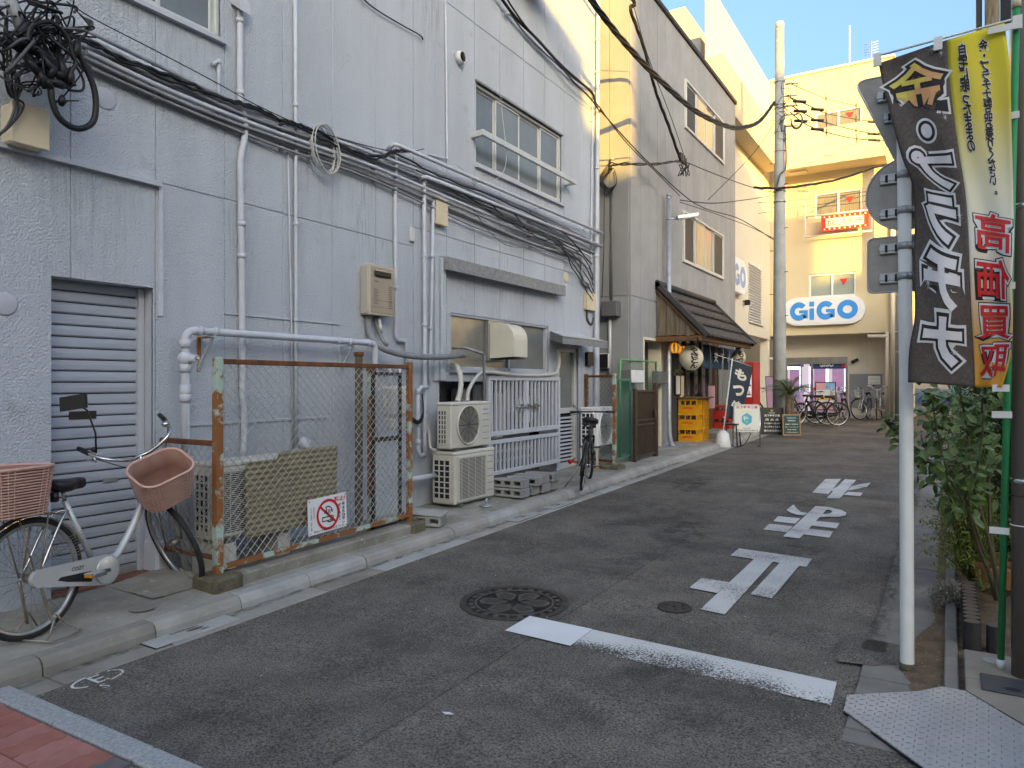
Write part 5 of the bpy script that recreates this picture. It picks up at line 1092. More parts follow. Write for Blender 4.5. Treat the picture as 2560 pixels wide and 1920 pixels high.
b2 = v0.lerp(tp, 0.45); MB().tube([b2+Vector((0,0,-0.02)), b2+Vector((0,0,0.02))], 0.034, 12).build('band', M_rustpost, gp); MB().tube([b2, b2+Vector((-OG,-0.02,0.02))], 0.008, 6).build('hook', M_pipe, gp)
# pipe assembly left of the air conditioners
pa = thing('pipe_loop', 'grey pipe loop with union joints left of the air conditioners', 'pipe', tuple(wp(1045, 970, 0.1)))
P = [wp(1068,968,0.1), wp(1053,968,0.1), wp(1045,978,0.1), wp(1045,1060,0.1), wp(1045,1128,0.1), wp(1050,1138,0.1), wp(1060,1136,0.1)]
MB().tube(P, 0.022, 10).build('run', M_pipe, pa)
for q_ in (P[3], P[4]+Vector((0,0,0.1)), P[2]): MB().tube([q_-Vector((0,0,0.03)), q_+Vector((0,0,0.03))], 0.03, 10).build('coupling', M_pipe, pa)
P = [wp(1024,1204,0.15), wp(1024,1185,0.15), wp(1026,1165,0.15)]; MB().tube(P, 0.025, 10).build('stub', M_pipe, pa); MB().tube([wp(1022,1200,0.15), wp(1090,1188,0.15)], 0.03, 10).build('foot_run', M_pipe, pa)
MB().tube(smooth([wp(1060,1060,0.05), wp(1072,1080,0.08), wp(1076,1118,0.12), wp(1090,1125,0.2)], 5), 0.016, 8).build('hose', M_cableW, pa)
for k in range(5): MB().tube(smooth([wp(1028,1040+3*k,0.12), wp(1045,1052+2*k,0.15), wp(1058,1030+3*k,0.12), wp(1056,985,0.1)], 5), 0.006, 6).build('black_lead', M_cable, pa)
# AC refrigerant hoses
ah = thing('insulated_hoses', 'cream taped hoses rising from the upper air conditioner', 'hose', tuple(wp(1150, 1000, 0.3)))
MB().tube(smooth([W(1143,1004,XW+0.3), W(1150,980,XW+0.3), W(1152,945,XW+0.25), W(1143,918,XW+0.15), W(1135,910,XW+0.0)], 6), 0.03, 10).build('hose', M_cableW, ah)
MB().tube(smooth([W(1168,1003,XW+0.3), W(1172,975,XW+0.28), W(1190,945,XW+0.2), W(1215,930,XW+0.15), W(1300,938,XW+0.1), W(1380,936,XW+0.1), W(1396,920,XW+0.1), W(1398,890,XW+0.1), W(1393,872,XW+0.08)], 6), 0.022, 10).build('hose', M_cableW, ah)
# ------------------------------------------------------------------ air conditioner units
def boxpx(pxc, pyb, e, pxl, pxr, pyt):
    c = G(pxc, pyb, e); x0 = PY(pxl, pyb, c.y).x; y1 = W(pxr, pyb, c.x).y; z1 = W(pxc, pyt, c.x).z
    return x0, c.x, c.y, y1, c.z, z1
M_grille = mat('grille_grey', (0.13,0.128,0.12), rough=0.55)
def ac_unit(label, x0, x1, y0, y1, z0, z1, style, logo=True, m=M_acw):
    t = thing('air_conditioner', label, 'air conditioner', ((x0+x1)/2, (y0+y1)/2, z0)); H, L_ = z1-z0, y1-y0
    MB().cbox(x0, x1, y0, y1, z0, z1-0.03, 0.015).build('casing', m, t); MB().cbox(x0-0.006, x1+0.006, y0-0.006, y1+0.006, z1-0.04, z1, 0.012).build('lid', m, t)
    # coil side: dark opening with a lattice
    MB().box(x0+0.03, x1-0.06, y0-0.003, y0+0.002, z0+0.06, z1-0.09).build('coil', M_dark, t)
    nx, nz = 3, 7
    for i in range(nx+1): x = x0+0.03+(x1-x0-0.09)*i/nx; MB().box(x-0.007, x+0.007, y0-0.012, y0-0.003, z0+0.05, z1-0.08).build('lattice_bar', m, t)
    for i in range(nz+1): z = z0+0.06+(H-0.15)*i/nz; MB().box(x0+0.03, x1-0.06, y0-0.0115, y0-0.0035, z-0.006, z+0.006).build('lattice_bar', m, t)
    yg0, yg1 = (y0+0.06, y0+0.06+min(L_*0.66, H*1.05))
    if style == 'round':
        cy, cz, r_ = (yg0+yg1)/2, z0+H*0.5, H*0.43
        MB().lathe([(r_*1.0,0.0),(r_*1.0,0.02),(r_*0.94,0.024),(r_*0.92,0.002)], 40, (x1, cy, cz), 'x').build('fan_ring', m, t)
        MB().lathe([(r_*0.93,0.0015),(0.001,0.0016)], 32, (x1, cy, cz), 'x').build('fan_opening', M_dark, t)
        for k in range(30):
            zz = cz-r_*0.9+r_*1.8*(k+0.5)/30; hw = math.sqrt(max(0, (r_*0.93)**2-(zz-cz)**2)); MB().box(x1+0.006, x1+0.012, cy-hw, cy+hw, zz-0.0022, zz+0.0022).build('grille_wire', M_grille, t)
        for k in range(6):
            a = math.pi*k/6; MB().obox((x1+0.014, cy, cz), (0,math.cos(a),math.sin(a)), (1,0,0), (0,-math.sin(a),math.cos(a)), r_*0.93, 0.002, 0.003).build('grille_spoke', M_grille, t)
    else:
        MB().box(x1, x1+0.003, yg0, yg1, z0+0.05, z1-0.07).build('fan_opening', M_dark, t)
        s = MB()
        for (p, q_, u, v) in ((yg0-0.02,yg1+0.02,z1-0.075,z1-0.055),(yg0-0.02,yg1+0.02,z0+0.03,z0+0.05),(yg0-0.02,yg0,z0+0.05,z1-0.075),(yg1,yg1+0.02,z0+0.05,z1-0.075)): s.box(x1, x1+0.022, p, q_, u, v)
        s.build('grille_frame', m, t)
        nsl = 30
        for k in range(nsl): z = z0+0.055+(H-0.13)*(k+0.5)/nsl; MB().box(x1+0.008, x1+0.018, yg0, yg1, z-(H-0.13)/nsl*0.20, z+(H-0.13)/nsl*0.16).build('grille_slat', m, t)
        for k in range(4): y = yg0+(yg1-yg0)*(k+0.5)/4; MB().box(x1+0.004, x1+0.009, y-0.003, y+0.003, z0+0.05, z1-0.075).build('grille_rib', m, t)
    for k in range(5): z = z0+H*(0.15+0.14*k); MB().box(x1, x1+0.003, yg1+0.05, y1-0.03, z, z+0.006).build('panel_seam', M_grille, t)
    if logo: put_text('lettering', M_blue, t, 'DAIKIN', (x1+0.002, y1-0.10, z1-0.09), (0,1,0), (0,0,1), w=0.10, h=0.02, bold=0.02)
    for yv in (y0+0.08, y1-0.14): MB().box(x0-0.01, x1+0.01, yv, yv+0.06, z0-0.025, z0).build('foot', M_grille, t)
    return t
x0, x1, y0, y1, z0, z1 = boxpx(1137, 1264, 0.14, 1080, 1236, 1131)
ac_unit('lower of two stacked cream air conditioners with slatted front', x0, x1, y0, y1, z0, z1, 'slat')
for yv in (y0+0.08, y1-0.2): tag(fixn(gslab(x0+0.02, x1-0.02, yv, yv+0.1, 0.09, z0-0.026-gz(yv)-0.002, 0.006).build('support_block', M_block)), ('nearer' if yv < y0+0.2 else 'farther')+' cement support block under the stacked air conditioners', 'block', 'support blocks under the stacked air conditioners')
xu1 = x1-0.03; zu1 = W(1128, 1006, xu1).z; zu0 = z1+0.028
yu0 = W(1128, 1100, xu1).y; ac_unit('upper of two stacked cream air conditioners with round fan grille', PY(1091,1100,yu0).x, xu1, yu0, W(1225,1100,xu1).y, zu0, zu1, 'round')
# ------------------------------------------------------------------ chain link enclosure
EF = 0.19
fa, fb = G(551, 1433, EF), G(1019, 1301, EF); XF = (fa.x+fb.x)/2; fy0, fy1 = fa.y, fb.y
cw = thing('low_concrete_wall', 'low stained concrete footing wall under the chain link fence', 'wall', (XF, (fy0+fy1)/2, gz(4)))
fixn(gslab(XF-0.09, XF+0.09, fy0+0.10, fy1-0.06, 0.06, EF-0.02, 0.012).build('footing', M_conc, cw))
fixn(gslab(XF-0.13, XF+0.13, fy0-0.13, fy0+0.11, 0.06, EF, 0.02).build('end_block', M_moss, cw)); fixn(gslab(XF-0.10, XF+0.12, fy1-0.07, fy1+0.12, 0.06, EF-0.005, 0.02).build('end_block', M_moss, cw))
# mortar slope behind the bicycle wheel
b = MB(); nn_ = 10
mv = [(XW+(XF-0.1-XW)*i/nn_, fy0-0.42+0.42*j/nn_, gz(fy0)+0.105+0.06*(j/nn_)**0.8*math.sin(math.pi*min(1,0.25+0.75*i/nn_))+0.008*noise.noise(Vector((i*0.9,j*0.8,1)))) for j in range(nn_+1) for i in range(nn_+1)]
b.add(mv, [(j*(nn_+1)+i, j*(nn_+1)+i+1, (j+1)*(nn_+1)+i+1, (j+1)*(nn_+1)+i) for j in range(nn_) for i in range(nn_)], True); b.build('mortar_fillet', M_conc, cw)
cf_ = thing('chain_link_fence', 'rusty framed chain link fence enclosing the air conditioner', 'fence', (XF, fy0, gz(fy0)+EF))
zt0 = W(551, 893, XF).z; zr0, zr1 = W(570, 910, XF).z, W(1017, 913, XF).z; zrr = (zr0+zr1)/2; zt1 = W(1020, 905, XF).z
MB().cbox(XF-0.028, XF+0.028, fy0-0.04, fy0+0.015, gz(fy0)+EF-0.02, zt0, 0.004).build('post', M_rustpost, cf_); MB().cbox(XF-0.024, XF+0.024, fy1-0.012, fy1+0.035, gz(fy1)+EF-0.02, zt1, 0.004).build('post', M_rustpost, cf_)
MB().cbox(XF-0.02, XF+0.02, fy0+0.015, fy1-0.012, zrr-0.018, zrr+0.018, 0.004).build('top_rail', M_rust, cf_)
b0, b1 = gz(fy0)+EF+0.035, gz(fy1)+EF+0.055
fixn(MB().prism([(XF-0.018, fy0+0.015, b0-0.016), (XF+0.018, fy0+0.015, b0-0.016), (XF+0.018, fy0+0.015, b0+0.016), (XF-0.018, fy0+0.015, b0+0.016)], (0, fy1-fy0-0.027, b1-b0)).build('bottom_rail', M_rustpost, cf_))
def link_mesh(parent, P, U, V, w, h, pitch, r, m, name='wire_mesh', nrm=None):
    """woven diagonal wires clipped to a w x h rectangle"""
    P, U, V = Vector(P), Vector(U).normalized(), Vector(V).normalized(); N_ = U.cross(V); s = MB()
    for sgn in (1, -1):
        c = -h if sgn > 0 else 0.0
        while c < w + (0 if sgn > 0 else h):
            pts = []
            # line u = c + t (sgn>0)  or u = c - t, v = t
            t0, t1 = 0.0, h
            if sgn > 0: t0 = max(t0, -c); t1 = min(t1, w-c)
            else: t0 = max(t0, c-w); t1 = min(t1, c)
            if t1-t0 > 0.01:
                a = P + U*(c+sgn*t0) + V*t0 + N_*0.0015*sgn; e = P + U*(c+sgn*t1) + V*t1 + N_*0.0015*sgn
                s.tube([a, a.lerp(e,0.5)+N_*random.uniform(-.008,.008), e], r, 3, cap=False)
            c += pitch
    o = s.build(name, m, parent); o['kind'] = 'stuff'; return o
link_mesh(cf_, (XF, fy0+0.015, max(b0,b1)-0.02), (0,1,0), (0,0,1), fy1-fy0-0.03, zrr-max(b0,b1)+0.01, 0.072, 0.0030, M_wire)
# return panel from post to wall
zr2 = W(500, 1106, XF-0.2).z
rf = thing('fence_return', 'short rusty chain link return between fence post and wall', 'fence', (XW, fy0, gz(fy0)+0.1))
MB().cbox(XW, XF-0.03, fy0-0.03, fy0+0.0, zr2-0.018, zr2+0.018, 0.004).build('top_rail', M_rust, rf); MB().cbox(XW, XF-0.03, fy0-0.03, fy0+0.0, gz(fy0)+0.28, gz(fy0)+0.31, 0.004).build('bottom_rail', M_rust, rf)
link_mesh(rf, (XW, fy0-0.015, gz(fy0)+0.30), (1,0,0), (0,0,1), XF-0.03-XW, zr2-gz(fy0)-0.31, 0.072, 0.0030, M_wire)
# AC behind the fence, half hidden by corrugated sheet
xa1 = XF-0.13; ya0 = W(537, 1250, xa1).y; za1 = W(537, 1158, xa1).z; za0 = za1-0.56
ac_unit('weathered air conditioner behind the chain link fence', PY(484,1250,ya0).x, xa1, ya0, ya0+0.80, za0, za1, 'slat', False)
for yv in (ya0+0.05, ya0+0.55): tag(MB().cbox(xa1-0.34, xa1+0.02, yv, yv+0.12, gz(yv)+0.10, za0-0.027, 0.008).build('plastic_foot', M_acw), ('nearer' if yv < ya0+0.2 else 'farther')+' plastic mounting foot under the fenced air conditioner', 'mounting foot', 'mounting feet under the fenced air conditioner')
# corrugated sheet
M_corr = mat('dusty_corrugated_plastic', (0.30,0.245,0.15), (0.23,0.185,0.115), rough=0.6, scale=2.5, spots=(0.20,0.16,0.10), spot_scale=7)
xs = XF-0.05
q1, q2, q3, q4, q5, q6 = [W(*p, xs) for p in ((614,1156),(690,1140),(694,1131),(842,1113),(842,1298),(608,1348))]
nu, nv = 42, 64; vs_ = []
for j in range(nv+1):
    for i in range(nu+1):
        u, v = i/nu, j/nv; y = q1.y+(q4.y-q1.y)*u
        ztop = (q1.z if u < 0.33 else q3.z+(q4.z-q3.z)*(u-0.33)/0.67); zbot = q6.z+(q5.z-q6.z)*u; z = zbot+(ztop-zbot)*v
        vs_.append((xs+0.007*math.sin(z*2*math.pi/0.040)+0.012*(u-0.5)**2, y, z))
b = MB().add(vs_, [(j*(nu+1)+i, j*(nu+1)+i+1, (j+1)*(nu+1)+i+1, (j+1)*(nu+1)+i) for j in range(nv) for i in range(nu)], True)
o = b.build('corrugated_sheet', M_corr); so_ = o.modifiers.new('s', 'SOLIDIFY'); so_.thickness = 0.004; tag(o, 'brown corrugated plastic sheet leaning behind the chain link fence', 'sheet')
# no-smoking sign wired to the fence
xs = XF+0.022; s0, s1, s2, s3 = [W(*p, xs) for p in ((768,1246),(863,1235),(868,1319),(772,1336))]
ns_ = thing('no_littering_sign', 'white sign with red prohibition ring wired to the chain link fence', 'sign', ((xs, (s0.y+s1.y)/2, s3.z)))
cy, cz = (s0.y+s1.y+s2.y+s3.y)/4, (s0.z+s1.z+s2.z+s3.z)/4; sw, sh_ = ((s1.y-s0.y)+(s2.y-s3.y))/2, ((s0.z-s3.z)+(s1.z-s2.z))/2
tl = 0.035
ex, ez = Vector((0, math.cos(tl), math.sin(tl))), Vector((0, -math.sin(tl), math.cos(tl))); SC = Vector((xs, cy, cz))
MB().obox(SC, (1,0,0), ex, ez, 0.004, sw/2, sh_/2).build('plate', M_signw, ns_)
M_redp = mat('red_print', (0.60,0.02,0.025), rough=0.5)
def SP(u, v, d=0.0052): return SC + ex*(u*sw) + ez*(v*sh_) + Vector((d,0,0))
cu, cv, rr_ = 0.0, -0.02, 0.30*sw
ringp = [SC + ex*(cu*sw+rr_*k_*math.cos(a)) + ez*(cv*sh_+rr_*k_*math.sin(a)) + Vector((0.0052,0,0)) for k_ in (1.0, 0.82) for a in [2*math.pi*q_/32 for q_ in range(32)]]
MB().add(ringp, [(k, (k+1) % 32, 32+(k+1) % 32, 32+k) for k in range(32)]).build('prohibition_ring', M_redp, ns_)
MB().obox(SC+ex*(cu*sw)+ez*(cv*sh_)+Vector((0.0054,0,0)), (1,0,0), ex*0.75-ez*0.66, ex*0.66+ez*0.75, 0.0004, rr_*0.9, rr_*0.08).build('prohibition_bar', M_redp, ns_)
# hand dropping a cigarette end, drawn in ink
def ink(pts, w): return MB().tube([SP(u, v, 0.0062) for u, v in pts], w, 4).build('pictogram_line', M_ink, ns_)
ink([(-0.06,0.20),(0.02,0.21),(0.10,0.13),(0.11,0.06)], 0.004); ink([(-0.06,0.20),(-0.04,0.13),(-0.10,0.03)], 0.004); ink([(-0.04,0.13),(-0.05,0.0)], 0.004); ink([(0.0,0.12),(0.0,-0.01)], 0.004); ink([(0.04,0.12),(0.05,0.0)], 0.004); ink([(0.08,0.1),(0.11,0.02)], 0.004)
ink([(-0.15,-0.08),(0.06,-0.08),(0.06,-0.19),(-0.15,-0.19),(-0.15,-0.08)], 0.004); ink([(0.06,-0.08),(0.10,-0.07),(0.14,-0.11),(0.12,-0.17),(0.06,-0.19)], 0.004); ink([(-0.02,-0.21),(0.03,-0.24),(0.12,-0.22)], 0.005)
def stext(body, u, v, m, **kw): return put_text('lettering', m, ns_, body, SP(u, v, 0.0045), ex, ez, off=0.001, **kw)
stext('禁止!', 0.31, 0.36, M_redp, w=0.30*sw, h=0.15*sh_, bold=0.03)
stext('歩きたばこ', 0.41, -0.06, M_ink, vertical=True, h=0.62*sh_, w=0.085*sw, bold=0.02, lines=0.82); stext('ポイ捨て', 0.30, -0.02, M_ink, vertical=True, h=0.50*sh_, w=0.085*sw, bold=0.02, lines=0.82)
stext('大切なまち', -0.36, 0.12, M_ink, vertical=True, h=0.34*sh_, w=0.04*sw, lines=0.82); stext('いつでも清潔 愛する街', -0.43, -0.05, M_ink, vertical=True, h=0.66*sh_, w=0.04*sw, lines=0.82)
stext('きれいで清潔なまちをつくる', 0.02, -0.43, M_ink, w=0.78*sw, h=0.07*sh_, bold=0.02)
for u, v in ((-.47,.45),(.47,.45),(-.47,-.45),(.47,-.45)): MB().ball(SP(u, v, 0.006), 0.006, 8, 4).build('rivet', M_chrome, ns_)
# old posts, frame and gas meter in the right part of the enclosure
for i, (px, yt, yb_, lab) in enumerate(((897, 890, 1245, 'mossy rusted angle post at the back of the enclosure'), (928, 930, 1255, 'thin peeling post behind the chain link mesh near the meter'))):
    a = W(px, yt, XF-0.35+0.1*i); t = thing('old_post', lab, 'post', (a.x, a.y, gz(a.y)+0.1)); MB().cbox(a.x-0.025, a.x+0.025, a.y-0.03, a.y+0.03, gz(a.y)+0.1, a.z, 0.004).build('shaft', M_moss if i == 0 else M_rustpost, t); MB().cbox(a.x-0.032, a.x+0.032, a.y-0.037, a.y+0.037, a.z, a.z+0.035, 0.004).build('cap', M_rust, t)
xo_ = XF-0.16; a, b_ = W(930, 930, xo_), W(1002, 1270, xo_); t = thing('old_window_frame', 'discarded dark window frame standing inside the fence', 'frame', (xo_, (a.y+b_.y)/2, gz(5.5)+0.1)); s = MB(); zlow = gz(5.5)+0.12; zmid = W(930,1100,xo_).z
for (p, q_, u, v) in ((a.y,b_.y,a.z-0.03,a.z),(a.y,b_.y,zlow,zlow+0.04),(a.y,a.y+0.03,zlow,a.z),(b_.y-0.03,b_.y,zlow,a.z),(a.y,b_.y,zmid-0.02,zmid+0.02)): s.cbox(xo_-0.015, xo_+0.015, p, q_, u, v, 0.003)
s.build('sash', M_darkm, t)
MB().box(xo_-0.003, xo_+0.003, a.y+0.02, b_.y-0.02, zlow+0.02, a.z-0.02).build('pane', mat('dusty_clear_glass', (0.55,0.58,0.58), rough=0.15, trans=0.0, alpha=0.22), t)
c = W(988, 1000, XF-0.4); t = thing('gas_meter', 'white gas meter behind the right end of the chain link fence', 'meter', tuple(c)); MB().cbox(c.x-0.1, c.x+0.08, c.y-0.12, c.y+0.12, c.z-0.16, c.z+0.14, 0.03).build('body', M_acw, t); MB().cbox(c.x-0.07, c.x+0.05, c.y-0.09, c.y+0.09, c.z-0.30, c.z-0.165, 0.03).build('lower_body', M_acw, t)
for dy in (-0.07, 0.07): MB().tube([c+Vector((0,dy,0.14)), c+Vector((0,dy,0.30)), c+Vector((-0.3,dy,0.34))], 0.02, 8).build('pipe', M_pipe, t)
# floodlight on the wall behind the sheet
c = W(760, 1110, XW+0.12); t = thing('small_floodlight', 'small round grey floodlight on the wall above the corrugated sheet', 'lamp', tuple(c)); MB().lathe([(0.001,-0.05),(0.03,-0.05),(0.055,0.0),(0.055,0.03),(0.05,0.035),(0.001,0.035)], 16).xf(lambda p: c+Matrix.Rotation(R(60),3,'Y')@p).build('head', M_pipe, t); MB().tube([c+Vector((-0.02,-0.02,-0.03)), c+Vector((-0.12,-0.05,-0.08))], 0.012, 8).build('arm', M_pipe, t)
# ------------------------------------------------------------------ cement blocks
def hollow_block(t, M3, L_=0.39, w=0.19, h=0.10, m=M_block, part='block'):
    s = MB(); n = 3; 
    # frame with three holes through the thickness direction (y)
    xs_ = [-L_/2]; 
    for k in range(n): c = -L_/2+L_*(k+0.5)/n; xs_ += [c-0.042, c+0.042]
    xs_.append(L_/2)
    s.cbox(-L_/2, L_/2, -w/2, w/2, h/2-0.028, h/2, 0.006); s.cbox(-L_/2, L_/2, -w/2, w/2, -h/2, -h/2+0.028, 0.006)
    for k in range(0, len(xs_), 2): s.box(xs_[k], xs_[k+1], -w/2+0.002, w/2-0.002, -h/2+0.02, h/2-0.02)
    s.xf(lambda p: M3 @ p); return s.build(part, m, t)
bc = G(1300, 1235, 0.12)
rb_ = random.Random(9)
spots = [(0.0,0.0,0,0.0),(0.0,0.23,0,0.05),(0.03,0.46,0,-0.04),(0.02,0.68,0,0.03),(-0.02,0.02,1,0.04),(0.04,0.24,1,0.10),(0.02,0.45,1,0.0),(0.05,0.66,1,0.05)]
whr = ['nearest', 'second', 'third', 'farthest']
y_b = G(1265, 1240, 0.1).y-0.05
for i, (dx, dy, lv_, rz) in enumerate(spots):
    p = Vector((G(1330,1250,0.1).x-0.30+dx, y_b+dy, gz(y_b+dy)+0.112+0.052+lv_*0.104))
    t = thing('cement_block', '%s cement block in the %s layer of the pile beside the slatted gate' % (whr[i % 4], ['lower', 'upper'][lv_]), 'cement block', tuple(p), group='pile of cement blocks')
    hollow_block(t, Matrix.Translation(p) @ Matrix.Rotation(rz+(0.02 if lv_ else 0), 4, 'Z') @ Matrix.Rotation(-0.05 if lv_ else 0, 4, 'X'))
c = G(1075, 1318, 0.10); t = thing('cement_block', 'cement block lying at the kerb at the right end of the fence', 'cement block', tuple(c)); hollow_block(t, Matrix.Translation(c+Vector((-0.12,0.06,0.052))) @ Matrix.Rotation(0.35, 4, 'Z'))
p = c+Vector((-0.12,0.08,0.12)); tag(MB().cbox(-0.2,0.2,-0.13,0.13,-0.012,0.012,0.004).xf(lambda q_: p + (Matrix.Rotation(0.4,3,'Z') @ Matrix.Rotation(0.06,3,'Y') @ q_)).build('paving_slab', M_concL), 'pale slab laid on a cement block at the end of the fence', 'slab')
p = G(1050, 1256, 0.12); t = thing('cement_block', 'cement block against the wall behind the end of the fence', 'cement block', tuple(p)); hollow_block(t, Matrix.Translation(p+Vector((-0.15,0.1,0.05))) @ Matrix.Rotation(1.45, 4, 'Z'))
p = G(1215, 1266, 0.1); t = thing('steel_stand', 'small round steel foot beside the stacked air conditioners', 'stand', tuple(p)); MB().lathe([(0.07,0),(0.07,0.012),(0.03,0.02),(0.02,0.03),(0.001,0.032)], 20, p).build('disc', M_galv, t); MB().tube([p+Vector((0,0,0.02)), p+Vector((0.01,0,0.09))], 0.012, 8).build('stub', M_galv, t)
# ------------------------------------------------------------------ bicycles
M_silver = mat('silver_frame_paint', (0.60,0.61,0.60), (0.54,0.55,0.54), rough=0.32, metal=0.35, scale=6)
M_rim = mat('aluminium_rim', (0.50,0.50,0.49), (0.40,0.40,0.39), rough=0.35, metal=0.8, scale=15)
M_oldst = mat('tarnished_steel', (0.36,0.32,0.26), (0.24,0.20,0.16), rough=0.45, metal=0.7, scale=16)
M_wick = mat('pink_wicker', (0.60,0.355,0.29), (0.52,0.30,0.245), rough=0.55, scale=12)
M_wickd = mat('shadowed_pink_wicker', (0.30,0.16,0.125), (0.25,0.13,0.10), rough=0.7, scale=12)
M_leather = mat('black_vinyl', (0.012,0.012,0.014), (0.02,0.02,0.022), rough=0.35, scale=9)
M_bframe = mat('black_frame_paint', (0.016,0.017,0.02), rough=0.3, metal=0.2)
M_blueb = mat('slate_blue_frame_paint', (0.12,0.15,0.22), rough=0.35, metal=0.3)
M_refl = mat('amber_reflector', (0.60,0.22,0.02), rough=0.25); M_reflr = mat('red_reflector', (0.5,0.01,0.01), rough=0.25)
M_lamp = mat('yellowed_lamp', (0.40,0.34,0.16), rough=0.3)
def rrect(w, d, r, n=6):
    pts = []
    for (cx, cy, a0) in ((w/2-r, d/2-r, 0), (-w/2+r, d/2-r, 90), (-w/2+r, -d/2+r, 180), (w/2-r, -d/2+r, 270)):
        for k in range(n+1): a = R(a0+90*k/n); pts.append((cx+r*math.cos(a), cy+r*math.sin(a)))
    return pts
def basket(parent, c, w, d, h, m, md, wire=False, taper=0.82, X=None, dip=0.0):
    """c bottom centre; w along y, d along x"""
    X = X or (lambda p: p); N = 28; nb = 17 if not wire else 6
    top = rrect(d, w, min(w,d)*0.32); n = len(top)
    def lev(f, k=1.0):
        s_ = taper+(1-taper)*f
        return [Vector((c[0]+x*s_*k, c[1]+y*s_*k, c[2]+h*f + (dip*max(0,-x/d*2)*f if dip else 0))) for x, y in top]
    s = MB()
    if not wire:
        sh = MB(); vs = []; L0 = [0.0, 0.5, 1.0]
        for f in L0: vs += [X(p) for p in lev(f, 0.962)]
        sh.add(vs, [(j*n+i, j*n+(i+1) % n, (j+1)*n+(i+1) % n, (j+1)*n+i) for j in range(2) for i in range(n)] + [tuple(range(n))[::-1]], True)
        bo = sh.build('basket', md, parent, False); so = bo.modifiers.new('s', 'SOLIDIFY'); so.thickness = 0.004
    else:
        bo = MB().tube([X(p) for p in lev(1.0)], 0.006, 6, closed=True).build('basket', m, parent, False)
    rim = MB().tube([X(p) for p in lev(1.0)], 0.009 if not wire else 0.006, 8, closed=True).build('basket_rim', m, bo, False) if not wire else None
    for k in range(nb):
        f = (k+0.5)/nb; pts = lev(f)
        if not wire: pts = [Vector((c[0]+(p.x-c[0])*(1+0.012*(1 if (i+k) % 2 else -1)), c[1]+(p.y-c[1])*(1+0.012*(1 if (i+k) % 2 else -1)), p.z)) for i, p in enumerate(pts)]
        s.tube([X(p) for p in pts], 0.0052 if not wire else 0.0025, 5 if not wire else 4, closed=True)
    if wire:
        for i in range(n): s.tube([X(lev(0.0)[i]), X(lev(1.0)[i])], 0.0025, 4, cap=False)
        for i in range(0, n//2): s.tube([X(lev(0)[i]), X(lev(0)[n-1-i])], 0.0025, 4, cap=False)
    else:
        for i in range(n): s.tube([X(lev(0.0, 1.012)[i]), X(lev(1.0, 1.012)[i])], 0.0038, 4, cap=False)
    o = s.build('weave', m, bo, False); o['kind'] = 'stuff'
    return bo
def make_wheel(parent, C, axis, up, R_, m_rim, near, name='wheel', w_t=0.019):
    """wheel centre C, axle axis, tyre radius w_t"""
    axis = Vector(axis).normalized(); u = Vector(up) - axis*Vector(up).dot(axis); u.normalize(); v = axis.cross(u); n = 48 if near else 28
    ring = lambda r, off=0.0: [C + (u*math.cos(a)+v*math.sin(a))*r + axis*off for a in [2*math.pi*k/n for k in range(n)]]
    rimR = R_-2*w_t-0.004
    rim = MB(); prof = [(rimR+0.010, -0.013), (rimR+0.004, -0.013), (rimR-0.010, -0.006), (rimR-0.010, 0.006), (rimR+0.004, 0.013), (rimR+0.010, 0.013)]
    vs = [p for r, o in prof for p in ring(r, o)]; rim.add(vs, [(i*n+k, i*n+(k+1) % n, (i+1)*n+(k+1) % n, (i+1)*n+k) for i in range(5) for k in range(n)], True)
    wo = rim.build(name, m_rim, parent, False)
    MB().tube(ring(R_-w_t), w_t, 10, closed=True).build('tyre', M_rubber, wo, False)
    MB().tube([C-axis*0.045, C-axis*0.03, C-axis*0.028, C+axis*0.028, C+axis*0.03, C+axis*0.045], [0.012,0.012,0.025,0.025,0.012,0.012], 12).build('hub', M_oldst, wo, False)
    ns = 28; allb = MB()
    for k in range(ns):
        a = 2*math.pi*k/ns; sd = 1 if k % 2 else -1; a2 = a + 0.55*(1 if (k//2) % 2 else -1)
        p = C + (u*math.cos(a2)+v*math.sin(a2))*0.024 + axis*0.028*sd; q = C + (u*math.cos(a)+v*math.sin(a))*(rimR-0.006)
        if near: MB().tube([p, q], 0.0014, 4, cap=False).build('spoke', M_oldst, wo, False)
        else: allb.tube([p, q], 0.0016, 3, cap=False)
    if not near: allb.build('spokes', M_oldst, wo, False)['kind'] = 'stuff'
    return wo
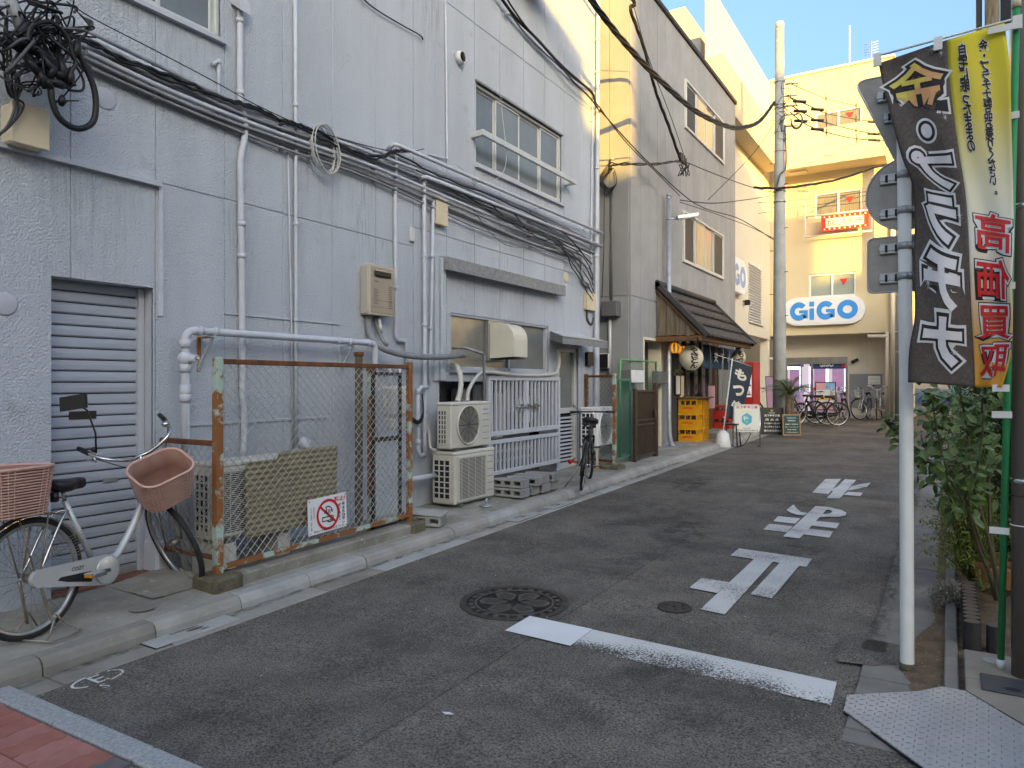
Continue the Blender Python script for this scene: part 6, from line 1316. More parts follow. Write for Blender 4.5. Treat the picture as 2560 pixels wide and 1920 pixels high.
def bicycle(label, loc, heading, lean=0.0, steer=0.0, R_=0.33, wb=1.09, near=False, fm=M_silver, front=None, rear=None, guard=True, flat=False, mirror=False, stand='double', seat_h=0.80, fender=True, name='bicycle', group='parked bicycles'):
    t = thing(name, label, 'bicycle', loc, rot=(0,0,0), group=group); t.rotation_mode = 'XYZ'
    t.rotation_euler = (Matrix.Rotation(heading, 3, 'Z') @ Matrix.Rotation(lean, 3, 'X')).to_euler()
    B = lambda s, nm, m, p=None: s.build(nm, m, p or t, False)
    rh = Vector((0,0,R_)); fh0 = Vector((wb,0,R_)); bb = Vector((0.44,0,0.275)); ha = R(68); ax = Vector((-math.cos(ha),0,math.sin(ha)))
    hb = fh0 + Vector((-0.045,0,0)) + ax*0.40; ht = hb + ax*0.15
    seat = Vector((0.235,0,seat_h-0.07))
    SM = Matrix.Translation(hb) @ Matrix.Rotation(steer, 4, ax) @ Matrix.Translation(-hb); X = lambda p: SM @ Vector(p)
    n = 12 if near else 8
    mid = hb + ax*0.05
    if flat: dt = [mid, bb]
    else: dt = smooth([mid, mid+Vector((-0.05,0,-0.10)), mid+Vector((-0.16,0,-0.27)), bb+Vector((0.16,0,0.06)), bb+Vector((0.02,0,0.0))], 4)
    fr_ = B(MB().tube(dt, 0.024 if not flat else 0.02, n), 'frame', fm)
    B(MB().tube([bb, seat], 0.017, n), 'seat_tube', fm, fr_); B(MB().tube([seat, Vector((0.225,0,seat_h+0.0))], 0.013, n), 'seat_post', M_chrome, fr_)
    B(MB().tube([hb, ht], 0.021, n), 'head_tube', fm, fr_)
    if flat: B(MB().tube([hb+ax*0.11, bb.lerp(seat, 0.72)], 0.017, n), 'top_tube', fm, fr_)
    for sd in (-1, 1):
        B(MB().tube([bb+Vector((0,0.03*sd,0)), rh+Vector((0.02,0.055*sd,0))], 0.009, 8), 'chain_stay', fm, fr_)
        B(MB().tube(smooth([bb.lerp(seat,0.86), rh+Vector((0.17,0.05*sd,0.30)), rh+Vector((0.0,0.058*sd,0.0))], 4) if not flat else [bb.lerp(seat,0.8), rh+Vector((0,0.058*sd,0))], 0.0085, 8), 'seat_stay', M_chrome if near else fm, fr_)
    make_wheel(t, rh, (0,1,0), (0,0,1), R_, M_rim, near)
    fw = [X(fh0), X(fh0+Vector((0,1,0)))]
    make_wheel(t, fw[0], fw[1]-fw[0], (0,0,1), R_, M_rim, near)
    fk = B(MB().tube([X(hb), X(hb-ax*0.05)], 0.017, 8), 'fork', fm)
    for sd in (-1, 1): B(MB().tube([X(p) for p in smooth([hb-ax*0.03+Vector((0,0.02*sd,0)), hb-ax*0.06+Vector((0,0.045*sd,0)), fh0.lerp(hb,0.4)+Vector((-0.015,0.05*sd,0)), fh0+Vector((0,0.05*sd,0))], 4)], [0.013]*7+[0.012]*3+[0.009]*3, 8), 'fork_blade', M_chrome if not flat else fm, fk)
    st = ht+ax*(0.10 if not flat else 0.17); B(MB().tube([X(ht), X(st)], 0.012, 8), 'stem', M_chrome, fk)
    # handlebar
    if flat: hp = [st+Vector((0.04,0.30*s_,0.0)) if abs(s_) == 1 else st+Vector((0.06,0,0)) for s_ in (-1, 0, 1)]; grips = [(Vector((0.045,-0.18,0))+st, Vector((0.04,-0.30,0))+st), (Vector((0.045,0.18,0))+st, Vector((0.04,0.30,0))+st)]
    else:
        half = [Vector((0,0.0,0)), Vector((0.015,0.06,0.01)), Vector((0.04,0.13,0.06)), Vector((0.02,0.21,0.10)), Vector((-0.08,0.255,0.10)), Vector((-0.20,0.275,0.085))]
        hp = [Vector((p.x,-p.y,p.z))+st for p in half[::-1]] + [p+st for p in half[1:]]
        grips = [(half[4].lerp(half[5],0.2)*1.0+st, half[5]+st)]; grips.append((Vector((grips[0][0].x,-grips[0][0].y,grips[0][0].z)), Vector((grips[0][1].x,-grips[0][1].y,grips[0][1].z))))
    hb_ = B(MB().tube([X(p) for p in (smooth(hp, 5) if not flat else hp)], 0.0115, 8), 'handlebar', M_chrome if not flat else M_black)
    for a, b_ in grips:
        d = (b_-a).normalized(); B(MB().tube([X(a), X(a+d*0.01), X(b_+d*0.01)], [0.014,0.017,0.016], 8), 'grip', M_black, hb_)
        B(MB().tube(smooth([X(a-d*0.03+Vector((0,0,-0.01))), X(a-d*0.02+Vector((0.04,0,-0.03))), X(a+d*0.05+Vector((0.055,0,-0.04))), X(b_+Vector((0.06,0,-0.05)))], 4), 0.006, 6), 'brake_lever', M_chrome, hb_)
        if near: B(MB().tube(smooth([X(a+Vector((0.02,0,-0.02))), X(a.lerp(st,0.5)+Vector((0.13,0,-0.03))), X(st+Vector((0.09,0,-0.08))), X(hb+Vector((0.02,0,0.02)))], 5), 0.003, 5), 'brake_cable', M_black, hb_)
    if near: B(MB().ball(X(grips[0][0]+Vector((0.05,-0.03,0.02))), 0.028, 12, 8, (1,1,0.8)), 'bell', M_chrome, hb_)
    # saddle
    sp_ = [(-0.13,0.0),(-0.12,0.07),(-0.08,0.105),(-0.02,0.10),(0.04,0.055),(0.10,0.028),(0.145,0.02),(0.155,0.0)]; outl = sp_ + [(x,-y) for x, y in sp_[::-1][1:-1]]
    s = MB(); N_ = len(outl); zz = seat_h
    lv = [(0.75,0.055),(0.95,0.048),(1.0,0.03),(0.98,0.0),(0.85,-0.012)]
    vs = [Vector((0.225+x*k, y*k, zz+h+(0.012 if x < -0.08 else 0.0))) for k, h in lv for x, y in outl]
    s.add(vs, [(j*N_+i, (j+1)*N_+i, (j+1)*N_+(i+1) % N_, j*N_+(i+1) % N_) for j in range(4) for i in range(N_)] + [tuple(range(N_)), tuple(range(4*N_, 5*N_))[::-1]], True)
    so_ = fixn(B(s, 'saddle', M_leather))
    for sd in (-1, 1): B(MB().tube([(0.12,0.06*sd,zz-0.06),(0.12,0.06*sd,zz-0.005)], 0.022, 10), 'spring', M_black, so_)
    # cranks and chain guard on the right side
    B(MB().tube([bb+Vector((0,-0.06,0)), bb+Vector((0,0.06,0))], 0.022, 12), 'bottom_bracket', M_chrome, fr_)
    if guard:
        n2 = 16; rA, rB = 0.092, 0.048; cA, cB = bb, rh+Vector((-0.005,0,0)); pts = []
        for k in range(n2+1): a = -math.pi/2+math.pi*k/n2; pts.append(Vector((cA.x+rA*math.cos(a), 0, cA.z+rA*math.sin(a))))
        for k in range(n2+1): a = math.pi/2+math.pi*k/n2; pts.append(Vector((cB.x+rB*math.cos(a), 0, cB.z+rB*math.sin(a))))
        gd = fixn(B(MB().prism([p+Vector((0,-0.085,0)) for p in pts], (0,0.028,0)), 'chain_case', fm))
        if near:
            slot = [Vector((0.12,-0.0865,0.312)), Vector((0.33,-0.0865,0.298)), Vector((0.345,-0.0865,0.262)), Vector((0.32,-0.0865,0.235)), Vector((0.16,-0.0865,0.275)), Vector((0.10,-0.0865,0.298))]
            B(MB().poly(slot), 'case_slot', M_dark, gd); B(MB().lathe([(0.001,0),(0.08,0.0),(0.088,0.006)], 28).xf(lambda p: Vector((bb.x+p.x, -0.087-0.006+p.z, bb.z+p.y))), 'chain_disc', M_silver, gd)
            vs, fs = letter('COZY', w=0.085, h=0.022, bold=0.02); sl_ = math.atan2(bb.z-rh.z+0.04, 0.44)
            B(MB().add([(0.235+x*math.cos(sl_)-y*math.sin(sl_), -0.0862, 0.335+x*math.sin(sl_)+y*math.cos(sl_)) for x, y in vs], fs), 'lettering', M_ink, gd)
    for sd, an in ((-1, R(190)), (1, R(10))):
        tip = bb+Vector((0.16*math.cos(an), 0.105*sd, -0.16*math.sin(an)*0.2+0.01)); B(MB().tube([bb+Vector((0,0.10*sd,0)), tip], [0.013,0.010], 8), 'crank', M_chrome, fr_)
        pc = tip+Vector((0,0.055*sd,0)); pd = B(MB().cbox(pc.x-0.045, pc.x+0.045, pc.y-0.045, pc.y+0.045, pc.z-0.013, pc.z+0.013, 0.005), 'pedal', M_black if flat else M_chrome)
        for q in (-1, 1): B(MB().box(pc.x-0.047*q-0.003, pc.x-0.047*q+0.003, pc.y-0.028, pc.y+0.028, pc.z-0.008, pc.z+0.008), 'reflector', M_refl, pd)
    # mudguards
    if fender:
        def fend(C, xf, a0, a1, nm, m):
            s = MB(); rr = R_+0.018; k_ = 14; vs = []
            for i in range(k_+1):
                a = R(a0+(a1-a0)*i/k_)
                for (dy, dr) in ((-0.028,-0.014),(-0.018,-0.002),(0.0,0.002),(0.018,-0.002),(0.028,-0.014)): vs.append(xf(Vector((C.x+(rr+dr)*math.cos(a), dy, C.z+(rr+dr)*math.sin(a)))))
            s.add(vs, [(i*5+j, i*5+j+1, (i+1)*5+j+1, (i+1)*5+j) for i in range(k_) for j in range(4)], True); o = B(s, nm, m); md_ = o.modifiers.new('s','SOLIDIFY'); md_.thickness = 0.0015; return o
        fend(rh, lambda p: p, 20, 195, 'rear_mudguard', M_chrome if near else M_bframe)
        fend(fh0, X, 95 if near else 35, 165, 'front_mudguard', M_bframe)
    # rack
    if rear or near:
        rk = B(MB().tube([(0.18,0.05,0.66),(0.05,0.06,0.69),(-0.28,0.06,0.69),(-0.28,-0.06,0.69),(0.05,-0.06,0.69),(0.18,-0.05,0.66)], 0.006, 6), 'rear_rack', M_oldst)
        for sd in (-1, 1):
            B(MB().tube([(-0.01,0.065*sd,R_),(-0.10,0.06*sd,0.69)], 0.005, 6), 'rack_stay', M_oldst, rk); B(MB().tube([(0.01,0.065*sd,R_),(0.08,0.06*sd,0.69)], 0.005, 6), 'rack_stay', M_oldst, rk)
        for k in range(3): B(MB().tube([(-0.2+0.1*k,-0.06,0.69),(-0.2+0.1*k,0.06,0.69)], 0.005, 6), 'rack_bar', M_oldst, rk)
    if rear: basket(t, (-0.14,0,0.70), rear[0], rear[1], rear[2], *rear[3:])
    if front:
        fo = hb+ax*0.12
        basket(t, (fo.x+0.20, 0, fo.z-0.12+(0.05 if near else 0)), *front, X=X)
        B(MB().tube([X(fo), X(fo+Vector((0.07,0,0.02)))], 0.01, 8), 'basket_bracket', M_black, fk)
        for sd in (-1, 1): B(MB().tube([X(fh0+Vector((0,0.06*sd,0))), X((fo.x+0.20,0.06*sd,fo.z-0.12))], 0.005, 6), 'basket_stay', M_oldst, fk)
        lp = fo+Vector((0.10,0.0,-0.20)); B(MB().tube([X(lp), X(lp+Vector((0.06,0,-0.01)))], [0.028,0.034], 12), 'headlamp', M_lamp, fk)
    if stand == 'double':
        for sd in (-1, 1):
            B(MB().tube(smooth([(0.0,0.075*sd,R_-0.02),(0.03,0.085*sd,R_*0.5),(0.06,0.10*sd,0.06)], 3), 0.009, 8), 'stand_leg', M_oldst)
            B(MB().tube(smooth([(0.06,0.10*sd,0.10),(0.00,0.13*sd,0.02),(-0.05,0.17*sd,0.008),(0.06,0.20*sd,0.008),(0.16,0.17*sd,0.008),(0.12,0.12*sd,0.05),(0.06,0.10*sd,0.13)], 4), 0.006, 6), 'stand_foot', M_oldst)
        B(MB().tube([(-0.04,-0.17,0.008),(-0.06,0.0,0.012),(-0.04,0.17,0.008)], 0.006, 6), 'stand_bar', M_oldst)
    elif stand == 'side': B(MB().tube([(0.02,0.07,R_-0.05),(0.10,0.22,0.0)], 0.008, 8), 'kickstand', M_oldst)
    if near:   # skirt guard and skirt-side mesh, mirror, lock
        g = MB()
        for i in range(9):
            a = R(20+i*9); g.tube([(0.05*math.cos(a)+0.0,0.07,R_+0.05*math.sin(a)),(0.30*math.cos(a),0.062,R_+0.30*math.sin(a))], 0.0015, 4, cap=False)
        for k in range(5): r_ = 0.14+0.04*k; g.tube([(r_*math.cos(R(a)),0.066,R_+r_*math.sin(R(a))) for a in range(18,96,12)], 0.0015, 4, cap=False)
        B(g, 'skirt_guard', M_oldst)['kind'] = 'stuff'
        g = MB()
        for k in range(8): g.tube([(0.30,-0.07,0.42+0.018*k),(0.20,-0.075,0.40+0.018*k),(0.08,-0.07,0.42+0.018*k)], 0.0016, 4, cap=False)
        B(g, 'wire_guard', M_oldst)['kind'] = 'stuff'
    if mirror:
        a = grips[1][0]; q = [X(a+Vector((0.02,0.03,0.0))), X(a+Vector((0.02,0.03,0.10))), X(a+Vector((-0.02,0.0,0.20)))]
        B(MB().tube([q[0], q[0]+Vector((0.0,0,0.13)), q[0]+Vector((-0.03,0.03,0.28)), q[0]+Vector((-0.07,0.06,0.31))], 0.006, 6), 'mirror_arm', M_black, hb_)
        mc = q[0]+Vector((-0.09,0.07,0.33)); B(MB().obox(mc, (0.29,-0.96,0.12), (0.96,0.29,0), (0,0,1), 0.080, 0.016, 0.045), 'mirror', M_black, hb_)
    return t
ry, rx_ = 2.03, -4.36
o = bicycle('silver city bicycle with two pink wicker baskets beside the shutter', (rx_, ry, gz(ry)+0.100), R(104.5), lean=R(-2.5), steer=R(-112), near=True, R_=0.335, wb=1.10,
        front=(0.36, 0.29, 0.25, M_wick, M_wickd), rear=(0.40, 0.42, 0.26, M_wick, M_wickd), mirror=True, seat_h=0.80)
# ------------------------------------------------------------------ the gap between the buildings
M_green = mat('green_fence_paint', (0.06,0.22,0.14), (0.05,0.18,0.12), rough=0.55, scale=8)
M_greenp = mat('light_green_paint', (0.12,0.33,0.14), (0.10,0.28,0.12), rough=0.5, scale=8)
M_brown = mat('brown_painted_metal', (0.075,0.050,0.036), (0.05,0.034,0.026), rough=0.5, metal=0.2, scale=10)
M_greyb = mat('dark_grey_box', (0.13,0.135,0.14), (0.11,0.115,0.12), rough=0.5, scale=4)
cf = G(1540, 1163, 0.12); XC = cf.x
a = G(1466, 1150, 0.12); b_ = G(1536, 1166, 0.13)
fy = a.y; f2 = thing('small_chain_fence', 'small rusty chain link panel in front of the gap air conditioner', 'fence', (b_.x, b_.y, b_.z))
p0, p1 = Vector((W(1466,1100,-4.93).x, W(1466,1100,-4.93).y, 0)), Vector((b_.x, b_.y, 0)); u_ = (p1-p0); Lf = u_.length; u_.normalize()
ztf = W(1466, 938, -4.93).z
for p, m in ((p0, M_rust), (p1, M_rustpost)): MB().cbox(p.x-0.025, p.x+0.025, p.y-0.025, p.y+0.025, gz(p.y)+0.1, ztf+0.02, 0.004).build('post', m, f2)
MB().obox((p0+p1)/2+Vector((0,0,ztf-0.02)), u_, (-u_.y,u_.x,0), (0,0,1), Lf/2, 0.018, 0.018).build('top_rail', M_rust, f2); MB().obox((p0+p1)/2+Vector((0,0,gz(p1.y)+0.2)), u_, (-u_.y,u_.x,0), (0,0,1), Lf/2, 0.018, 0.018).build('bottom_rail', M_rust, f2)
link_mesh(f2, (p0.x, p0.y, gz(p1.y)+0.2), u_, (0,0,1), Lf, ztf-gz(p1.y)-0.24, 0.08, 0.0024, M_wire)
fixn(MB().cbox(p1.x-0.16, p1.x+0.14, p1.y-0.16, p1.y+0.12, gz(p1.y)+0.05, gz(p1.y)+0.16, 0.02).build('footing', M_moss, f2))
# green mesh fence from there towards the brown gate
g1 = G(1575, 1150, 0.12); gq = Vector((g1.x, g1.y, 0)); f3 = thing('green_mesh_fence', 'green mesh fence panel beside the brown gate', 'fence', tuple(g1))
u3 = gq-p1; L3 = u3.length; u3.normalize(); zg = W(1578, 946, g1.x).z
for p in (p1+u3*0.06, gq): MB().cbox(p.x-0.02, p.x+0.02, p.y-0.02, p.y+0.02, gz(p.y)+0.1, zg, 0.004).build('post', M_green, f3)
for zz in (zg-0.02, gz(p1.y)+0.22): MB().obox((p1+gq)/2+Vector((0,0,zz)), u3, (-u3.y,u3.x,0), (0,0,1), L3/2, 0.015, 0.015).build('rail', M_green, f3)
link_mesh(f3, (p1.x+u3.x*0.06, p1.y+u3.y*0.06, gz(p1.y)+0.22), u3, (0,0,1), L3-0.06, zg-gz(p1.y)-0.25, 0.055, 0.0026, M_green)
# green pipe frame further back
xg = g1.x-0.35; q0, q1 = W(1550, 912, xg), W(1640, 905, xg); f4 = thing('green_pipe_rail', 'light green pipe rail with mesh behind the brown gate', 'railing', (xg, q0.y, gz(12)))
zt_ = W(1640, 905, xg).z
MB().tube([(xg,q0.y,gz(12)), (xg,q0.y,zt_), (xg,q1.y,zt_), (xg,q1.y,gz(12))], 0.022, 8).build('frame', M_greenp, f4); link_mesh(f4, (xg,q0.y,gz(12)+0.3), (0,1,0), (0,0,1), q1.y-q0.y, zt_-gz(12)-0.3, 0.09, 0.002, M_greenp)
# small AC in the gap on a stand
xa = p1.x-0.12; ya = p1.y+0.12; zA1 = W(1484, 1045, xa-0.3).z; zA0 = gz(ya)+0.42
ac_unit('white air conditioner on a stand in the gap between the buildings', xa-0.42, xa-0.12, ya-0.2, ya+0.5, zA0, zA0+0.60, 'round', False, M_white)
st_ = thing('unit_stand', 'pale metal stand under the gap air conditioner', 'stand', (xa-0.27, ya, gz(ya)+0.11))
for dx in (-0.40, -0.14):
    for dy in (-0.18, 0.45): MB().box(xa+dx-0.015, xa+dx+0.015, ya+dy-0.015, ya+dy+0.015, gz(ya)+0.11, zA0-0.03).build('leg', M_acw, st_)
for dy in (-0.18, 0.45): MB().box(xa-0.42, xa-0.12, ya+dy-0.018, ya+dy+0.018, zA0-0.06, zA0-0.027).build('rail', M_acw, st_)
# brown slatted gate
h0 = G(1589, 1154, 0.1); h1 = G(1640, 1148, 0.12); bg = thing('brown_gate', 'brown slatted metal gate left of the street lamp', 'gate', tuple(h0))
xb_ = h0.x; yb0, yb1 = h0.y, W(1636, 1100, xb_).y; zg1 = W(1590, 975, xb_).z; zg0 = gz(yb0)+0.15
s = MB()
for (p, q_, u, v) in ((yb0,yb1,zg1-0.04,zg1),(yb0,yb1,zg0,zg0+0.04),(yb0,yb0+0.04,zg0+0.04,zg1-0.04),(yb1-0.04,yb1,zg0+0.04,zg1-0.04),(yb0+0.04,yb1-0.04,zg0+0.52,zg0+0.55),(yb0+0.04,yb1-0.04,zg0+0.60,zg0+0.63)): s.cbox(xb_-0.02, xb_+0.02, p, q_, u, v, 0.004)
s.build('frame', M_brown, bg)
for k in range(16): yv = yb0+0.05+(yb1-yb0-0.1)*(k+0.5)/16; MB().box(xb_-0.012, xb_+0.006, yv-0.012, yv+0.012, zg0+0.04, zg1-0.04).build('slat', M_brown, bg)
MB().cbox(xb_-0.04, xb_+0.04, yb1+0.01, yb1+0.09, gz(yb1)+0.05, zg1+0.12, 0.006).build('gate_post', M_brown, bg); MB().cbox(xb_-0.03, xb_+0.03, yb0-0.07, yb0-0.01, gz(yb0)+0.05, zg1+0.02, 0.006).build('gate_post', M_brown, bg)
MB().cbox(xb_+0.02, xb_+0.06, yb1-0.1, yb1-0.04, zg0+0.65, zg0+0.78, 0.01).build('latch', M_brown, bg)
# boxes on the side wall and beyond
def simplebox(name, label, cat, px0, px1, py0, py1, Y, d, m, face='y', lidm=None):
    if face == 'y': a, b_ = PY(px0, py0, Y-d), PY(px1, py1, Y-d); t = thing(name, label, cat, (a.x, Y, b_.z)); MB().cbox(a.x, b_.x, Y-d, Y, b_.z, a.z, 0.012).build('case', m, t); MB().cbox(a.x+0.01, b_.x-0.01, Y-d-0.008, Y-d+0.002, b_.z+0.01, a.z-0.01, 0.004).build('lid', lidm or m, t)
    else: a, b_ = W(px0, py0, Y+d), W(px1, py1, Y+d); t = thing(name, label, cat, (Y, a.y, b_.z)); MB().cbox(Y, Y+d, a.y, b_.y, b_.z, a.z, 0.012).build('case', m, t); MB().cbox(Y+d-0.002, Y+d+0.008, a.y+0.01, b_.y-0.01, b_.z+0.01, a.z-0.01, 0.004).build('lid', lidm or m, t)
    return t
t = simplebox('cable_box', 'dark grey cable box on the shaded side wall in the gap', 'cable box', 1502, 1542, 753, 790, Y20, 0.22, M_greyb)
MB().tube([PY(1530,475,Y20-0.05), PY(1530,640,Y20-0.05), PY(1529,752,Y20-0.05)], 0.022, 8).build('riser', M_greyb, t); MB().tube([PY(1525,790,Y20-0.08), PY(1524,940,Y20-0.08)], 0.03, 8).build('down_pipe', M_aluW, t); MB().tube([PY(1511,470,Y20-0.03), PY(1510,620,Y20-0.03), PY(1505,745,Y20-0.03)], 0.010, 6).build('black_cable', M_cable, t)
simplebox('electric_meter', 'dark electric meter with pale cover on the side wall in the gap', 'meter', 1496, 1521, 884, 921, Y20, 0.15, M_acw, lidm=M_black)
t = simplebox('letter_box', 'grey and white letter box on the wall behind the brown gate', 'letter box', 1577, 1610, 923, 958, X2, 0.2, M_greyb, 'x', M_white)
simplebox('grey_cabinet', 'dark grey cabinet on the wall beside the lamp post', 'cabinet', 1647, 1668, 928, 960, X2, 0.14, M_greyb, 'x')
# small grey ramp before the tavern
rp_ = [G(*p) for p in ((1640,1122),(1690,1098),(1760,1108),(1690,1133),(1630,1140))]
M_ramp = mat('grey_ramp', (0.28,0.29,0.31), (0.23,0.24,0.255), rough=0.7, scale=6)
o = MB().prism([(p.x, p.y, gz(p.y)+0.02) for p in rp_], (0,0,0.09)).build('entry_ramp', M_ramp); tag(fixn(o), 'grey ramp slab between the lamp post and the beer crates', 'ramp')
# ------------------------------------------------------------------ street lamp
b0_ = G(1684, 1129, 0.0); sl_ = thing('street_lamp', 'slim grey street lamp with bent foot before the tavern', 'street lamp', tuple(b0_))
px_ = W(1674, 900, b0_.x-0.05); ytop = b0_.y-0.05; xt = PY(1672, 600, ytop).x; zt = PY(1676, 490, ytop).z
MB().tube(smooth([b0_+Vector((0.02,0.05,-0.02)), b0_+Vector((-0.02,0.0,0.10)), (xt+0.02, ytop, b0_.z+0.28), (xt, ytop, b0_.z+0.6)], 4) + [Vector((xt, ytop, zt))], 0.048, 14).build('pole', M_galv, sl_)
MB().lathe([(0.05,0),(0.052,0.03),(0.03,0.05),(0.001,0.052)], 14, (xt,ytop,zt)).build('cap', M_galv, sl_)
la = Vector((xt, ytop, PY(1676, 548, ytop).z)); MB().tube([la, la+Vector((0.12,0.1,0.02))], 0.02, 8).build('bracket', M_galv, sl_)
MB().obox(la+Vector((0.30,0.22,0.07)), (0.8,0.58,0.16), (-0.58,0.8,0), (-0.13,-0.1,0.98), 0.21, 0.065, 0.03).build('lamp_head', M_galv, sl_); MB().obox(la+Vector((0.34,0.25,0.045)), (0.8,0.58,0.16), (-0.58,0.8,0), (-0.13,-0.1,0.98), 0.15, 0.05, 0.012).build('lens', M_white, sl_)
for zz in (PY(1674,495,ytop).z, PY(1674,548,ytop).z, PY(1674,812,ytop).z): MB().lathe([(0.052,-0.012),(0.052,0.012)], 14, (xt,ytop,zz)).build('band', M_chrome, sl_)
# ------------------------------------------------------------------ tavern
M_rtile = mat('dark_roof_tile', (0.045,0.046,0.050), (0.034,0.035,0.038), rough=0.6, scale=7, bump=0.2, bscale=80)
M_oldw = mat('weathered_planks', (0.17,0.135,0.10), (0.09,0.068,0.05), rough=0.85, scale=3, stretch=(6,6,0.7), bump=0.4, bscale=50)
M_woodb = mat('brown_timber', (0.16,0.075,0.035), (0.10,0.048,0.024), rough=0.6, scale=4, stretch=(5,5,0.6))
M_corrd = mat('dark_corrugated_metal', (0.05,0.048,0.048), (0.035,0.033,0.033), rough=0.55, metal=0.3, scale=4)
cy0, cy1 = W(1690, 800, X2).y, W(1832, 800, X2).y
cy0 = W(1687, 740, X2).y; zc1 = W(1700, 735, X2).z
XE = W(1760, 840, X2).x
ce = W(1762, 838, X2+0.85); XE = X2+0.95; ez = W(1762, 838, XE).z; cyE0 = W(1762, 838, XE).y; cyE1 = W(1882, 862, XE).y
cn = thing('tiled_canopy', 'dark tiled pent roof canopy over the tavern entrance', 'canopy', (X2, cy0, ez))
yA, yB = cyE0-0.05, cyE1
def cp(u, v, d=0.0):     # u along street 0..1, v from eave 0 to wall 1
    sl = Vector((X2-XE, 0, zc1-ez)); n_ = Vector((zc1-ez, 0, XE-X2)).normalized()
    return Vector((XE, yA+(yB-yA)*u, ez)) + sl*v + n_*d
fixn(MB().prism([cp(0,0,-0.05), cp(0,1,-0.05), cp(0,1,0.0), cp(0,0,0.0)], (0, yB-yA, 0)).build('deck', M_woodb, cn))
rows, cols = 4, 11
for r_ in range(rows):
    for c_ in range(cols):
        s = MB(); n = 4; vs = []
        for k in range(n+1):
            u = (c_+k/n)/cols; wv = 0.014*math.cos(2*math.pi*k/n)
            for v_, dd_ in ((r_/rows-0.02, 0.075+wv), ((r_+1)/rows, 0.012+wv*0.8)): vs.append(cp(u, v_, dd_))
        vs += [p-Vector((0,0,0.035)) for p in vs]; m_ = 2*(n+1)
        fs = [(2*k, 2*k+2, 2*k+3, 2*k+1) for k in range(n)] + [(2*k, m_+2*k, m_+2*k+2, 2*k+2) for k in range(n)]
        fixn(s.add(vs, fs, False).build('roof_tile', M_rtile, cn))
for u in (0.0, 1.0): fixn(MB().prism([cp(u,-0.03,-0.03), cp(u,1.02,-0.03), cp(u,1.02,0.09), cp(u,-0.03,0.09)], (0, 0.10 if u == 0 else -0.10, 0)).build('verge', M_rtile, cn))
MB().tube([cp(0,1.0,0.06), cp(1,1.0,0.06)], 0.07, 8).build('ridge', M_rtile, cn)
npl = 4
for k in range(npl):
    x0, x1 = X2+0.02+(XE-X2-0.2)*k/npl, X2+0.015+(XE-X2-0.2)*(k+1)/npl-0.004
    zt0 = ez+(zc1-ez)*(1-(x0-X2)/(XE-X2)); zt1_ = ez+(zc1-ez)*(1-(x1-X2)/(XE-X2))
    fixn(MB().prism([(x0,yA+0.06,ez+0.02),(x1,yA+0.06,ez+0.02),(x1,yA+0.06,zt1_-0.02),(x0,yA+0.06,zt0-0.02)], (0,0.03,0)).build('gable_plank', M_oldw, cn))
MB().cbox(X2, XE-0.1, yA+0.0, yA+0.1, ez-0.10, ez+0.0, 0.006).build('gable_beam', M_woodb, cn); MB().cbox(XE-0.14, XE-0.04, yA, yB, ez-0.10, ez-0.02, 0.006).build('eave_beam', M_woodb, cn)
# shop interior and front
XI = X2-0.35
ti = thing('tavern_entrance', 'dark timber tavern front with sliding doors', 'shop front', (XI, SHOP[0], gz(16)))
MB().box(XI-0.05, XI-0.02, SHOP[0], SHOP[1], gz(14), SHOP[3]+0.1).build('inner_wall', mat('dim_interior', (0.05,0.035,0.03), (0.025,0.02,0.018), rough=0.8, scale=2), ti)
for k in range(7): yv = SHOP[0]+0.75+k*0.62; MB().cbox(XI-0.02, XI+0.05, yv, yv+0.07, gz(yv)+0.05, SHOP[3], 0.005).build('timber_post', M_woodb, ti)
for k in range(6): yv = SHOP[0]+0.82+k*0.62; MB().box(XI-0.01, XI+0.0, yv, yv+0.55, gz(yv)+(0.75 if k % 2 else 0.1), SHOP[3]-0.3).build('pane', M_glass, ti); MB().box(XI, XI+0.01, yv, yv+0.55, gz(yv)+0.05, gz(yv)+0.7).build('kick_panel', M_woodb if k % 2 else M_tanl, ti)
MB().box(XI-0.02, XI+0.06, SHOP[0], SHOP[1], SHOP[3]-0.25, SHOP[3]-0.15).build('lintel', M_woodb, ti)
MB().box(XI, X2-0.3, SHOP[0], SHOP[1], gz(14)-0.05, gz(16)+0.12).build('floor', M_concL, ti); MB().box(XI-0.2, X2-0.3, SHOP[0], SHOP[1], SHOP[3], SHOP[3]+0.02).build('ceiling', M_woodb, ti)
s = MB(); yv = SHOP[0]+0.02
vs = []; nC = 40
for k in range(nC+1): yy_ = SHOP[0]+0.02+0.72*k/nC; xx_ = X2-0.05+0.012*math.sin(k*math.pi/2); vs += [(xx_, yy_, gz(yy_)+0.1), (xx_, yy_, SHOP[3])]
o = s.add(vs, [(2*k, 2*k+2, 2*k+3, 2*k+1) for k in range(nC)], False).build('corrugated_cladding', M_corrd, ti); o.modifiers.new('s','SOLIDIFY').thickness = 0.004
posters = [((1691,940),(1700,985),M_offw,''),((1703,940),(1710,990),M_beige,''),((1701,990),(1706,1030),M_signw,'おでん'),((1771,965),(1787,1020),M_pink,'')]
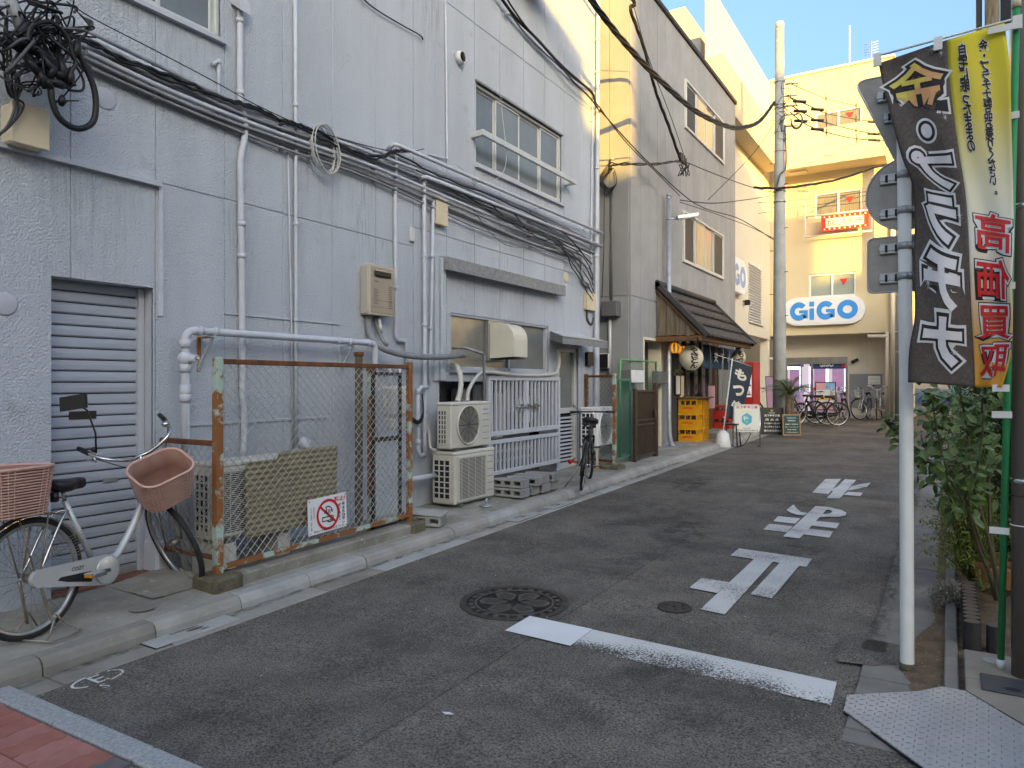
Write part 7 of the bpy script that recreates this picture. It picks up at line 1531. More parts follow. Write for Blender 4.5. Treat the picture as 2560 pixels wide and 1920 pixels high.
for k, ((x0,y0_),(x1,y1_),m,tx) in enumerate(posters):
    a, b_ = W(x0,y0_,X2+0.01), W(x1,y1_,X2+0.01); t = thing('tavern_poster', ['framed picture on the corrugated tavern wall', 'slim beige menu strip beside the framed picture', 'white menu strip with brush lettering above the crates', 'colourful poster between the tavern doors'][k], 'poster', tuple(a))
    MB().box(X2+0.002, X2+0.012, a.y, b_.y, b_.z, a.z).build('sheet', m, t); MB().box(X2-0.012, X2+0.001, a.y-0.02, b_.y+0.02, b_.z-0.02, a.z+0.02).build('backing', M_woodb, t)
    if tx: put_text('lettering', M_ink, t, tx, (X2+0.012,(a.y+b_.y)/2,(a.z+b_.z)/2), (0,1,0), (0,0,1), vertical=True, h=(a.z-b_.z)*0.8, w=(b_.y-a.y)*0.6, bold=0.02, lines=0.85)
# noren curtain
M_noren = mat('indigo_cloth', (0.030,0.075,0.13), (0.022,0.055,0.10), rough=0.85, scale=6)
xn = X2+0.35; n0, n1 = W(1757, 862, xn), W(1838, 870, xn); zn1, zn0 = W(1757, 862, xn).z, W(1757, 921, xn).z
nr = thing('noren_curtain', 'split indigo shop curtain with pale characters under the canopy', 'curtain', (xn, n0.y, zn0))
MB().tube([(xn,n0.y-0.1,zn1), (xn,n1.y+0.1,zn1)], 0.012, 8).build('rod', M_woodb, nr)
np_ = 5
for k in range(np_):
    ya_, yb_ = n0.y+(n1.y-n0.y)*k/np_+0.01, n0.y+(n1.y-n0.y)*(k+1)/np_-0.01; vs = []; m_ = 10
    for j in range(m_+1):
        for i in range(7):
            u, v_ = i/6, j/m_; vs.append((xn+0.03*math.sin(u*9+k)*v_+0.02*v_*math.sin(k*2), ya_+(yb_-ya_)*(u*(1-0.06*v_)+0.03*v_), zn1-(zn1-zn0)*v_))
    o = MB().add(vs, [(j*7+i, j*7+i+1, (j+1)*7+i+1, (j+1)*7+i) for j in range(m_) for i in range(6)], True).build('panel', M_noren, nr); o.modifiers.new('s','SOLIDIFY').thickness = 0.003
    if k: put_text('lettering', M_offw, nr, '天下泰平'[k-1], (xn+0.055, (ya_+yb_)/2, (zn0+zn1)/2), (0,1,0), (0,0,1), w=(yb_-ya_)*0.55, h=(zn1-zn0)*0.42, bold=0.03)
# lanterns
M_lant = mat('varnished_lantern_paper', (0.66,0.60,0.47), (0.58,0.52,0.40), rough=0.15, scale=4, coat=0.6)
M_lanO = mat('orange_lantern_paper', (0.80,0.38,0.05), rough=0.3, emit=(1.0,0.45,0.05), estr=0.12, coat=0.3); M_lanP = mat('pale_lantern_paper', (0.80,0.70,0.56), rough=0.3, coat=0.3)
def lantern(label, c, r, h, m, stripes=None, text=None, tdir=None, dark=M_black):
    t = thing('paper_lantern', label, 'lantern', tuple(c), group='paper lanterns at the tavern'); n = 13; prof = []
    for k in range(n*2+1):
        f = k/(n*2); a = math.pi*(f-0.5); prof.append((max(0.3*r, r*(math.cos(a)**0.55 if math.cos(a) > 0 else 0))*(1.0 if k % 2 else 0.955), h*(f-0.5)))
    MB().lathe(prof, 24, c).build('shade', m, t)
    for sg in (-1, 1): MB().lathe([(0.34*r,-0.02),(0.36*r,0.02)], 20, Vector(c)+Vector((0,0,sg*h/2))).build('rim', dark, t)
    MB().tube([Vector(c)+Vector((0,0,h/2)), Vector(c)+Vector((0,0,h/2+0.12))], 0.006, 6).build('cord', M_black, t)
    if stripes:
        for k in range(8):
            s = MB(); vs = []; a0 = 2*math.pi*k/8
            for i, (rr, hh) in enumerate(prof[2:-2]):
                for da in (0, 0.2, 0.39): vs.append(Vector(c)+Vector(((rr+0.004)*math.cos(a0+da), (rr+0.004)*math.sin(a0+da), hh)))
            s.add(vs, [(i*3+j, i*3+j+1, (i+1)*3+j+1, (i+1)*3+j) for i in range(len(prof)-5) for j in range(2)], True).build('stripe', stripes, t)
    if text:
        vs, fs = letter(text, vertical=True, h=h*0.78, w=r*0.85, bold=0.03, lines=0.82); a0 = math.atan2(tdir[1], tdir[0]); out = []
        def rad(hh): a = math.pi*hh/h; return r*(max(0.1, math.cos(a))**0.55)+0.006
        for x, y in vs: a = a0 + x/r; out.append(Vector(c)+Vector((rad(y)*math.cos(a), rad(y)*math.sin(a), y)))
        MB().add(out, fs).build('lettering', M_ink, t)
    return t
xl = X2+0.55
c = W(1728, 895, xl); lantern('large cream lantern with black brush characters at the tavern corner', c, 0.24, 0.52, M_lant, text='やきとん', tdir=(0.55,-0.83))
c = W(1687, 870, X2+0.25); lantern('small orange and white lantern nearest the street lamp', c, 0.11, 0.22, M_lanO, stripes=M_lanP)
c = W(1707, 877, X2+0.32); lantern('small orange and white lantern touching the large lantern', c, 0.105, 0.20, M_lanO, stripes=M_lanP)
c = W(1846, 893, X2+0.62); lantern('cream lantern half hidden at the far end of the canopy', c, 0.17, 0.40, M_lant, text='もつ', tdir=(0.55,-0.83))
c = W(1690, 930, X2+0.2); t = thing('dried_bouquet', 'small bunch of dried stalks hanging by the corrugated wall', 'bouquet', tuple(c)); M_stalk = mat('dry_stalk', (0.30,0.27,0.13), (0.20,0.24,0.10), rough=0.8, scale=20)
for k in range(9): a = k*0.7; MB().tube(smooth([c, c+Vector((0.05*math.cos(a),0.1+0.05*math.sin(a),0.05)), c+Vector((0.09*math.cos(a),0.16+0.1*math.sin(a),-0.03+0.05*math.sin(k)))], 3), [0.012]*2+[0.008]*5, 6).build('stalk', M_stalk, t)
# ------------------------------------------------------------------ beer crates
M_cry = mat('yellow_crate_plastic', (0.72,0.33,0.02), (0.62,0.27,0.015), rough=0.45, scale=5); M_crr = mat('red_crate_plastic', (0.45,0.03,0.025), rough=0.45)
def crate(label, x0, y0, z0, m, txt, L_=0.40, D=0.36, H=0.30, group='beer crates by the tavern'):
    t = thing('beer_crate', label, 'crate', (x0+L_/2, y0+D/2, z0), group=group); s = MB(); w = 0.018
    s.cbox(x0, x0+L_, y0, y0+D, z0, z0+0.02, 0.004); 
    b_ = s.build('base', m, t)
    for nm, (p, q_, u, v) in (('end_panel', (x0,x0+L_,y0,y0+w)), ('end_panel', (x0,x0+L_,y0+D-w,y0+D)), ('side_panel', (x0,x0+w,y0+w,y0+D-w)), ('side_panel', (x0+L_-w,x0+L_,y0+w,y0+D-w))):
        g = MB(); g.box(p,q_,u,v,z0+0.021,z0+H*0.55); g.cbox(p-0.006,q_+0.006,u-0.006,v+0.006,z0+H-0.05,z0+H,0.004)
        g.cbox(p-0.004,q_+0.004,u-0.004,v+0.004,z0+0.03,z0+0.06,0.003)
        horiz = (q_-p) > (v-u)
        for f in (0.0, 0.33, 0.62, 0.94):
            if horiz: a = p+(q_-p)*f; g.box(a, a+(q_-p)*0.06, u, v, z0+H*0.5, z0+H-0.04)
            else: a = u+(v-u)*f; g.box(p, q_, a, a+(v-u)*0.06, z0+H*0.5, z0+H-0.04)
        g.build(nm, m, t)
    if txt: put_text('lettering', M_redp, t, txt, (x0+L_/2, y0-0.001, z0+H*0.34), (1,0,0), (0,0,1), off=0.004, w=L_*0.55, h=0.05, bold=0.03)
    for i in range(3):
        for j in range(3): MB().lathe([(0.03,0.0),(0.03,0.15),(0.012,0.20),(0.012,0.26),(0.001,0.262)], 8, (x0+0.07+0.125*i, y0+0.07+0.11*j, z0+0.02)).build('bottle', mat('brown_glass', (0.05,0.025,0.012), rough=0.15) if 'brown_glass' not in MATS else MATS['brown_glass'], t)
    return t
k0 = G(1696, 1104, 0.1); lvn = ['bottom', 'middle', 'top']
for lv in range(3):
    crate('%s yellow crate of the front stack by the tavern' % lvn[lv], k0.x, k0.y, k0.z+0.303*lv, M_cry, 'SAPPORO')
    crate('%s yellow crate of the rear stack by the tavern' % lvn[lv], k0.x+0.02, k0.y+0.42, k0.z+0.303*lv, M_cry, None)
t = thing('crate_table_top', 'weathered board laid over the yellow crates', 'board', (k0.x, k0.y, k0.z+0.91))
for k in range(4): MB().cbox(k0.x-0.06, k0.x+0.50, k0.y-0.06+0.24*k, k0.y+0.17+0.24*k, k0.z+0.911, k0.z+0.935, 0.004).build('plank', M_oldw, t)
r0 = G(1784, 1072, 0.1); crate('lower red crate beside the tavern door', r0.x, r0.y, r0.z, M_crr, None); crate('upper red crate beside the tavern door', r0.x, r0.y, r0.z+0.303, M_crr, None)
# stool frame
c = G(1812, 1116, 0.0)+Vector((0.12,0.05,0)); t = thing('black_stool', 'black metal stool frame behind the navy banner', 'stool', tuple(c))
for dx in (-0.16, 0.16):
    for dy in (-0.14, 0.14): MB().tube([c+Vector((dx,dy,0)), c+Vector((dx*0.8,dy*0.8,0.45))], 0.014, 6).build('leg', M_black, t)
MB().cbox(c.x-0.15, c.x+0.15, c.y-0.13, c.y+0.13, c.z+0.45, c.z+0.48, 0.01).build('seat', M_black, t)
# ------------------------------------------------------------------ banner flags with cloth that bends
def cloth(parent, name, m, P, U, V, w, h, nu, nv, fn, thick=0.002):
    P, U, V = Vector(P), Vector(U).normalized(), Vector(V).normalized(); N_ = U.cross(V)
    vs = [P + U*(w*i/nu) + V*(h*j/nv) + fn(i/nu, j/nv, U, V, N_) for j in range(nv+1) for i in range(nu+1)]
    o = MB().add(vs, [(j*(nu+1)+i, j*(nu+1)+i+1, (j+1)*(nu+1)+i+1, (j+1)*(nu+1)+i) for j in range(nv) for i in range(nu)], True).build(name, m, parent)
    if thick: o.modifiers.new('s', 'SOLIDIFY').thickness = thick
    return o
def cloth_text(parent, name, m, body, P, U, V, w, h, fn, u0, v0, tw, th, off, mirror=False, cuts=24, rot=0.0, shear=0.0, **kw):
    """characters laid on the bending cloth: centre (u0, v0) and size in cloth fractions"""
    P, U, V = Vector(P), Vector(U).normalized(), Vector(V).normalized(); N_ = U.cross(V)
    vs, fs = letter(body, w=tw*w, h=th*h, **kw)
    bm = bmesh.new(); bv = [bm.verts.new((x, y, 0)) for x, y in vs]
    for f in fs:
        try: bm.faces.new([bv[i] for i in f])
        except ValueError: pass
    ys = [v[1] for v in vs]; xs = [v[0] for v in vs]
    for k in range(1, cuts): bmesh.ops.bisect_plane(bm, geom=bm.verts[:]+bm.edges[:]+bm.faces[:], plane_co=(0, min(ys)+(max(ys)-min(ys))*k/cuts, 0), plane_no=(0,1,0))
    nx = max(2, int(cuts*0.3))
    for k in range(1, nx): bmesh.ops.bisect_plane(bm, geom=bm.verts[:]+bm.edges[:]+bm.faces[:], plane_co=(min(xs)+(max(xs)-min(xs))*k/nx, 0, 0), plane_no=(1,0,0))
    bm.verts.ensure_lookup_table(); bm.verts.index_update(); out = []
    for v in bm.verts:
        x, y = v.co.x + shear*v.co.y, v.co.y
        x, y = x*math.cos(rot)-y*math.sin(rot), x*math.sin(rot)+y*math.cos(rot)
        if mirror: x = -x
        u, q = u0 + x/w, v0 + y/h
        out.append(P + U*(w*u) + V*(h*q) + fn(u, q, U, V, N_) + N_*off)
    fs2 = [tuple(v.index for v in f.verts) for f in bm.faces]; bm.free()
    return MB().add(out, fs2).build(name, m, parent)
M_navyc = mat('navy_cloth', (0.022,0.040,0.065), (0.018,0.032,0.052), rough=0.8, scale=5)
fb_ = G(1807, 1119, 0.0); ft = PY(1831, 900, fb_.y-0.2)
nf = thing('navy_banner', 'navy banner flag with white characters on a leaning pole by the tavern', 'banner', tuple(fb_))
M_poleW = mat('white_plastic', (0.66,0.66,0.64), (0.58,0.58,0.56), rough=0.4, scale=6)
base0 = fb_+Vector((0,0,0.01)); topp = W(1831, 896, fb_.x+0.12)
MB().tube([base0+Vector((0,0,0.25)), topp], 0.013, 8).build('pole', M_poleW, nf)
MB().lathe([(0.155,0.0),(0.16,0.02),(0.12,0.28),(0.09,0.30),(0.06,0.34),(0.001,0.345)], 20, base0).build('water_base', M_poleW, nf)
ra, rb2 = W(1788, 886, fb_.x+0.12), W(1880, 916, fb_.x+0.12); MB().tube([ra, rb2], 0.007, 6).build('cross_rod', M_poleW, nf)
vlen = (topp-(base0+Vector((0,0,0.4)))).length*0.86; Vd = (base0-topp).normalized(); Ud = (rb2-topp).normalized(); wv = (rb2-topp).length
fnv = lambda u, v, U, V, N_: N_*(0.03*math.sin(u*5+v*4)*v) + U*(0.06*u*(1-v)) - U*(0.22*wv*u*v)
cloth(nf, 'cloth', M_navyc, topp+Ud*0.02, Ud, Vd, wv, vlen, 8, 20, fnv)
Nn = Ud.cross(Vd)
for k, ch_ in enumerate('もつ焼'): cloth_text(nf, 'lettering', M_offw, ch_, topp+Ud*0.02, Ud, Vd, wv, vlen, fnv, 0.46-0.02*k, 0.22+0.28*k, 0.58, -0.19, 0.008 if Nn.dot(-topp+Vector((0,0,1.5))) > 0 else -0.008, cuts=8, bold=0.05)
for k in range(4): q = (base0+Vector((0,0,0.4))).lerp(topp, 0.15+0.25*k); MB().box(q.x-0.01, q.x+0.01, q.y-0.03, q.y+0.04, q.z-0.012, q.z+0.012).build('loop', M_poleW, nf)
# ------------------------------------------------------------------ pavement signs
M_lightbox = mat('lightbox_face', (0.60,0.62,0.58), rough=0.25, emit=(0.85,0.9,0.85), estr=0.02)
M_cyan = mat('cyan_print', (0.03,0.40,0.52), rough=0.4)
s0 = G(1866, 1116, 0.0); ls = thing('lightbox_sign', 'white light box sign with blue hexagon emblem beside the navy banner', 'sign', tuple(s0))
un = Vector((0.93, 0.36, 0)).normalized(); vn = Vector((0,0,1)); nn3 = un.cross(vn); wS = 0.52; zS0 = PY(1866, 1080, s0.y).z; zS1 = PY(1866, 1011, s0.y).z; hS = zS1-zS0; cS = Vector((s0.x, s0.y, (zS0+zS1)/2))
pts = rrect(wS, hS, 0.05); fixn(MB().prism([cS+un*x+vn*y+nn3*0.05 for x, y in pts], nn3*-0.1).build('case', M_aluW, ls))
pts2 = rrect(wS-0.03, hS-0.03, 0.04); fixn(MB().prism([cS+un*x+vn*y+nn3*0.054 for x, y in pts2], nn3*-0.003).build('face', M_lightbox, ls))
put_text('lettering', M_redp, ls, '天下泰平酒場', cS+vn*hS*0.40, un, vn, off=0.056, w=wS*0.82, h=hS*0.11, bold=0.02)
put_text('lettering', M_yel, ls, 'もつやき 炭火焼', cS+vn*hS*0.235, un, vn, off=0.056, w=wS*0.4, h=hS*0.04)
hx = [(math.sin(math.pi/3*k)*wS*0.22, -0.03*hS+math.cos(math.pi/3*k)*wS*0.25) for k in range(6)]
fixn(MB().prism([cS+un*x+vn*y+nn3*0.056 for x, y in hx], nn3*-0.001).build('emblem_hexagon', M_cyan, ls))
put_text('emblem_character', M_lightbox, ls, '宮', cS+vn*-0.03*hS, un, vn, off=0.058, w=wS*0.25, h=wS*0.27, bold=0.05)
put_text('lettering', M_ink, ls, '営業時間', cS-vn*hS*0.36, un, vn, off=0.056, w=wS*0.3, h=hS*0.035); put_text('lettering', M_ink, ls, '☎03-5654-6613', cS-vn*hS*0.43, un, vn, off=0.056, w=wS*0.86, h=hS*0.06, bold=0.015)
for sg in (-1, 1): q = cS+un*sg*(wS/2+0.01); MB().tube([Vector((q.x,q.y,gz(q.y))), Vector((q.x,q.y,zS1-0.15))], 0.013, 8).build('leg', M_chrome, ls); MB().tube([Vector((q.x,q.y,gz(q.y)+0.012))-nn3*0.2, Vector((q.x,q.y,gz(q.y)+0.012))+nn3*0.2], 0.012, 8).build('foot', M_chrome, ls)
cable('black power lead trailing from the light box sign', [cS-vn*hS/2+Vector((0.05,0.02,0.0)), Vector((s0.x+0.1,s0.y-0.1,gz(s0.y)+0.25)), Vector((s0.x-0.05,s0.y-0.25,gz(s0.y)+0.02)), Vector((s0.x-0.5,s0.y-0.35,gz(s0.y)+0.012)), Vector((s0.x-1.1,s0.y-0.3,gz(s0.y)+0.012))], 0.009)
M_board = mat('blackboard', (0.012,0.013,0.013), (0.02,0.021,0.02), rough=0.5, scale=6); M_chalkb = mat('green_chalkboard', (0.035,0.065,0.055), (0.05,0.08,0.07), rough=0.8, scale=8); M_chalk = mat('chalk', (0.68,0.68,0.64), rough=0.9); M_pine = mat('light_wood_frame', (0.42,0.24,0.10), (0.34,0.19,0.08), rough=0.6, scale=9)
def aboard(name, label, px, pyb, pxl, pxr, pyt, face, frame, lines, tilt=0.13):
    c = G(px, pyb, 0.0); d = (c-Vector((0,0,c.z))).length; w = (pxr-pxl)/FPX*abs(Vector((c.x,c.y)).dot(Vector((-SN,CS)))); z1 = PY(px, pyt, c.y).z; h = z1-c.z
    u = Vector((0.92,0.40,0)).normalized(); n_ = u.cross(Vector((0,0,1))); v = (Vector((0,0,1)) - n_*tilt).normalized(); t = thing(name, label, 'sign', tuple(c)); cc_ = c + v*h/2
    for sg, nm in ((1, 'front_board'), (-1, 'rear_board')):
        nn4 = n_*sg; v4 = (Vector((0,0,1)) - nn4*tilt).normalized(); c4 = c + nn4*tilt*h*0.98 + v4*h/2 + Vector((0,0,0.005))
        bo = MB().obox(c4, u, v4, u.cross(v4), w/2, h/2, 0.012).build(nm, frame, t)
        if sg == 1:
            nf_ = u.cross(v4); MB().obox(c4+nf_*0.0125, u, v4, nf_, w/2-0.025, h/2-0.03, 0.002).build('face', face, t)
            for (body, uu, vv, ww, hh, m) in lines: put_text('lettering', m, t, body, c4+u*uu*w+v4*vv*h+nf_*0.013, u, v4, off=0.003, w=ww*w, h=hh*h, bold=0.02)
    MB().tube([c+Vector((0,0,h*0.98))-u*w*0.3, c+Vector((0,0,h*0.98))+u*w*0.3], 0.01, 6).build('hinge', frame, t)
    return t
aboard('blackboard_sign', 'black folding menu board with white hand lettering beside the light box sign', 1926, 1086, 1898, 1960, 1019, M_board, M_bframe, [('★',0.05,0.39,0.16,0.08,M_yel),('SAPPORO',0.05,0.30,0.24,0.03,M_chalk),('天下泰平酒場',0.05,0.20,0.6,0.085,M_chalk),('月 火 水',0.05,0.05,0.55,0.09,M_chalk),('11:00～15:00',0.05,-0.09,0.6,0.06,M_chalk),('ランチやってます',0.05,-0.22,0.62,0.08,M_chalk),('昼のみも安心!!',0.05,-0.36,0.66,0.08,M_chalk)])
aboard('chalkboard_sign', 'small green chalkboard in a light wood frame right of the blackboard', 1978, 1089, 1957, 2000, 1036, M_chalkb, M_pine, [('LUNCH',0,0.33,0.5,0.07,M_lblue),('TENGA',0,0.20,0.45,0.06,M_chalk),('日替り 唐揚げ',0,0.03,0.7,0.06,M_chalk),('カレー ハンバーグ',0,-0.10,0.72,0.06,M_chalk),('定食 ¥880',0,-0.22,0.5,0.05,M_chalk),('ご飯おかわり',0,-0.35,0.66,0.05,M_chalk)])
# red vending cabinets and standing poster before the wing shop front
vm = G(1850, 1055, 0.05); 
vp = Vector((-4.95, 20.6, gz(20.6))); t = thing('vending_machine', 'red vending machine standing past the tavern', 'vending machine', tuple(vp)); MB().cbox(vp.x-0.35, vp.x+0.3, vp.y, vp.y+0.75, vp.z+0.02, vp.z+1.83, 0.02).build('cabinet', M_crr, t); MB().box(vp.x-0.28, vp.x+0.23, vp.y-0.01, vp.y-0.001, vp.z+0.85, vp.z+1.65).build('display_window', M_lit, t)
for j in range(3):
    MB().box(vp.x-0.27, vp.x+0.22, vp.y-0.02, vp.y-0.011, vp.z+0.9+0.25*j, vp.z+0.93+0.25*j).build('shelf', M_crr, t)
    for i in range(5): MB().lathe([(0.03,0),(0.03,0.12),(0.02,0.14),(0.001,0.14)], 8, (vp.x-0.22+0.1*i, vp.y-0.045, vp.z+0.93+0.25*j)).build('can', [M_signw, M_lblue, M_redp, M_orange][(i+j) % 4], t)
MB().box(vp.x-0.2, vp.x+0.15, vp.y-0.012, vp.y-0.001, vp.z+0.2, vp.z+0.4).build('dispensing_slot', M_black, t)
pp_ = Vector((-4.28, 21.2, gz(21.2))); t = thing('standing_poster', 'leaning pink standing poster beside the red vending machine', 'poster', tuple(pp_)); MB().obox(pp_+Vector((0,0.1,0.78)), (0.9,0.4,0), (-0.4,0.9,0.25), (0,-0.25,1), 0.19, 0.012, 0.66).build('frame', M_bframe, t); MB().obox(pp_+Vector((0.006,0.085,0.78)), (0.9,0.4,0), (-0.4,0.9,0.25), (0,-0.25,1), 0.175, 0.012, 0.64).build('print', mat('pink_poster_print', (0.50,0.22,0.28), (0.30,0.30,0.50), rough=0.5, scale=5, detail=8), t)
# ------------------------------------------------------------------ bicycles along the street
def bgp(px, py): p = G(px, py, 0.0); return (p.x, p.y, p.z)
p = G(1428, 1246, 0.02)
bicycle('black flat bar electric bicycle parked against the slatted gate', (p.x-0.01, p.y+0.30, gz(p.y)+0.075), R(112), lean=R(7), steer=R(18), fm=M_bframe, flat=True, guard=False, fender=True, stand='side', R_=0.305, wb=1.0, seat_h=0.86)
rfl = thing('bicycle_reflector', 'red rear reflector on the black electric bicycle', 'reflector', (p.x, p.y+0.0, gz(p.y)+0.48)); MB().lathe([(0.001,0),(0.03,0.0),(0.03,0.015),(0.001,0.018)], 14).xf(lambda q: Vector((p.x-0.02+q.x, p.y+0.02-q.z, gz(p.y)+0.47+q.y))).build('lens', M_reflr, rfl); MB().tube([(p.x-0.02,p.y+0.02,gz(p.y)+0.47),(p.x-0.02,p.y+0.15,gz(p.y)+0.5)], 0.008, 6).build('bracket', M_black, rfl)
wirebl = (0.36,0.28,0.24,M_black,M_black,True); wiresv = (0.36,0.28,0.24,M_chrome,M_chrome,True)
far = [((1962,1060),R(212),0.0,R(20),M_bframe,wirebl,None,'black bicycle with wire basket at the left of the row by the palm'),
       ((1985,1063),R(202),R(4),R(-25),M_bframe,wirebl,None,'black bicycle in the middle of the cluster by the palm'),
       ((2012,1066),R(210),R(-3),R(30),M_bframe,None,None,'black bicycle at the right of the cluster by the palm'),
       ((2094,1053),R(262),R(4),R(20),M_bframe,wiresv,None,'black bicycle with silver basket before the poster stand'),
       ((2151,1050),R(262),R(-4),R(-35),M_blueb,wiresv,None,'slate blue bicycle against the grey board'),
       ((2196,1050),R(266),R(3),R(5),M_silver,wiresv,None,'silver bicycle with wire basket at the right end of the row')]
for (pp2, hd_, ln, stv, fm_, fb2, rb3, lab) in far:
    c = G(*pp2, 0.02); hdv = Vector((math.cos(hd_), math.sin(hd_), 0)); 
    q = c - hdv*0.9
    bicycle(lab, (q.x, q.y, gz(q.y)+0.02), hd_, lean=ln, steer=stv, fm=fm_, front=fb2, rear=rb3, R_=0.33, stand='double')
c = G(1920, 1062, 0.02); bicycle('bicycle with wire basket half hidden behind the blackboard sign', (c.x+0.3, c.y+1.2, gz(c.y+1.2)+0.02), R(205), fm=M_bframe, front=wirebl, stand='double')
# ------------------------------------------------------------------ palm in a pot
pc = G(1966, 1084, 0.0)+Vector((0.12,-0.42,0)); pl = thing('potted_palm', 'small feathery palm standing against the utility pole', 'palm', tuple(pc))
M_frond = mat('palm_leaf', (0.085,0.125,0.035), (0.05,0.085,0.025), rough=0.6, scale=6); M_trunk = mat('fibrous_trunk', (0.17,0.12,0.075), (0.10,0.07,0.045), rough=0.95, scale=12, bump=0.8, bscale=60, dist=0.01)
hT = PY(1972, 985, pc.y).z-pc.z
for k, (dx, dy, r_) in enumerate(((0,0,0.075),(0.1,0.04,0.05))): MB().tube([pc+Vector((dx*0.4,dy,0.02)), pc+Vector((dx,dy,hT*0.5)), pc+Vector((dx*0.7,dy,hT*(1-0.08*k)))], [r_*1.1, r_, r_*0.85], 10).build('trunk', M_trunk, pl)
crown = pc+Vector((0.02,0.02,hT)); rp2 = random.Random(2)
for k in range(34):
    a = k*2.4; el = rp2.uniform(0.15, 1.3); L_ = rp2.uniform(0.55,0.85); d = Vector((math.cos(a)*math.cos(el), math.sin(a)*math.cos(el), math.sin(el))); pts = []
    for i in range(7): f = i/6; pts.append(crown + d*L_*f + Vector((0,0,-0.42*L_*f*f*(1.4-el*0.4))))
    s = MB(); s.tube(pts, [0.006*(1-0.6*i/6) for i in range(7)], 4)
    for i in range(1, 7):
        t_ = (pts[i]-pts[i-1]).normalized(); sdv = t_.cross(Vector((0,0,1)));
        if sdv.length < 0.1: sdv = Vector((1,0,0))
        sdv.normalize()
        for h_ in range(3):
            o_ = pts[i-1].lerp(pts[i], h_/3)
            for sg in (-1, 1):
                l_ = 0.16*(1-0.55*abs(i/6-0.4)); e_ = o_ + (sdv*sg*0.8+t_*0.6).normalized()*l_ + Vector((0,0,-0.05)); s.add([o_-t_*0.006, o_+t_*0.006, e_], [(0,1,2)])
    s.build('frond', M_frond, pl)
# ------------------------------------------------------------------ utility poles and overhead wires
M_cpole = mat('concrete_pole', (0.33,0.34,0.33), (0.26,0.27,0.265), rough=0.8, scale=3, spots=(0.40,0.41,0.40), spot_scale=4, spot_lo=0.6, bump=0.2, bscale=60)
up = G(1949, 1083, 0.0); up = Vector((up.x, up.y, gz(up.y))); zup = PY(1951, 66, up.y).z
ut = thing('utility_pole', 'tall concrete utility pole in front of the cream arcade', 'utility pole', tuple(up))
MB().tube([up, up+Vector((0,0,2)), Vector((up.x,up.y,zup))], [0.168,0.160,0.105], 20).build('shaft', M_cpole, ut); MB().lathe([(0.11,0),(0.11,0.12),(0.09,0.16),(0.001,0.17)], 18, (up.x,up.y,zup-0.05)).build('cap', M_aluW, ut)
def upz(py): return PY(1951, py, up.y).z
for py in (205, 262, 270, 330, 378, 478, 505, 870, 905): MB().lathe([(0.155 if py > 400 else 0.135,-0.015),(0.155 if py > 400 else 0.135,0.015)], 18, (up.x,up.y,upz(py))).build('band', M_galv, ut)
for k in range(12): zz = up.z+2.4+0.55*k; sg = 1 if k % 2 else -1; MB().tube([Vector((up.x,up.y,zz)), Vector((up.x+0.22*sg,up.y-0.1,zz))], 0.009, 6).build('step_bolt', M_darkm, ut)
M_ins = mat('porcelain_insulator', (0.30,0.30,0.29), rough=0.25)
for py in (215, 245, 270, 292, 320):
    q = Vector((up.x+0.14, up.y-0.05, upz(py))); MB().tube([q, q+Vector((0.30,0,-0.03))], 0.022, 8).build('insulator', M_ins, ut)
rw = random.Random(8)
for k in range(12):
    q = Vector((up.x+rw.uniform(0.05,0.35), up.y-0.12, upz(rw.uniform(200,345)))); MB().tube(smooth([q+Vector((rw.uniform(-.15,.15),0,rw.uniform(-.2,.2))) for _ in range(5)], 5), 0.007, 5).build('jumper_wire', M_cable if k % 2 else M_cableG, ut)
q = Vector((up.x+0.42, up.y-0.1, upz(312)))
for k in range(4): MB().tube([q+Vector((0.12*math.cos(a)*(1+0.06*k), 0.02*k, 0.17*math.sin(a)*(1+0.06*k))) for a in [2*math.pi*i/20 for i in range(20)]], 0.008, 5, closed=True).build('spare_loop', M_cableG, ut)
MB().tube(smooth([Vector((up.x+0.15,up.y-0.1,upz(320))), Vector((up.x+0.17,up.y-0.1,upz(420))), Vector((up.x+0.05,up.y-0.17,upz(440))), Vector((up.x-0.05,up.y-0.17,upz(480)))], 4), 0.02, 6).build('riser_cable', M_cableG, ut)
# second pole at the right end
u2 = G(2251, 1052, 0.0); t = thing('utility_pole', 'grey concrete pole standing behind the traffic signs', 'utility pole', tuple(u2)); z2 = PY(2249, 330, u2.y).z+0.6
MB().tube([u2, Vector((u2.x,u2.y,z2))], [0.155,0.12], 18).build('shaft', M_cpole, t)
for py in (1037, 1051, 880, 830): zz = PY(2250, py, u2.y).z; MB().lathe([(0.158,-0.012),(0.158,0.012)], 18, (u2.x,u2.y,zz)).build('band', M_aluW, t)
og = 'overhead cables above the street'
def wpts(lst): return [W(px, py, x) for px, py, x in lst]
def twisted(label, pts, r, k=3, sep=0.03, sm=10):
    P = smooth(pts, sm); t = thing('overhead_cable', label, 'cable', tuple(P[0]), group=og)
    for j in range(k):
        q = [p + Vector((math.cos(i*0.55+2*math.pi*j/k)*sep*0.6, 0, math.sin(i*0.55+2*math.pi*j/k)*sep)) for i, p in enumerate(P)]
        MB().tube(q, r, 6).build('strand', M_cable, t)
    return t
pole_l = Vector((up.x-0.12, up.y-0.05, upz(255)))
far_end = Vector((XW+0.05, 5.6, 7.4))
twisted('thick bundle of black cables swooping from the left wall to the utility pole', [far_end, W(1440,-60,-4.3), W(1478,0,-4.2), W(1560,105,-4.1), W(1650,200,-4.0), W(1740,278,-3.95), W(1820,316,-3.9), W(1860,318,-3.85), W(1900,302,-3.8), pole_l], 0.020, 4, 0.035)
jn = W(1710, 407, -4.45)
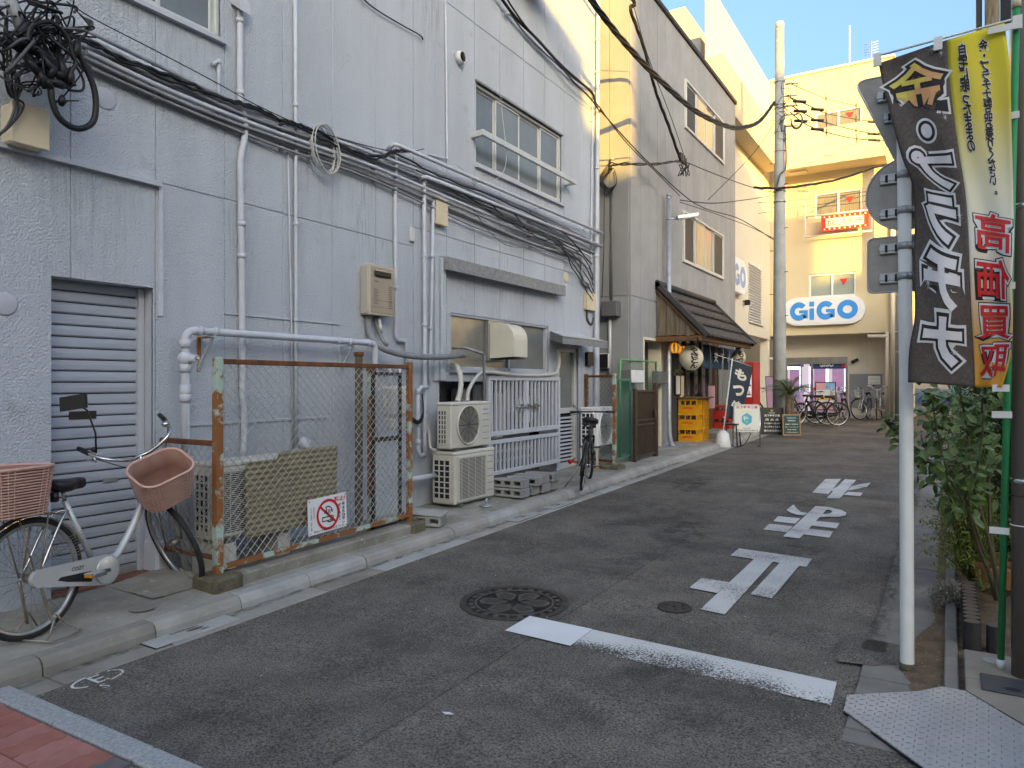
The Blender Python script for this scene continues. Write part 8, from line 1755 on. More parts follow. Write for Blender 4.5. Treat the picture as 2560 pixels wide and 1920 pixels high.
twisted('black cable dropping steeply to the junction before the grey sided building', [Vector((-4.7,6.4,8.3)), W(1562,-30,-4.3), W(1576,25,-4.3), W(1610,120,-4.35), W(1640,230,-4.4), W(1670,310,-4.4), W(1700,395,-4.45), jn], 0.016, 3, 0.022)
brk = PY(1530, 412, Y20-0.08)
twisted('short black cable from the side wall bracket to the junction', [brk, W(1570,410,-4.55), W(1640,410,-4.5), W(1690,403,-4.45), jn], 0.012, 2, 0.016)
t = thing('wall_bracket', 'insulator bracket with looped wires on the sunlit side wall', 'bracket', tuple(brk))
for k in range(4): MB().lathe([(0.02,-0.02),(0.05,0.0),(0.02,0.02)], 10, brk+Vector((0,0,0.05*k-0.05))).build('insulator', M_ins, t)
for k in range(5): MB().tube(smooth([brk+Vector((0,0,0.05*k-0.1)), brk+Vector((-0.15-0.02*k,-0.05,-0.25)), brk+Vector((-0.05,-0.05,-0.42-0.02*k)), brk+Vector((0.10,-0.03,-0.35)), brk+Vector((0.05,0,-0.1))], 4), 0.008, 5).build('wire_loop', M_cable, t)
jt = thing('cable_junction', 'cluster of cable clamps where overhead cables meet', 'cable junction', tuple(jn))
for k in range(5): MB().tube(smooth([jn+Vector((rw.uniform(-.1,.1),rw.uniform(-.2,.1),rw.uniform(-.02,.02))), jn+Vector((rw.uniform(-.12,.1),rw.uniform(-.2,.1),-0.25)), jn+Vector((rw.uniform(-.1,.1),rw.uniform(-.2,.1),-0.05))], 5), 0.008, 5).build('loop', M_cable, jt)
for k in range(4): MB().cbox(jn.x-0.03+rw.uniform(-.03,.03), jn.x+0.03, jn.y-0.25+0.1*k, jn.y-0.19+0.1*k, jn.z-0.02, jn.z+0.09+rw.uniform(0,.06), 0.01).build('clamp', M_black, jt)
thin = [('thin wire from the grey wall corner to the lamp post', [(1486,250,-4.9),(1560,350,-4.7),(1640,430,-4.6),(1700,490,-4.6)], 0.009),
        ('second thin wire from the grey wall corner towards the lamp post', [(1488,262,-4.9),(1600,385,-4.65),(1700,480,-4.55),(1760,520,-4.4),(1850,548,-4.2),(1935,600,-3.85)], 0.011),
        ('thin wire from the junction to the utility pole', [(1712,404,-4.45),(1800,440,-4.2),(1880,468,-4.0),(1940,482,-3.8)], 0.010),
        ('thin wire from the lamp post to the utility pole', [(1700,500,-4.55),(1780,508,-4.2),(1860,500,-4.0),(1940,488,-3.8)], 0.010),
        ('lower thin wire from the lamp post to the utility pole', [(1700,505,-4.55),(1790,535,-4.3),(1870,565,-4.0),(1938,598,-3.8)], 0.008),
        ('guy wire from the utility pole down to the grey siding', [(1942,300,-3.8),(1890,375,-4.0),(1840,430,-4.3),(1770,500,-4.7)], 0.008),
        ('hair thin wire over the tall siding facade', [(1580,0,-4.3),(1620,140,-4.4),(1680,300,-4.45),(1712,395,-4.45)], 0.006)]
for lab, pts, r in thin: cable(lab, wpts(pts), r, name='overhead_wire', group=og)
# wires from the utility pole to the right
lines = [((1972,208),(2065,246),(2140,264),(2235,292)), ((1975,243),(2040,272),(2065,283),(2140,298),(2240,312)), ((1975,262),(2030,295),(2066,307),(2140,326),(2240,345)), ((1975,280),(2010,308),(2050,326),(2066,331),(2142,347),(2240,353))]
for i, ln in enumerate(lines):
    n = len(ln); pts = []
    for (px, py) in ln:
        f = (px-1972)/(2240-1972); pts.append(PY(px, py, up.y-0.1+(u2.y-up.y)*f))
    t = thing('overhead_cable', ['topmost', 'second', 'third', 'lowest'][i]+' of the four wires from the utility pole to the right', 'cable', tuple(pts[0]), group=og)
    MB().tube(smooth(pts, 6), 0.016 if i else 0.012, 6).build('strand', M_cableG, t)
    if i:
        for px_ in (2002, 2044, 2182): 
            f = (px_-1972)/(2240-1972); P = smooth(pts, 10); q = min(P, key=lambda p: abs(((p.x*CS+p.y*SN)/(-p.x*SN+p.y*CS))*FPX+1280-px_)); MB().tube([q+Vector((-0.16,0,0.04)), q+Vector((0.16,0,-0.04))], 0.04, 6).build('sleeve', M_black, t)
    for px_ in (2065, 2141):
        P = smooth(pts, 10); q = min(P, key=lambda p: abs(((p.x*CS+p.y*SN)/(-p.x*SN+p.y*CS))*FPX+1280-px_)); MB().tube([q+Vector((0,0,-0.14)), q, q+Vector((0,0,0.14))], [0.004,0.022,0.004], 6).build('spacer', M_darkm, t)
lowc = [(1885,468),(1905,470),(1960,470),(2020,462),(2080,452),(2130,438),(2190,418),(2240,408)]
twisted('black cable sagging from the utility pole to the signs at second floor height', [PY(px, py, up.y-0.3+(u2.y-up.y)*max(0,(px-1950)/300)) for px, py in lowc], 0.016, 3, 0.02, 5)
for i, ln in enumerate((((1860,510),(1960,502),(2080,492),(2170,478)), ((1860,540),(1980,520),(2090,505),(2170,487)), ((2025,520),(2100,512),(2165,503)))):
    cable('%s faint wire crossing the second floor facade' % ['upper', 'middle', 'lower'][i], [PY(px, py, 24.5) for px, py in ln], 0.010, M_cableG, name='overhead_wire', group=og)
# ------------------------------------------------------------------ right-hand side: signs, banner, planting
M_post = mat('white_post_paint', (0.82,0.80,0.76), (0.74,0.72,0.68), rough=0.4, scale=5, spots=(0.30,0.27,0.24), spot_scale=38, spot_lo=0.70)
M_sback = mat('dull_sign_back', (0.30,0.285,0.265), (0.20,0.185,0.17), rough=0.45, metal=0.5, scale=4, spots=(0.25,0.19,0.13), spot_scale=9, spot_lo=0.63)
M_channel = mat('sign_channel', (0.42,0.43,0.44), (0.34,0.35,0.36), rough=0.4, metal=0.5, scale=9)
pb = G(2268, 1677, 0.012); SPX, SPY = pb.x, pb.y
sp_ = thing('sign_post', 'white steel sign post carrying three road signs', 'sign post', (SPX, SPY, pb.z))
ztop = PY(2262, 222, SPY).z
MB().tube([(SPX,SPY,gz(SPY)-0.05), (SPX,SPY,gz(SPY)+0.05), (SPX-0.005,SPY,1.6), (SPX-0.018,SPY,ztop)], 0.0325, 20).build('tube', M_post, sp_); MB().lathe([(0.034,0),(0.034,0.02),(0.02,0.035),(0.001,0.038)], 18, (SPX-0.018,SPY,ztop)).build('cap', M_post, sp_)
MB().lathe([(0.036,0.0),(0.036,0.05),(0.0335,0.055)], 20, (SPX,SPY,gz(SPY)+0.0)).build('foot_stain', M_moss, sp_)
YS = SPY+0.055
def sback(name, label, poly, bars, cat='road sign'):
    t = thing(name, label, cat, (SPX, YS, min(p.z for p in poly)))
    c = sum(poly, Vector())/len(poly)
    fixn(MB().prism([(p.x, YS, p.z) for p in poly], (0,0.003,0)).build('plate', M_sback, t))
    rim = [Vector((p.x, YS+0.001, p.z)) for p in poly]; MB().tube(rim, 0.005, 6, closed=True).build('rim', M_channel, t)
    for (z, x0, x1) in bars:
        b_ = MB().cbox(x0, x1, YS-0.02, YS-0.002, z-0.028, z+0.028, 0.004).build('channel', M_channel, t); MB().cbox(x0-0.001, x1+0.001, YS-0.024, YS-0.0205, z-0.012, z+0.012, 0.002).build('channel_lip', M_channel, b_)
        for dx in (0.25, 0.6): x = x0+(SPX-x0)*dx; MB().box(x-0.006, x+0.006, YS-0.026, YS-0.0235, z-0.018, z+0.018).build('slot', M_dark, b_)
        MB().lathe([(0.037,-0.018),(0.037,0.018)], 18, (SPX-0.01,SPY,z)).build('clamp_band', M_channel, t); MB().cbox(SPX+0.025, SPX+0.05, SPY-0.012, SPY+0.012, z-0.014, z+0.014, 0.003).build('clamp_bolt', M_channel, t)
    return t
def SPt(px, py): return PY(px, py, YS)
def rounded(pts, r, n=5):
    out = []; m = len(pts)
    for i in range(m):
        a, b_, c = pts[i-1], pts[i], pts[(i+1) % m]; d1, d2 = (a-b_).normalized(), (c-b_).normalized(); p, q = b_+d1*r, b_+d2*r
        for k in range(n+1): t = k/n; out.append(p.lerp(b_, t).lerp(b_.lerp(q, t), t))
    return out
cxp = SPX-0.008
tA = SPt(2136, 205); hw = cxp-tA.x; tip = SPt(2268, 452)
tri = rounded([Vector((tA.x,YS,tA.z)), Vector((cxp+hw,YS,tA.z)), Vector((cxp,YS,tip.z))], 0.06)
zc_ = SPt(2200, 285).z; sback('triangular_sign', 'back of an inverted triangular road sign half hidden by the banner', tri, [(SPt(2200,245).z, cxp-hw*0.55, cxp+hw*0.55), (SPt(2200,300).z, cxp-hw*0.42, cxp+hw*0.42)])
rc_ = cxp-SPt(2166, 490).x; zc_ = SPt(2200, 492).z
sback('round_sign', 'back of a round road sign on the white post', [Vector((cxp+rc_*math.cos(a), YS, zc_+rc_*math.sin(a))) for a in [2*math.pi*k/40 for k in range(40)]], [(SPt(2200,452).z, SPt(2200,450).x, cxp+0.12), (SPt(2200,538).z, SPt(2200,538).x, cxp+0.12)])
xl_ = SPt(2170, 660).x; za_, zb3 = SPt(2170, 598).z, SPt(2170, 733).z
sback('rectangular_sign', 'back of a rectangular plate lowest on the white post', rounded([Vector((xl_,YS,za_)), Vector((2*cxp-xl_,YS,za_)), Vector((2*cxp-xl_,YS,zb3)), Vector((xl_,YS,zb3))], 0.03), [(SPt(2200,625).z, SPt(2199,625).x, cxp+0.12), (SPt(2200,698).z, SPt(2199,698).x, cxp+0.12)])
# ---- advertising banner, seen from its back so the print is reversed
bb_ = G(2502, 1671, 0.10); YB = 3.97
bt = PY(2541, 20, YB+0.02)
an_ = thing('advertising_banner', 'tall yellow and dark advertising banner with reversed lettering on a green pole', 'banner', tuple(bb_))
M_gpole = mat('green_plastic_pole', (0.015,0.27,0.10), (0.012,0.22,0.085), rough=0.4, scale=6)
MB().tube([bb_+Vector((0,0,0.03)), bt], 0.0155, 14).build('pole', M_gpole, an_); MB().tube([bb_, bb_+Vector((0,0,0.045))], 0.018, 14).build('pole_foot', M_poleW, an_); MB().tube([bt, bt+Vector((0,0,0.05))], 0.019, 14).build('pole_cap', M_beige, an_)
rdL, rdR = PY(2183, 143, YB+0.05), PY(2556, 42, YB); MB().tube([rdL, rdR], 0.0055, 8).build('cross_rod', M_poleW, an_)
Z0 = lambda x, y: (2080+x*0.603, y*0.603)
Lc = [(192,262),(215,370),(250,510),(292,660),(332,765),(343,900),(338,1100),(343,1300),(320,1450),(315,1585)]
Bc = [(478,165),(486,310),(505,480),(530,650),(553,800),(565,960),(572,1150),(580,1330),(588,1470),(594,1604)]
Rc = [(715,95),(738,280),(743,460),(748,660),(752,830),(755,990),(747,1170),(750,1330),(742,1470),(705,1606)]
def curve(c, v):
    f = min(max(v,0),1)*(len(c)-1); i = min(int(f), len(c)-2); t = f-i
    p0, p1, p2, p3 = c[max(i-1,0)], c[i], c[i+1], c[min(i+2,len(c)-1)]
    return tuple(0.5*((2*p1[k])+(p2[k]-p0[k])*t+(2*p0[k]-5*p1[k]+4*p2[k]-p3[k])*t*t+(3*p1[k]-p0[k]-3*p2[k]+p3[k])*t**3) for k in (0,1))
def surf(strip, u, v, off=0.0):
    a, b_ = (curve(Lc, v), curve(Bc, v)) if strip == 0 else (curve(Bc, v), curve(Rc, v))
    x, y = a[0]+(b_[0]-a[0])*u, a[1]+(b_[1]-a[1])*u
    g_ = (u if strip == 0 else 1+u*0.95)/1.95       # 0 at the free edge .. 1 at the pole
    Y = YB + 0.05*(1-g_)*(1-0.3*v) + 0.026*math.sin(g_*7+v*4.0)*(0.3+v) + 0.006*math.sin(g_*18-v*9) + 0.02*math.sin(v*14+g_*4)*(1-g_)
    return PY(*Z0(x, y), Y - off)
def strip_mesh(strip, name, m, nu, nv):
    vs = [surf(strip, i/nu, j/nv) for j in range(nv+1) for i in range(nu+1)]
    o = MB().add(vs, [(j*(nu+1)+i, j*(nu+1)+i+1, (j+1)*(nu+1)+i+1, (j+1)*(nu+1)+i) for j in range(nv) for i in range(nu)], True).build(name, m, an_)
    o.modifiers.new('s', 'SOLIDIFY').thickness = 0.0008; return o
M_bdark = mat('dark_printed_cloth', (0.070,0.055,0.050), (0.115,0.092,0.08), rough=0.7, scale=70, detail=3, lo=0.4, hi=0.75)
def ramp_mat(name, stops, z0, z1, rough=0.7):
    m = bpy.data.materials.new(name); m.use_nodes = True; t = m.node_tree; b = t.nodes['Principled BSDF']; b.inputs['Roughness'].default_value = rough
    tc = nn(t, 'ShaderNodeTexCoord'); sp2 = nn(t, 'ShaderNodeSeparateXYZ'); t.links.new(tc.outputs['Object'], sp2.inputs[0])
    mr = nn(t, 'ShaderNodeMapRange'); mr.inputs[1].default_value = z0; mr.inputs[2].default_value = z1; t.links.new(sp2.outputs['Z'], mr.inputs[0])
    cr = nn(t, 'ShaderNodeValToRGB'); e = cr.color_ramp.elements
    while len(e) < len(stops): e.new(0.5)
    for k, (p, c) in enumerate(stops): e[k].position = p; e[k].color = (*c, 1)
    t.links.new(mr.outputs[0], cr.inputs[0]); t.links.new(cr.outputs[0], b.inputs['Base Color']); return m
zlo, zhi = surf(1,0.5,1).z-bb_.z, surf(1,0.5,0).z-bb_.z
M_blight = ramp_mat('yellow_to_orange_print', [(0.0,(0.72,0.30,0.03)),(0.13,(0.70,0.34,0.08)),(0.26,(0.68,0.50,0.34)),(0.42,(0.66,0.64,0.58)),(0.58,(0.64,0.60,0.42)),(0.78,(0.60,0.48,0.06)),(1.0,(0.66,0.54,0.02))], zlo, zhi)
strip_mesh(0, 'dark_cloth', M_bdark, 16, 60); strip_mesh(1, 'light_cloth', M_blight, 14, 60)
M_hal = mat('white_print', (0.62,0.62,0.63), rough=0.7); M_lil = mat('pale_lilac_print', (0.60,0.57,0.61), (0.66,0.65,0.67), rough=0.7, scale=6); M_blk = mat('charcoal_print', (0.022,0.019,0.019), rough=0.7)
zg0, zg1 = surf(0,0.5,0.22).z-bb_.z, surf(0,0.5,0.03).z-bb_.z
M_gold = mat('gold_print', (0.62,0.50,0.10), (0.60,0.30,0.14), rough=0.6, scale=6, lo=0.45, hi=0.55)
def banner_text(strip, body, u0, v0, tu, tv, m, off, bold=0.0, vertical=False, cuts=14, lines=0.82):
    # characters as large as tu x tv (fractions of the strip), reversed left to right
    vs, fs = letter(body, w=1.0, h=1.0, bold=bold, vertical=vertical, lines=lines)
    return vs, fs
def on_banner(strip, body, u0, v0, tu, tv, m, off, bold=0.0, vertical=False, cuts=14, lines=0.82, name='lettering', grow=0.0):
    vs0, fs0 = text_mesh(body, 1.0, 0.0, lines, vertical)
    bw_ = max(v[0] for v in vs0)-min(v[0] for v in vs0); bh_ = max(v[1] for v in vs0)-min(v[1] for v in vs0)
    vs, fs = text_mesh(body, 1.0, bold, lines, vertical)
    bm = bmesh.new(); bv = [bm.verts.new((x/bw_, y/bh_, 0)) for x, y in vs]
    for f in fs:
        try: bm.faces.new([bv[i] for i in f])
        except ValueError: pass
    for ax_, k_ in ((1, cuts), (0, max(2, cuts//2 if not vertical else 2))):
        lo_ = min(v.co[ax_] for v in bm.verts); hi_ = max(v.co[ax_] for v in bm.verts)
        for k in range(1, k_):
            co = [0,0,0]; no = [0,0,0]; co[ax_] = lo_+(hi_-lo_)*k/k_; no[ax_] = 1; bmesh.ops.bisect_plane(bm, geom=bm.verts[:]+bm.edges[:]+bm.faces[:], plane_co=co, plane_no=no)
    bm.verts.index_update(); out = [surf(strip, u0 - v.co.x*tu, v0 - v.co.y*tv, off) for v in bm.verts]; fs2 = [tuple(v.index for v in f.verts) for f in bm.faces]; bm.free()
    return MB().add(out, fs2).build(name, m, an_)
for (ch_, v0, tu, tv, fillm) in (('金', 0.125, 0.80, 0.145, M_gold), ('プ', 0.375, 0.62, 0.12, M_lil), ('ラ', 0.535, 0.50, 0.12, M_lil), ('チ', 0.69, 0.58, 0.125, M_lil), ('ナ', 0.855, 0.58, 0.14, M_lil)):
    u0 = 0.50
    on_banner(0, ch_, u0, v0, tu, tv, M_hal, 0.002, bold=0.150 if ch_ != '金' else 0.11, name='lettering_halo'); on_banner(0, ch_, u0, v0, tu, tv, M_blk, 0.004, bold=0.100 if ch_ != '金' else 0.07, name='lettering_outline'); on_banner(0, ch_, u0, v0, tu, tv, fillm, 0.006, bold=0.045 if ch_ != '金' else 0.012)
def disc(strip, u0, v0, ru, rv, m, off, nm): 
    pts = [surf(strip, u0+ru*math.cos(a), v0+rv*math.sin(a), off) for a in [2*math.pi*k/24 for k in range(24)]]
    return MB().poly(pts).build(nm, m, an_)
disc(0, 0.52, 0.255, 0.17, 0.036, M_hal, 0.002, 'dot_halo'); disc(0, 0.52, 0.255, 0.135, 0.029, M_blk, 0.004, 'dot_outline'); disc(0, 0.52, 0.255, 0.09, 0.020, M_lil, 0.006, 'dot')
for (txt, u0, v0, tv) in (('自宅に眠ったままの', 0.24, 0.175, 0.285), ('金・プラチナ製品お売りください。', 0.60, 0.235, 0.40)):
    on_banner(1, txt, u0, v0, 0.15, tv, M_hal, 0.002, bold=0.085, vertical=True, cuts=26, name='lettering_halo', lines=0.80); on_banner(1, txt, u0, v0, 0.15, tv, M_blk, 0.004, bold=0.028, vertical=True, cuts=26, lines=0.80)
for (ch_, v0) in (('高', 0.545), ('価', 0.665), ('買', 0.785), ('取', 0.905)):
    on_banner(1, ch_, 0.55, v0, 0.74, 0.098, M_blk, 0.002, bold=0.085, name='lettering_outline'); on_banner(1, ch_, 0.55, v0, 0.74, 0.098, M_hal, 0.004, bold=0.058, name='lettering_halo'); on_banner(1, ch_, 0.55, v0, 0.74, 0.098, M_redp, 0.006, bold=0.014)
for (u0, v0, r_) in ((0.78,0.02,0.09),(0.9,0.045,0.05),(0.86,0.225,0.05),(0.85,0.52,0.07),(0.25,0.70,0.07),(0.7,0.89,0.07)):
    for a in (0.2, 1.0, 1.8, 2.6): MB().tube([surf(0, u0-r_*math.cos(a), v0-r_*0.24*math.sin(a), 0.008), surf(0, u0, v0, 0.008), surf(0, u0+r_*math.cos(a), v0+r_*0.24*math.sin(a), 0.008)], [0.0003,0.0012,0.0003], 4).build('sparkle', M_hal, an_)
for f in (0.02, 0.45, 0.96): q = rdL.lerp(rdR, f+0.01); MB().box(q.x-0.018, q.x+0.018, q.y-0.006, q.y+0.006, q.z-0.05, q.z+0.012).build('rod_loop', M_poleW, an_)
for f in (0.155, 0.405, 0.60, 0.78): q = bt.lerp(bb_, f); MB().box(q.x-0.06, q.x+0.02, q.y-0.02, q.y-0.016, q.z-0.016, q.z+0.016).build('pole_loop', M_poleW, an_)
q = PY(2535, 60, YB); MB().box(q.x-0.10, q.x+0.02, q.y-0.02, q.y-0.016, q.z-0.03, q.z+0.0).build('corner_loop', M_poleW, an_); q = PY(2500, 968, YB); MB().box(q.x-0.03, q.x+0.035, q.y-0.02, q.y-0.016, q.z-0.02, q.z+0.012).build('corner_loop', M_poleW, an_)
# ---- brown column and the overhanging building
M_bcol = mat('taupe_column_paint', (0.165,0.130,0.108), (0.145,0.113,0.094), rough=0.35, scale=2)
cb = G(2553, 1690, 0.10); cx_ = cb.x+0.012; co_ = thing('column', 'taupe round column standing right of the green banner pole', 'column', (cx_, cb.y, cb.z))
MB().tube([(cx_,cb.y,cb.z-0.02),(cx_,cb.y,4.6)], 0.052, 24).build('shaft', M_bcol, co_)
for py in (520, 1200): zz = PY(2530, py, cb.y).z; MB().lathe([(0.054,-0.012),(0.056,0.0),(0.054,0.012)], 24, (cx_,cb.y,zz)).build('band', M_chrome, co_)
MB().lathe([(0.053,0),(0.053,0.004)], 24, (cx_,cb.y,PY(2530,1238,cb.y).z)).build('joint', M_dark, co_)
q = Vector((cx_, cb.y, PY(2530,1310,cb.y).z)); MB().tube([q+Vector((0.056*math.cos(a)-0.01*0, 0.056*math.sin(a), 0)) for a in [2*math.pi*k/20 for k in range(20)]], 0.003, 5, closed=True).build('zip_tie', M_poleW, co_)
ov = thing('corner_building', 'taupe corner building with a small upper bay over the planting', 'building', (0.9, 7, 3.3))
MB().box(0.36, 1.5, 4.75, 6.2, 3.45, 4.3).build('upper_floor', M_bcol, ov); MB().box(1.1, 1.5, 5.2, 6.2, -0.1, 3.449).build('ground_floor', M_bcol, ov)
M_grain = mat('pale_wood_grain', (0.42,0.33,0.20), (0.20,0.14,0.08), rough=0.6, scale=9, stretch=(3,3,0.4), detail=3, lo=0.42, hi=0.58)
xa_, xb_2 = PY(2462, 20, 4.72).x, PY(2499, 20, 4.72).x
MB().cbox(xa_, xb_2, 4.70, 4.76, 3.25, 4.3, 0.004).build('timber_fin', M_grain, ov); MB().cbox(PY(2440,20,4.9).x, PY(2455,20,4.9).x, 4.88, 4.95, 3.2, 4.3, 0.006).build('duct', M_bcol, ov)
MB().box(xb_2+0.004, 0.35, 4.745, 4.749, 3.5, 4.25).build('window_strip', M_glass, ov)
# ---- soil bed, edging and planter
M_soil = mat('dry_soil', (0.23,0.155,0.095), (0.135,0.092,0.057), rough=0.95, scale=9, bump=1.0, bscale=90, dist=0.02, spots=(0.30,0.24,0.17), spot_scale=70, spot_lo=0.6)
b = MB(); nx_, ny_ = 10, 60; vs = []
for j in range(ny_+1):
    for i in range(nx_+1):
        y = 3.62+8.5*j/ny_; lf = -0.085 - (0.16*max(0, 1-abs(y-4.35)/0.75)) + 0.02*noise.noise(Vector((0,y*3,0))); x = lf+(0.98-lf)*i/nx_
        vs.append((x, y, gz(y)+0.016+0.03*min(1,(x-lf)*6)+0.012*noise.noise(Vector((x*9,y*9,3)))))
struct(b.add(vs, [(j*(nx_+1)+i, j*(nx_+1)+i+1, (j+1)*(nx_+1)+i+1, (j+1)*(nx_+1)+i) for j in range(ny_) for i in range(nx_)], True).build('soil', M_soil))
rg = random.Random(6); peb = MB()
for k in range(900):
    y = rg.uniform(3.75, 7.5); x = rg.uniform(-0.20 if abs(y-4.3) < 0.5 else -0.09, 0.6); s_ = rg.uniform(0.002, 0.006); c = Vector((x, y, gz(y)+0.05)); 
    peb.add([c+Vector((s_,0,0)), c+Vector((0,s_,0)), c+Vector((-s_,0,0)), c+Vector((0,-s_,0)), c+Vector((0,0,s_*0.9))], [(0,1,4),(1,2,4),(2,3,4),(3,0,4)])
tag(peb.build('pebbles', mat('pale_gravel', (0.36,0.30,0.22), (0.22,0.17,0.12), rough=0.9, scale=50)), 'scattered pale gravel over the soil bed', 'gravel', kind='stuff')
ed = struct(MB().poly([(-0.03,3.75,gz(3.75)+0.02),(0.04,3.75,gz(3.75)+0.02),(0.04,11,gz(11)+0.02),(-0.03,11,gz(11)+0.02)]).build('bed_edging', M_gutR))
for k in range(9): y = 3.76+0.6*k; fixn(gslab(-0.025, 0.035, y+0.003, y+0.597, 0.0, 0.075, 0.006).build('edging_stone', M_gutR, ed))
M_log = mat('charred_log', (0.022,0.020,0.019), (0.04,0.034,0.03), rough=0.8, scale=16, stretch=(1,1,0.2), bump=0.6, bscale=60, dist=0.006); M_cut = mat('cut_log_end', (0.15,0.11,0.085), (0.10,0.075,0.06), rough=0.85, scale=20)
def log(x, y, h, r, i):
    t = thing('edging_log', '%s charred log stake in the row edging the planting bed' % i, 'log', (x, y, gz(y)), group='charred log stakes')
    n = 14; vs = []; zz = [(0.0,1.0),(h-0.006,1.0),(h,0.93)]
    for z, k in zz:
        for q in range(n): a = 2*math.pi*q/n; rr = r*k*(1+0.06*math.sin(q*5)); vs.append((x+rr*math.cos(a), y+rr*math.sin(a), gz(y)+z))
    MB().add(vs, [(j*n+q, j*n+(q+1) % n, (j+1)*n+(q+1) % n, (j+1)*n+q) for j in range(2) for q in range(n)], True).build('bark', M_log, t); MB().poly(vs[2*n:]).build('cut_end', M_cut, t)
ordn = ['nearest', 'second', 'third', 'fourth', 'fifth', 'sixth', 'seventh', 'eighth', 'ninth', 'tenth', 'eleventh', 'farthest']
lg = G(2430, 1622, 0.05)
for k in range(12): log(lg.x, lg.y+0.09*k, 0.20 - 0.004*k, 0.042, ordn[k])
log(lg.x+0.105, lg.y+0.02, 0.19, 0.042, 'right front')
M_terra = mat('terracotta', (0.46,0.19,0.09), (0.38,0.15,0.07), rough=0.8, scale=6)
tc_ = G(2466, 1470, 0.10); t = thing('terracotta_planter', 'terracotta planter with a wavy rim behind the log edging', 'planter', tuple(tc_))
vs = []; n = 40
for (r_, z) in ((0.12,0.0),(0.16,0.13),(0.175,0.155),(0.16,0.15),(0.12,0.03)):
    for q in range(n): a = 2*math.pi*q/n; wv_ = 0.014*math.cos(a*8) if z > 0.1 else 0; vs.append(tc_+Vector((r_*1.0*math.cos(a)+0.08, r_*math.sin(a)*0.8+0.1, z+wv_)))
MB().add(vs, [(j*n+q, j*n+(q+1) % n, (j+1)*n+(q+1) % n, (j+1)*n+q) for j in range(4) for q in range(n)], True).build('pot', M_terra, t); MB().poly([tc_+Vector((0.13*math.cos(a)+0.08, 0.105*math.sin(a)+0.1, 0.12)) for a in [2*math.pi*q/20 for q in range(20)]]).build('earth', M_soil, t)
lp = G(2492, 1378, 0.10)+Vector((0.02,0.0,0)); t = thing('garden_lamp', 'white cylindrical garden lamp among the stems', 'lamp', tuple(lp)); MB().lathe([(0.055,0.10),(0.055,0.24),(0.05,0.25),(0.001,0.252)], 18, lp).build('shade', M_white, t); MB().lathe([(0.05,0.0),(0.058,0.02),(0.05,0.0995)], 18, lp).build('base', M_black, t)
# ---- tiled corner and checker plate
M_ptile = mat('beige_paving_tile', (0.27,0.235,0.195), (0.22,0.19,0.155), rough=0.75, scale=5, spots=(0.16,0.135,0.11), spot_scale=40, spot_lo=0.66)
def clip(poly, a, d):       # keep the side of the line (through a along d) away from the ramp
    n = Vector((-d.y, d.x, 0)); n = n if n.y > 0 else -n; out = []
    for i in range(len(poly)):
        p, q = poly[i], poly[(i+1) % len(poly)]; sp1, sq1 = (p-a).dot(n), (q-a).dot(n)
        if sp1 >= 0: out.append(p)
        if (sp1 >= 0) != (sq1 >= 0): out.append(p.lerp(q, sp1/(sp1-sq1)))
    return out
TA, TB = G(2410, 1723, 0.10), G(2562, 1813, 0.10); TA.z = TB.z = 0; TD = (TB-TA).normalized()
pt = struct(fixn(MB().prism([(p.x,p.y,gz(p.y)-0.02) for p in clip([Vector((0.06,2.0,0)),Vector((2.2,2.0,0)),Vector((2.2,4.42,0)),Vector((0.06,4.42,0))], TA, TD)], (0,0,0.114)).build('tiled_corner', M_gutR)))
for i in range(5):
    for j in range(6):
        x0, x1, y0, y1 = 0.064+0.40*i, 0.46+0.40*i, 4.415-0.40*(j+1)+0.004, 4.415-0.40*j
        cp_ = clip([Vector((x0,y0,0)),Vector((x1,y0,0)),Vector((x1,y1,0)),Vector((x0,y1,0))], TA, TD)
        if len(cp_) > 2: fixn(MB().prism([(p.x,p.y,gz(p.y)+0.0942) for p in cp_], (0,0,0.008)).build('tile', M_ptile, pt))
d0, d1 = G(2450, 1684, 0.105), G(2562, 1744, 0.105)
t = thing('floor_hatch', 'dark plastic floor hatch set in the tiled corner', 'hatch', tuple(d0)); fixn(gslab(d0.x, d0.x+0.26, d1.y, d0.y, 0.1025, 0.112, 0.004).build('lid', mat('dark_hatch', (0.055,0.06,0.065), (0.045,0.048,0.052), rough=0.55, scale=9), t)); gpoly([(d0.x+0.12+0.035*math.cos(a), d1.y+0.05+0.02*math.sin(a)) for a in [2*math.pi*q/14 for q in range(14)]], 0.1128).build('finger_hole', M_dark, t)
q = G(2482, 1652, 0.103); tag(gpoly([(q.x+0.045*math.cos(a), q.y+0.045*math.sin(a)) for a in [2*math.pi*k/24 for k in range(24)]], 0.1045).build('paving_lid', M_gut), 'small round drain lid on the tiled corner beside the banner pole', 'lid')
M_check = mat('checker_plate_steel', (0.44,0.44,0.43), (0.36,0.36,0.355), rough=0.42, metal=0.55, scale=4, spots=(0.24,0.24,0.25), spot_scale=10, spot_lo=0.66)
PA, PB2, PC = G(2109,1775,0.02), G(2412,1726,0.118), G(2311,1919,0.02); PU = (PC-PA).normalized(); PN = (PC-PA).cross(PB2-PA).normalized()
if PN.z < 0: PN = -PN
PV = PN.cross(PU); 
if PV.dot(PB2-PA) < 0: PV = -PV
def pl2(p): d = Vector(p)-PA; return (d.dot(PU), d.dot(PV))
def onp(px, py):
    r = ray(px, py); o = Vector((0,0,CAMH)); d = (PA-o).dot(PN)/r.dot(PN); return o + r*d
polyp = [PA, onp(2118,1737), onp(2300,1727), onp(2353,1716), onp(2412,1726), onp(2560,1815), onp(2760,1935), onp(2420,1998)]
ck = thing('checker_plate', 'grey steel checker plate ramp at the street corner', 'ramp', tuple(PA))
fixn(MB().prism(polyp, PN*-0.006).build('plate', M_check, ck))
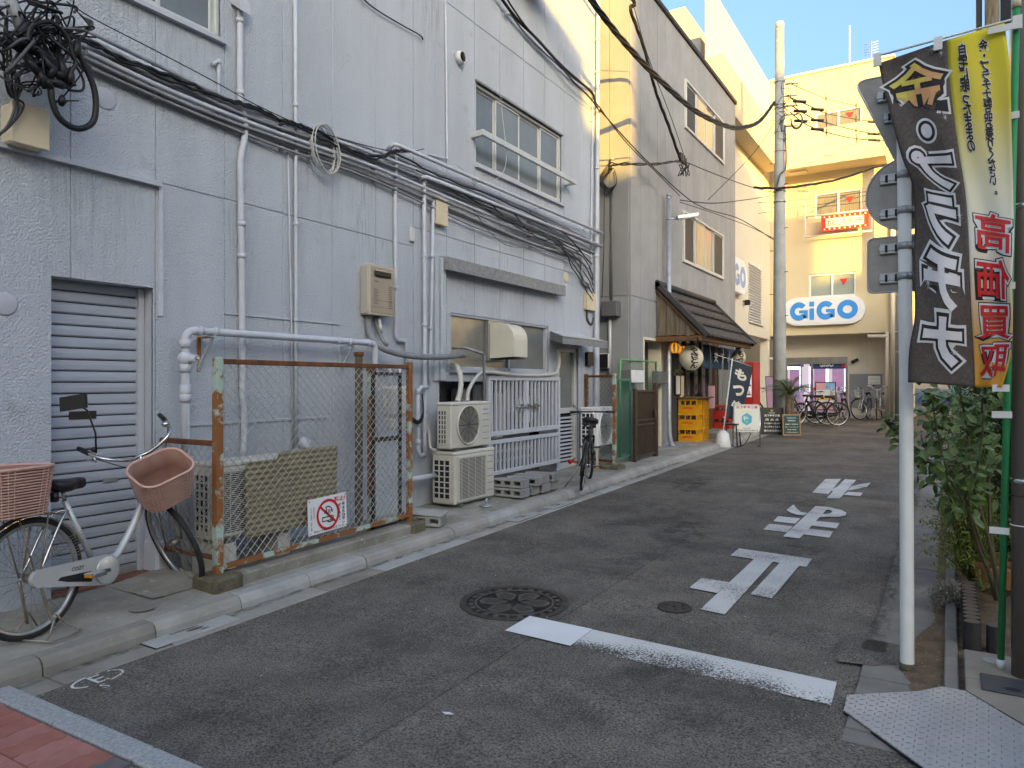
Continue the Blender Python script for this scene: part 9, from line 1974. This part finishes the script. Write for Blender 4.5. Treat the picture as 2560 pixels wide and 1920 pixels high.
ext = [pl2(p) for p in polyp]
def inside(u, v):
    c = False; n = len(ext)
    for i in range(n):
        (x1,y1),(x2,y2) = ext[i], ext[(i+1) % n]
        if (y1 > v) != (y2 > v) and u < (x2-x1)*(v-y1)/(y2-y1)+x1: c = not c
    return c
st = MB(); pit = 0.030; us = [e[0] for e in ext]; vv = [e[1] for e in ext]
i0, i1 = int(min(us)/pit)-1, int(max(us)/pit)+1; j0, j1 = int(min(vv)/pit)-1, int(max(vv)/pit)+1
for i in range(i0, i1):
    for j in range(j0, j1):
        u, v = i*pit, j*pit
        if not inside(u, v): continue
        a = math.pi/4 if (i+j) % 2 else -math.pi/4
        d1 = PU*math.cos(a)+PV*math.sin(a); d2 = PU*-math.sin(a)+PV*math.cos(a); c = PA+PU*u+PV*v
        st.add([c+d1*0.0125, c+d2*0.0036, c-d1*0.0125, c-d2*0.0036, c+d1*0.006+PN*0.0025, c-d1*0.006+PN*0.0025], [(0,1,4),(1,5,4),(1,2,5),(2,3,5),(3,4,5),(3,0,4)])
st.build('tread_studs', mat('worn_stud_steel', (0.22,0.23,0.25), (0.30,0.31,0.33), rough=0.4, metal=0.5, scale=30), ck)['kind'] = 'stuff'
fixn(MB().prism([PA-PN*0.007, onp(2420,1998)-PN*0.007, onp(2420,1998)-Vector((0,0,0.05)), PA-Vector((0,0,0.05))], PV*0.03).build('edge_skirt', M_darkm, ck))
# ------------------------------------------------------------------ planting
M_leafA = mat('rose_leaf', (0.060,0.115,0.035), (0.10,0.165,0.05), rough=0.45, scale=7, spec=0.5); M_leafB = mat('yellow_green_leaf', (0.20,0.25,0.045), (0.12,0.18,0.035), rough=0.6, scale=8); M_leafC = mat('dark_evergreen_leaf', (0.034,0.062,0.024), (0.055,0.09,0.032), rough=0.5, scale=6); M_stem = mat('woody_stem', (0.12,0.085,0.055), (0.07,0.075,0.03), rough=0.8, scale=14); M_grey = mat('grey_dead_leaf', (0.28,0.27,0.24), (0.2,0.19,0.16), rough=0.9, scale=20)
def leaf(s, p, d, n_, l, w):
    d = d.normalized(); sd = d.cross(n_)
    if sd.length < 1e-3: sd = d.orthogonal()
    sd.normalize(); up_ = sd.cross(d)
    s.add([p, p+d*l*0.35+sd*w*0.42+up_*0.08*l, p+d*l*0.75+sd*w*0.33+up_*0.06*l, p+d*l, p+d*l*0.75-sd*w*0.33+up_*0.06*l, p+d*l*0.35-sd*w*0.42+up_*0.08*l, p+d*l*0.5], [(0,1,6),(1,2,6),(2,3,6),(3,4,6),(4,5,6),(5,0,6)])
def rv(r): return Vector((r.gauss(0,1), r.gauss(0,1), r.gauss(0,1))).normalized()
rs = random.Random(12)
rosebase = G(2490, 1500, 0.06); rosebase = Vector((0.22, 5.05, gz(5.05)+0.05))
ro = thing('rose_bush', 'leafy rose bush with long bare stems behind the sign post', 'bush', tuple(rosebase))
stems = [[(2500,1500),(2440,1350),(2400,1230),(2345,1170),(2310,1150)], [(2500,1495),(2450,1380),(2420,1280),(2370,1180),(2340,1060),(2330,990)], [(2505,1500),(2470,1340),(2430,1200),(2420,1090),(2400,980)], [(2495,1500),(2475,1300),(2470,1150),(2455,1020),(2470,950)], [(2490,1500),(2440,1320),(2410,1260),(2440,1180),(2460,1060)], [(2310,1150),(2260,1100),(2235,1075),(2215,1058)]]
lf = MB()
for k, st_ in enumerate(stems):
    P = smooth([PY(px, py, 5.05-0.06*j+0.12*math.sin(k*2+j)) for j, (px, py) in enumerate(st_)], 5); n = len(P)
    MB().tube(P, [0.011*(1-0.65*i/n) if k < 5 else 0.005 for i in range(n)], 6).build('stem', M_stem, ro)
    for i in range(n):
        f = i/n if k < 5 else 1
        if f < 0.42: continue
        for q in range(rs.randint(4, 9) if k < 5 else 3):
            p = P[i] + rv(rs)*rs.uniform(0.01, 0.15 if k < 5 else 0.05); leaf(lf, p, rv(rs)+Vector((0,0,-0.15)), Vector((0,-0.3,1))+rv(rs)*0.5, rs.uniform(0.05,0.085), rs.uniform(0.038,0.06))
for q in range(300):
    c = PY(rs.uniform(2285, 2490), rs.uniform(968, 1215), rs.uniform(4.95, 5.6)); 
    if rs.random() < 0.25+0.75*(noise.noise(c*4)+0.5): leaf(lf, c, rv(rs)+Vector((0,0,-0.1)), Vector((0,-0.4,1))+rv(rs)*0.5, rs.uniform(0.05,0.09), rs.uniform(0.036,0.06))
lf2, lf1 = MB(), MB()
for i in range(0, len(lf.v), 7):
    (lf2 if rs.random() < 0.3 else lf1).add(lf.v[i:i+7], [(0,1,6),(1,2,6),(2,3,6),(3,4,6),(4,5,6),(5,0,6)])
fo = lf1.build('foliage', M_leafA, ro); fo['kind'] = 'stuff'; fo = lf2.build('young_foliage', mat('young_rose_leaf', (0.13,0.20,0.06), (0.09,0.15,0.04), rough=0.45, scale=9), ro); fo['kind'] = 'stuff'
def feather_shrub(label, c, r, h, m, n_b, seed, nm='feathery_shrub', leaf_l=0.03):
    r_ = random.Random(seed); t = thing(nm, label, 'shrub', tuple(c)); lf = MB()
    for k in range(n_b):
        a = r_.uniform(0, 6.28); el = r_.uniform(0.15, 1.45); d = Vector((math.cos(a)*math.cos(el), math.sin(a)*math.cos(el), math.sin(el))); L_ = r_.uniform(0.6,1.0); b0 = c + Vector((r_.uniform(-.3,.3)*r, r_.uniform(-.3,.3)*r, r_.uniform(0,0.65)*h))
        P = smooth([b0, b0+Vector((d.x*r*0.5, d.y*r*0.5, d.z*h*0.25))*L_, b0+Vector((d.x*r, d.y*r, d.z*h*0.35-0.06))*L_], 4)
        if k % 3 == 0: MB().tube([c+Vector((0,0,0.0)), b0, P[3]], [0.008,0.006,0.003], 5).build('branch', M_stem, t)
        for p in P:
            for q in range(5): leaf(lf, p+rv(r_)*0.03, rv(r_)+d*0.6, Vector((0,0,1))+rv(r_)*0.4, r_.uniform(0.7,1.4)*leaf_l, leaf_l*r_.uniform(0.25,0.45))
    o = lf.build('foliage', m, t); o['kind'] = 'stuff'; return t
feather_shrub('yellow green feathery shrub low beside the sign post', Vector((0.12,5.9,gz(5.9)+0.1)), 0.34, 0.75, M_leafB, 130, 1)
feather_shrub('dark evergreen shrub behind the rose stems', Vector((0.50,6.7,gz(6.7)+0.05)), 0.42, 1.5, M_leafC, 260, 2, 'evergreen_shrub', 0.05)
feather_shrub('yellow green feathery shrub farther along the bed', Vector((0.28,7.6,gz(7.6)+0.1)), 0.45, 1.2, M_leafB, 180, 3)
feather_shrub('dark evergreen shrub at the far end of the bed', Vector((0.45,9.4,gz(9.4)+0.05)), 0.6, 1.6, M_leafC, 240, 4, 'evergreen_shrub', 0.06)
feather_shrub('small grey dried plant at the foot of the shrubs', Vector((-0.02,5.35,gz(5.35)+0.03)), 0.14, 0.22, M_grey, 40, 5, 'dried_plant', 0.022)
feather_shrub('round light green shrub by the green mesh fence', Vector((0.75,13.5,gz(13.5)+0.05)), 0.8, 1.3, M_leafB, 200, 6, 'round_shrub', 0.07)
# green mesh fence and hedge at the far right
fr = thing('far_mesh_fence', 'green mesh fence beyond the shrubs on the right', 'fence', (0.5, 16.5, gz(16.5)))
for k in range(4): MB().tube([(0.05+1.0*k,16.5,gz(16.5)),(0.05+1.0*k,16.5,gz(16.5)+1.75)], 0.025, 8).build('post', M_green, fr)
MB().tube([(0.05,16.5,gz(16.5)+1.75),(3.05,16.5,gz(16.5)+1.75)], 0.022, 8).build('top_rail', M_green, fr); link_mesh(fr, (0.05,16.5,gz(16.5)+0.1), (1,0,0), (0,0,1), 3.0, 1.64, 0.09, 0.004, M_green)
feather_shrub('tall dark hedge shrub behind the far mesh fence', Vector((1.6,18.2,gz(18)+0.05)), 1.4, 2.4, M_leafC, 420, 7, 'hedge_shrub', 0.10)
plain_building('beige house behind the shrubs on the right', 0.9, 6.0, 21.6, 27.0, 4.6, M_tanl, 's')
plain_building('pale four storey block beyond the far mesh fence', 1.0, 12.0, 34.0, 44.0, 10.5, M_tanl, 's')
plain_building('grey block farther right beyond the far mesh fence', 13.0, 30.0, 30.0, 42.0, 9.0, M_side, 's')
plain_building('grey row building to the right of the planting', 30.5, 40.0, 4.0, 29.0, 8.0, M_side, 'w')
